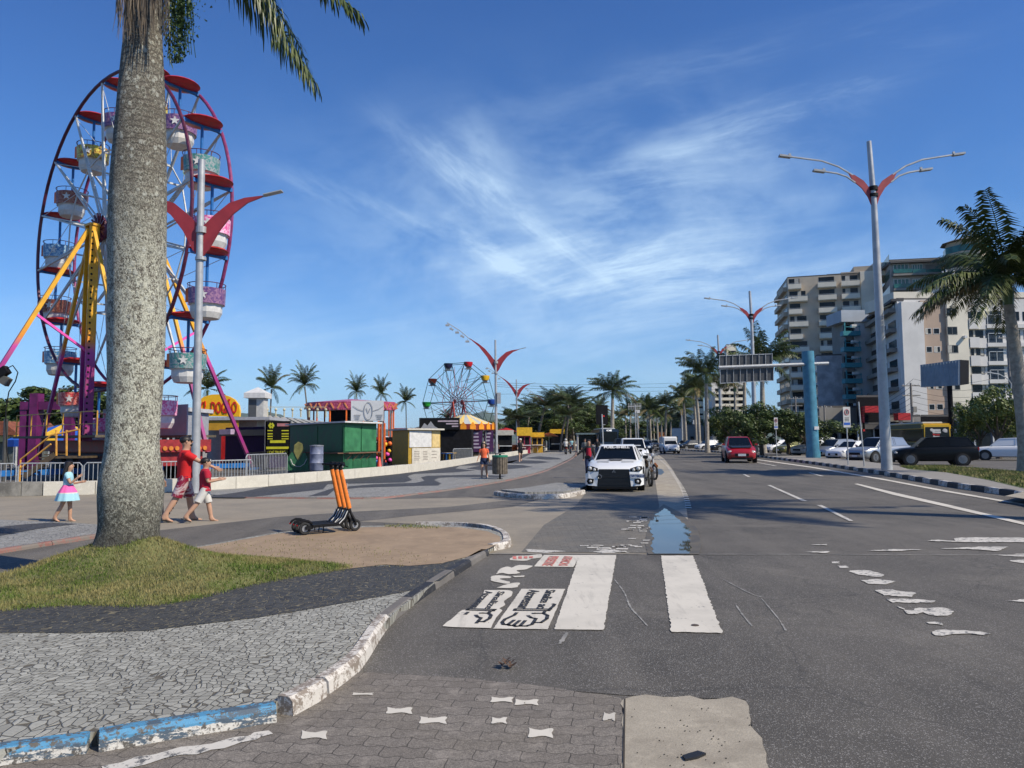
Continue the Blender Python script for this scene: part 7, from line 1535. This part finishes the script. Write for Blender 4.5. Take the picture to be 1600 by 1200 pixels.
for k, (y0, z0, w_, h_, mt) in enumerate([(.15, 2.32, .85, .20, M_white), (.05, 2.12, .7, .16, M_white), (.1, 1.90, .6, .13, M_red), (.1, 1.72, .55, .11, M_white), (-.75, 2.25, .22, .28, M_white)]): MB().box((-11.03, y0, z0), (.012, w_, h_)).sph((-11.03, y0+w_*.4, z0+.04), h_*.6, 6, sc=(.1, 1.3, 1)).build('window_print', mt, yb)
MB().b2(-10.9, -.1, -1.27, -1.255, .45, 1.2).b2(-10.9, -.1, 1.255, 1.27, .45, 1.2).b2(-10.6, -.2, -1.268, -1.26, 2.5, 2.9).b2(-10.6, -.2, 1.26, 1.268, 2.5, 2.9).build('side_panel', M('bus_slate', (.05, .07, .03), .5, var=.15), yb)
nb = bus(952, 96, R(-90), 'dark blue coach facing the camera behind the traffic light', M('coach_navy', (.008, .025, .055), .3, var=.1, coat=.4), M('coach_navy', (.008, .025, .055), .3)); textmesh('destination_sign', '4 345', .3, M('led_white', (.6, .6, .6), .5, emit=(.9, .9, .9)), nb, frame((.03, 0, 2.78), (0, 1, 0), (0, 0, 1)), .01, .003)
# motorcycles
def moto(loc, rz, label, c, rider=False):
    e = empty('motorcycle', loc, rz, label, 'motorcycle')
    for x in (-.62, .66):
        w_ = empty('wheel', (x, 0, .31), parent=e); MB().tube([(.29*math.cos(R(i*24)), 0, .29*math.sin(R(i*24))) for i in range(16)], .045, 7, cap=False).build('tyre', M_tyre, w_)
        m = MB().cyl((0, -.05, 0), (0, .05, 0), .06, n=8)
        for k in range(8): a = k*math.pi/4; m.cyl((0, 0, 0), (.27*math.cos(a), 0, .27*math.sin(a)), .008, n=4)
        m.build('rim', M_rim, w_)
    MB().tube([(.66, 0, .31), (.45, 0, .95), (.40, 0, 1.08)], .035, 8).tube([(.42, -.34, 1.08), (.40, -.1, 1.05), (.40, .1, 1.05), (.42, .34, 1.08)], .018, 6).build('fork', M_grey, e)
    MB().sph((.12, 0, .84), .24, 8, sc=(1.2, .65, .7)).build('tank', c, e, smooth=True); MB().box((-.40, 0, .80), (.7, .24, .1)).box((-.75, 0, .84), (.2, .2, .14)).build('seat', M_blk, e, bev=.03)
    MB().box((.02, 0, .45), (.42, .3, .38)).build('engine', M_grey, e, bev=.05); MB().tube([(.15, .18, .35), (-.3, .2, .28), (-.75, .2, .4)], .04, 8).build('exhaust', M_rim, e); MB().bar((.4, 0, .9), (-.1, 0, .5), .06, .08).bar((-.1, 0, .45), (-.62, 0, .31), .06, .06).bar((-.1, 0, .55), (-.7, 0, .78), .05, .05).build('frame', M_blk, e)
    MB().sph((.50, 0, .98), .1, 8).build('headlight', M_lens, e); MB().box((-.88, 0, .72), (.06, .14, .08)).build('tail_light', M_rlens, e); MB().tube([(.72+.0, 0, .66), (.95, 0, .56)], .05, 6).build('mudguard', c, e)
    for s_ in (1, -1): MB().tube([(.40, s_*.2, 1.06), (.38, s_*.26, 1.22)], .01, 4).sph((.38, s_*.27, 1.25), .06, 6, sc=(.3, 1, .7)).build('mirror', M_blk, e)
    return e
moto(gb(1009, 27.2), R(-88), 'brown motorcycle parked close against the right side of the white sedan', M('moto_brown', (.10, .06, .03), .3)); moto(gb(1013, 31.5), R(-80), 'dark motorcycle with orange tank behind the parked white sedan', M('moto_orange', (.3, .1, .02), .3))
moto(gb(884, 84), R(92), 'motorcycle ridden away from the camera beside the promenade', M_blk); moto(gb(891, 88), R(90), 'second motorcycle close right of the ridden one', M_grey)
for i, px in enumerate((933, 937, 930)): moto(gb(px, 78+i*5), R(200+20*i), ['dark parked motorcycle left of the traffic light post', 'parked motorcycle touching the traffic light post', 'third parked motorcycle beside the bus shelter'][i], M_grey)
# scooters
def scooter(loc, rz, label):
    e = empty('electric_scooter', loc, rz, label, 'scooter', 'orange rental scooters parked on the sand'); r = .105; wb_ = .90
    for x, nm in ((0, 'rear'), (wb_, 'front')):
        w_ = empty('wheel', (x, 0, r), parent=e); MB().tube([(.082*math.cos(R(i*20)), 0, .082*math.sin(R(i*20))) for i in range(19)], .024, 8, cap=False).build('tyre', M_tyre, w_); MB().cyl((0, -.02, 0), (0, .02, 0), .055, n=14).build('rim', M_grey, w_)
    MB().tube([(-.12, 0, .17), (-.10, 0, .205), (-.03, 0, .235), (.06, 0, .225), (.13, 0, .18)], .02, 6).build('mudguard', M_blk, e)
    MB().b2(.10, .62, -.075, .075, .12, .165).build('deck', M_blk, e, bev=.012); MB().b2(.0, .12, -.055, -.035, .09, .15).b2(.0, .12, .035, .055, .09, .15).build('rear_arm', M_blk, e)
    MB().tube([(.60, 0, .14), (.70, 0, .22), (.77, 0, .36), (.79, 0, .42)], [.045, .04, .035, .035], 8).build('neck', M_blk, e); MB().tube([(.58, .06, .15), (.68, .05, .24), (.74, .045, .36)], .008, 5).tube([(.58, -.06, .15), (.68, -.05, .24), (.74, -.045, .36)], .008, 5).build('trim', M_fr, e)
    MB().tube([(wb_+.0, .04, r), (wb_-.02, .04, .2), (.82, 0, .32), (.79, 0, .42)], .022, 6).tube([(wb_, -.04, r), (wb_-.02, -.04, .2), (.82, 0, .32)], .022, 6).build('fork', M_blk, e)
    s0 = Vector((.79, 0, .40)); s1 = Vector((.625, 0, 1.06)); MB().tube([s0, s1], [.042, .036], 14).build('stem', M('scooter_orange', (.78, .21, .03), .45, var=.18, scale=14), e, smooth=True)
    MB().tube([s1, s1+Vector((-.02, 0, .08))], .03, 10).tube([s1+Vector((-.05, -.27, .09)), s1+Vector((-.01, -.12, .10)), s1+Vector((-.01, .12, .10)), s1+Vector((-.05, .27, .09))], .019, 8).box(s1+Vector((.02, 0, .11)), (.08, .08, .05)).build('handlebar', M_blk, e)
    for s_ in (1, -1): MB().tube([s1+Vector((-.01, s_*.15, .08)), s1+Vector((.03, s_*.24, .06))], .008, 4).build('brake_lever', M_blk, e)
    MB().sph(s1+Vector((.035, 0, .06)), .022, 6).build('headlight', M_lens, e); MB().tube([(.35, .05, .12), (.37, .12, .0)], .009, 5).build('kickstand', M_blk, e); MB().sph((-.13, 0, .165), .015, 5).build('tail_light', M_rlens, e)
    m = MB().box(s0.lerp(s1, .55)+Vector((.04, 0, .008)), (.006, .035, .12)); m.build('sticker', M_fr, e); return e
r0 = G(476, 836, .09)
for k, lb in enumerate(['nearest of the three orange scooters, with its rear wheel closest to the camera', 'middle one of the three orange scooters', 'farthest of the three orange scooters, its stem leftmost']):
    scooter(r0+Vector((-.11*k, .17*k, 0)), R(36+k*1.5), lb)
# litter bin on the promenade
lb_ = gb(781, 31.8, .03); tb = empty('litter_bin', lb_, 0, 'round slatted wooden litter bin with a green rim on a post', 'litter bin')
MB().cyl((0, 0, 0), (0, 0, .95), .04, n=8).cyl((0, 0, 0), (0, 0, .02), .12, n=10).build('post', M_blk, tb); MB().lathe([(.31, .90), (.335, .91), (.335, .98), (.30, .99)], 24).build('rim', M('bin_green', (.02, .20, .11), .5, var=.2), tb)
MB().lathe([(.27, .20), (.28, .9)], 20).build('liner', M_dark, tb); MB().box((0, 0, 1.05), (.4, .06, .03)).cyl((0, 0, .95), (0, 0, 1.06), .05, n=8).build('handle', M_dark, tb)
for k in range(18): a = k*2*math.pi/18; MB().box((.31*math.cos(a), .31*math.sin(a), .56), (.025, .088, .70), Matrix.Rotation(a, 3, 'Z')).build('slat', M('slat_wood', (.14, .115, .085), .8, var=.4, scale=9), tb)
# ================================================================ PEOPLE
random.seed(12)
def skinm(name, c): return M(name, c, .55, var=.08, scale=8, spec=.3)
SK1 = skinm('skin_light', (.46, .27, .18)); SK2 = skinm('skin_tan', (.34, .19, .12)); M_hair = M('dark_hair', (.012, .009, .008), .55, var=.4, scale=30); M_sand2 = M('sandal_black', (.02, .02, .02), .7)
def skinmesh(name, verts, edges, mat, parent, lv=2, root=0, sub=2):
    """verts: (pos, radius or (rx, ry))"""
    me = bpy.data.meshes.new(name); me.from_pydata([tuple(v[0]) for v in verts], edges, []); me.materials.append(mat)
    o = bpy.data.objects.new(name, me); COL.objects.link(o); o.parent = parent
    md = o.modifiers.new('skin', 'SKIN'); md.use_smooth_shade = True
    sl_ = me.skin_vertices[0].data if me.skin_vertices else None
    if sl_ is None:
        bpy.context.view_layer.objects.active = o; sl_ = me.skin_vertices[0].data
    for i, v in enumerate(verts):
        r = v[1] if isinstance(v[1], (tuple, list)) else (v[1], v[1]); sl_[i].radius = r; sl_[i].use_root = (i == root)
    s_ = o.modifiers.new('sub', 'SUBSURF'); s_.levels = sub; s_.render_levels = sub
    return o
def loft(m, rings, n=20, wob=0):
    vs = []
    for c, rx, ry in rings:
        for k in range(n): a = 2*math.pi*k/n; q = 1+wob*math.sin(a*5+c.z*30); vs.append((c.x+rx*q*math.cos(a), c.y+ry*q*math.sin(a), c.z))
    m.add(vs, [(i*n+k, i*n+(k+1) % n, (i+1)*n+(k+1) % n, (i+1)*n+k) for i in range(len(rings)-1) for k in range(n)]+[tuple(range(n-1, -1, -1)), tuple((len(rings)-1)*n+k for k in range(n))])
def person(base, rz, h, label, legs, arms, top, bottom, shoes=None, hair='short', skin=SK1, fem=False, extra=None, name='person', lean=0.0, shirt_len=.90, sleeve=.45, short_leg=.8, head_turn=0, hand_items=None, headm=1.0):
    """legs/arms: ((side, swing, bend), ...) degrees; front = local +Y, right side = +X"""
    e = empty(name, base, rz, label, 'person'); s = h/1.75; e.scale = (s, s, s); sh = .19 if not fem else .165
    V = []; E = []
    def av(p, r, par=None):
        r = tuple(q*1.17 for q in r) if isinstance(r, tuple) else r*(1.17 if r > .02 else 1)
        V.append((Vector(p), r)); i = len(V)-1
        if par is not None: E.append((par, i))
        return i
    ln = math.tan(R(lean)); f = lambda z: (z-.93)*ln
    # feet on the ground: lower the pelvis to the supporting leg
    hipz = 0; L1, L2 = .44, .42
    hz_ = max(L1*math.cos(R(a))+L2*math.cos(R(a-b)) for _, a, b in legs)+.06; dz = hz_-.90+.0
    P_ = lambda x, y, z: (x, y, z+dz)
    pel = av(P_(0, 0, .95), (.115, .082)); sp_ = av(P_(0, f(1.10), 1.10), (.095 if fem else .11, .074), pel); ch = av(P_(0, f(1.30), 1.30), (.115 if fem else .13, .082), sp_); nb_ = av(P_(0, f(1.44), 1.44), (.07, .06), ch)
    nk = av(P_(0, f(1.50)+.01, 1.50), .052, nb_); jw = av(P_(0, f(1.56)+.03, 1.575), (.065*headm, .075*headm), nk); hd = av(P_(0, f(1.62)+.015, 1.65), (.078*headm, .092*headm), jw); ht_ = av(P_(0, f(1.7)+.01, 1.715), (.055*headm, .065*headm), hd)
    J = {'head': Vector(P_(0, f(1.62)+.015, 1.65)), 'neck': Vector(P_(0, f(1.5), 1.5))}
    for sd, a, b in legs:
        hp = Vector(P_(sd*.085, 0, .90)); kn = hp+Vector((sd*.01, math.sin(R(a)), -math.cos(R(a))))*L1; kn.x = hp.x+sd*.012; an = kn+Vector((0, math.sin(R(a-b)), -math.cos(R(a-b))))*L2; an.x = kn.x
        i = av(hp, .088, pel); m_ = av(hp.lerp(kn, .5), .072, i); k = av(kn, .053, m_); cf = av(kn.lerp(an, .35), .055, k); q = av(an, .036, cf)
        fd = Vector((sd*.03, math.cos(R(min(0, (a-b)*.9+8))), math.sin(R(min(0, (a-b)*.9+8)))))
        hl = av(an+Vector((0, -.035, -.035)), .034, q); to = av(an+fd*.11+Vector((0, 0, -.045)), (.042, .024), q); av(an+fd*.17+Vector((0, 0, -.052)), (.036, .016), to)
        J['leg', sd] = (hp, kn, an, fd)
    for sd, a, b, out in arms:
        so_ = Vector(P_(sd*sh, f(1.41), 1.395)); d1 = Vector((sd*math.sin(R(out)), math.sin(R(a))*math.cos(R(out)), -math.cos(R(a))*math.cos(R(out)))); el = so_+d1*.29
        d2 = Vector((sd*math.sin(R(out)), math.sin(R(a+b))*math.cos(R(out)), -math.cos(R(a+b))*math.cos(R(out)))); wr_ = el+d2*.25
        i = av(so_, .05, ch); m_ = av(so_.lerp(el, .5), .045, i); k = av(el, .038, m_); q = av(wr_, .026, k); hn = wr_+d2*.075; hi = av(hn, (.038, .02), q)
        nn = d2.cross(Vector((1, 0, 0))).normalized()
        for fi, (o_, l_) in enumerate(((-.027, .062), (-.009, .072), (.009, .068), (.027, .052))):
            b0_ = av(hn+d2*.03+nn*o_, .0095, hi); b1_ = av(hn+d2*(.03+l_*.6)+nn*o_+Vector((-sd*.008, 0, 0)), .0085, b0_); av(hn+d2*(.03+l_)+nn*o_+Vector((-sd*.02, 0, 0)), .007, b1_)
        t0 = av(wr_+d2*.04-nn*.03, .011, hi); av(wr_+d2*.085-nn*.05, .009, t0); J['arm', sd] = (so_, el, wr_, d2)
    body = skinmesh('body', V, E, skin, e)
    # face and hair
    H = J['head']; fc = MB()
    MB().sph(H+Vector((0, .098*headm, -.005)), .016, 6, sc=(.8, 1.1, 1.4)).build('nose', skin, e, smooth=True)
    for sd in (1, -1):
        MB().sph(H+Vector((sd*.032, .080*headm, .018)), .012, 6).build('eye', M('eye_dark', (.03, .02, .02), .3), e); MB().sph(H+Vector((sd*.082*headm, 0, 0)), .022, 6, sc=(.4, .8, 1.3)).build('ear', skin, e, smooth=True)
    MB().sph(H+Vector((0, .085*headm, -.055)), .018, 6, sc=(1.3, .4, .4)).build('mouth', M('lips', (.30, .10, .08), .5), e)
    if hair == 'short': MB().sph(H+Vector((0, -.018, .035)), .098*headm, 10, sc=(.92, 1.05, .92)).build('hair', M_hair, e, smooth=True)
    elif hair == 'long':
        m = MB(); loft(m, [(H+Vector((0, .0, .125*headm)), .03, .03), (H+Vector((0, -.015, .10*headm)), .085*headm, .09*headm), (H+Vector((0, -.03, .03)), .102*headm, .10*headm), (H+Vector((0, -.06, -.06)), .115*headm, .085), (H+Vector((0, -.09, -.18)), .125*headm, .075), (H+Vector((0, -.10, -.34)), .12*headm, .065), (H+Vector((0, -.10, -.46)), .085, .045), (H+Vector((0, -.09, -.53)), .02, .02)])
        m.build('hair', M_hair, e, smooth=True)
    elif hair == 'curly':
        m = MB()
        for k in range(46): a = random.uniform(0, 6.28); z = random.uniform(-.26, .09); r_ = .10 if z > 0 else .115; yy = -abs(math.sin(a))*r_ if z < .03 else math.sin(a)*r_*.7; m.sph(H+Vector((math.cos(a)*r_, yy-.01, z)), random.uniform(.035, .055), 5)
        m.build('hair', M_hair, e, smooth=True)
    # clothes
    so0, so1 = P_(0, f(1.30), 1.30), P_(0, f(1.42), 1.42)
    if top:
        mt, sl_, z0 = top; m = MB(); g_ = .012; k_ = 1.0 if not fem else .9
        loft(m, [(Vector(P_(0, f(z0), z0)), .185*k_, .135), (Vector(P_(0, f(z0), z0+.03)), .182*k_, .135), (Vector(P_(0, f(1.02), max(z0+.05, 1.02))), .175*k_*(1 if not fem else .93), .128), (Vector(P_(0, f(1.16), 1.16)), .185*k_*(1 if not fem else .92), .130), (Vector(P_(0, f(1.30), 1.30)), .205*k_, .138), (Vector(P_(0, f(1.39), 1.39)), .195*k_, .118), (Vector(P_(0, f(1.44), 1.44)), .13*k_, .09), (Vector(P_(0, f(1.47), 1.475)), .075, .07)], wob=.02)
        for sd, *_ in arms:
            so_, el, wr_, d2 = J['arm', sd]
            pts = [so_+Vector((-sd*.05, 0, .01)), so_, so_.lerp(el, min(1, sl_))]; rr_ = [.075, .078, .070 if sl_ < .8 else .056]
            if sl_ > 1: pts.append(el.lerp(wr_, sl_-1)); rr_.append(.044)
            m.tube(pts, [q*k_ for q in rr_], 12)
        m.build('shirt', mt, e, smooth=True)
    if bottom:
        mt, ll = bottom; m = MB(); loft(m, [(Vector(P_(0, 0, .84)), .17, .12), (Vector(P_(0, 0, .92)), .178, .132), (Vector(P_(0, 0, 1.03)), .162, .125)])
        for sd, *_ in legs:
            hp, kn, an, fd = J['leg', sd]; pts = [hp+Vector((0, 0, .04)), hp.lerp(kn, .35*min(1, ll)), hp.lerp(kn, min(1, ll))]; rr_ = [.098, .102, .098 if ll <= 1 else .075]
            if ll > 1: pts.append(kn.lerp(an, ll-1)); rr_.append(.062)
            m.tube(pts, rr_, 14)
        m.build('shorts' if ll <= 1 else 'trousers', mt, e, smooth=True)
    if shoes:
        for sd, *_ in legs:
            hp, kn, an, fd = J['leg', sd]; u_ = Vector((0, -fd.z, fd.y)); c = an+fd*.055-u_*.068; m = MB(); m.box((0, 0, 0), (.085, .25, .022 if shoes is M_sand2 else .06)); m.xf(frame(c, (1, 0, 0), fd)@Matrix.Identity(4)); m.build('sandal' if shoes is M_sand2 else 'shoe', shoes, e, bev=.008)
    if extra: extra(e, J, P_)
    return e
C_red = M('red_tshirt', (.52, .008, .012), .85, var=.08, scale=6); C_red2 = M('crimson_tshirt', (.40, .008, .03), .85, var=.08, scale=6)
C_flor = wave('floral_print', (.22, .008, .03), (.50, .40, .40)); C_white = M('white_cotton', (.58, .56, .52), .85, var=.06); C_black = M('black_cloth', (.012, .012, .014), .85, var=.2); C_org = M('orange_top', (.72, .12, .04), .8, var=.1); C_denim = M('navy_denim', (.02, .035, .09), .85, var=.2)
C_sky = M('sky_blue_cotton', (.33, .58, .66), .85, var=.05); C_pinkd = M('pink_cotton', (.80, .13, .38), .85, var=.06)
def shades(e, J, P_):
    H = J['head']; MB().box(H+Vector((0, .088, .02)), (.15, .02, .04)).box(H+Vector((.078, .03, .022)), (.006, .12, .012)).build('sunglasses', M_blk, e, bev=.006); MB().sph(H+Vector((0, .045, -.065)), .062, 8, sc=(1, 1, .75)).build('beard', M_hair, e, smooth=True)
    hp, kn, an, fd = J['leg', 1]; 
    for k in range(5): MB().sph(kn.lerp(an, .2+.14*k)+Vector((.02*(-1)**k, .045, 0)), .028, 5, sc=(1, .5, 1.3)).build('tattoo', M('tattoo_ink', (.06, .055, .06), .6), e)
person(gb(290, 15.9), R(-62), 1.76, 'man in a red shirt and floral shorts walking with his hand on the boy', ((1, -19, 8), (-1, 13, 5)), ((-1, -10, 8, 6), (1, 56, 6, 4)), (C_red, .62, .90), (C_flor, .95), M_sand2, 'short', SK1, extra=shades).scale = (1.17, 1.15, 1.0)
def cap(e, J, P_):
    H = J['head']; MB().lathe([(.098, 0), (.10, .03), (.085, .03), (.04, .095), (.001, .1)], 14).xf(Matrix.Translation(H+Vector((0, -.005, .02)))).build('cap', C_black, e, smooth=True); MB().box(H+Vector((0, .12, .035)), (.12, .1, .012)).box(H+Vector((0, .093, .06)), (.1, .02, .05)).build('cap_peak', C_white, e, bev=.005)
person(gb(322, 15.75), R(-62), 1.30, 'boy in a crimson shirt and white shorts walking beside the man', ((1, -26, 10), (-1, 14, 5)), ((1, 8, 95, 6), (-1, 10, 90, 4)), (C_red2, .62, .86), (C_white, .85), M_sand2, 'short', SK1, extra=cap, headm=1.15).scale = (1.30/1.75*1.2, 1.30/1.75*1.15, 1.30/1.75)
person(gb(242, 16.3), R(-85), 1.66, 'woman in black walking mostly hidden behind the palm trunk', ((1, -24, 10), (-1, 14, 5)), ((1, -4, 6, 8), (-1, 10, 8, 6)), (C_black, .05, 1.0), (C_black, .35), M_sand2, 'long', SK2, fem=True)
def dress(e, J, P_):
    def band(z0, r0, z1, r1, mt, nm):
        m = MB(); n = 40; vs = []
        for z, r in ((z0, r0), ((z0+z1)/2, (r0+r1)/2), (z1, r1)):
            for k in range(n): a = 2*math.pi*k/n; rr = r*(1+.05*math.sin(a*9)*(1 if r > .2 else .2)); vs.append((rr*math.cos(a), rr*math.sin(a)*.9, z))
        fs = [(i*n+k, i*n+(k+1) % n, (i+1)*n+(k+1) % n, (i+1)*n+k) for i in range(2) for k in range(n)]; m.add(vs, fs).xf(Matrix.Translation((0, 0, P_(0, 0, 0)[2]))).build(nm, mt, e, smooth=True)
    band(1.08, .15, .86, .28, C_pinkd, 'skirt_pink_tier'); band(.862, .282, .83, .295, C_white, 'skirt_white_trim'); band(.832, .297, .62, .36, C_sky, 'skirt_blue_tier')
    MB().sph(J['head']+Vector((0, -.09, .09)), .03, 6).build('hair_clip', C_white, e)
person(gb(109, 15.95), R(-78), 1.22, 'little girl with long black hair in a pink and pale blue tiered dress', ((1, -16, 12), (-1, 5, 3)), ((1, 25, 105, 4), (-1, 5, 95, 3)), (C_sky, .45, 1.0), None, M_sand2, 'long', SK1, fem=True, extra=dress, headm=1.2)
def bag(e, J, P_): MB().b2(-.24, -.16, -.1, .1, .86, 1.02).build('handbag', C_black, e, bev=.02)
def shoesw(e, J, P_): pass
person(gb(756, 32.3, .03), R(172), 1.50, 'woman with long dark curls in an orange top and navy shorts', ((1, 6, 2), (-1, -16, 14)), ((1, 8, 30, 12), (-1, -8, 12, 12)), (C_org, .5, 1.0), (C_denim, .5), C_white, 'curly', SK1, fem=True, extra=bag)
def vis(e, J, P_): MB().lathe([(.1, 0), (.1, .05), (.06, .09), (.001, .1)], 12).xf(Matrix.Translation(J['head']+Vector((0, 0, .02)))).box(J['head']+Vector((0, .13, .03)), (.13, .12, .012)).build('cap', C_white, e, smooth=True)
person(gb(813, 56.5, .03), R(185), 1.72, 'runner in black with a white cap on the wavy promenade', ((1, 18, 10), (-1, -20, 30)), ((1, -20, 80, 6), (-1, 22, 80, 6)), (C_black, .1, .98), (C_black, .55), C_white, 'short', SK1, fem=True, extra=vis)
def vest(e, J, P_): (lambda m: (loft(m, [(Vector(P_(0, .055, .98)), .12, .105), (Vector(P_(0, .055, 1.2)), .125, .11), (Vector(P_(0, .055, 1.38)), .11, .10)]), m.build('vest', C_red2, e, smooth=True)))(MB())
person(gb(920, 32.5), R(170), 1.62, 'woman in jeans and a red vest under a black jacket by the white sedan', ((1, 8, 4), (-1, -8, 8)), ((1, 10, 10, 48), (-1, -8, 30, 12)), (C_black, 1.9, .90), (C_denim, 1.9), C_black, 'long', SK1, fem=True, extra=vest)
person(gb(848.5, 100, .03), R(180), 1.72, 'distant person in dark clothes near the yellow stands', ((1, 10, 4), (-1, -10, 8)), ((1, 8, 10, 8), (-1, -8, 10, 8)), (C_black, 1.5, .92), (C_black, 1.9), C_black, 'short', SK2)
person(gb(914, 60), R(160), 1.70, 'person in a grey jacket walking behind the woman in the red vest', ((1, 10, 4), (-1, -10, 8)), ((1, 8, 10, 8), (-1, -8, 10, 8)), (M('grey_cloth', (.14, .15, .14), .85), 1.5, .92), (C_black, 1.9), C_black, 'short', SK2)
person(gb(933, 70), R(150), 1.72, 'person in dark clothes standing by the parked motorcycles', ((1, 4, 4), (-1, -4, 4)), ((1, 30, 60, 8), (-1, -8, 10, 8)), (C_black, 1.5, .92), (C_denim, 1.9), C_black, 'short', SK2)
def helmet(e, J, P_): MB().sph(J['head']+Vector((0, 0, .01)), .14, 10).build('helmet', C_white, e, smooth=True)
rd = person(gb(884, 84)+Vector((0, .05, .0)), R(0), 1.72, 'motorcycle rider in a pale shirt and white helmet', ((1, 70, 80), (-1, 70, 80)), ((1, 50, 20, 10), (-1, 50, 20, 10)), (C_white, .7, .92), (C_black, 1.9), C_black, 'short', SK2, extra=helmet)
rd.location.z = .28

for i, (px, y, rz, mt, lb) in enumerate([(822, 98, 200, C_orange if False else C_org, 'distant stall worker in orange by the first yellow stand'), (776, 78, 150, C_black, 'person in black behind the wall right of the lamp post'), (664, 60, 190, C_white, 'person in white behind the barrier by the mustard kiosk'), (893, 110, 170, C_sky, 'distant person in pale blue beyond the yellow stands')]):
    person(gb(px, y, .03), R(rz), 1.7, lb, ((1, 8, 4), (-1, -8, 6)), ((1, 12, 20, 8), (-1, -6, 12, 8)), (mt, .6, .92), (C_denim, 1.9), C_black, 'short', SK2)
# ================================================================ AIR
hz_ = MB().b2(-4800, 4800, -70, 6100, -3, 268).build('haze', bpy.data.materials.new('thin_haze'), nrm=False)
hm = hz_.data.materials[0]; hm.use_nodes = True; ht = hm.node_tree; ht.nodes.clear(); ho = ht.nodes.new('ShaderNodeOutputMaterial'); pv = ht.nodes.new('ShaderNodeVolumePrincipled')
pv.inputs['Color'].default_value = (.72, .84, 1, 1); pv.inputs['Density'].default_value = .00004; pv.inputs['Anisotropy'].default_value = 0.0
ht.links.new(pv.outputs[0], ho.inputs['Volume']); tag(hz_, 'thin bluish air in front of the far hills', 'haze', None, 'stuff')
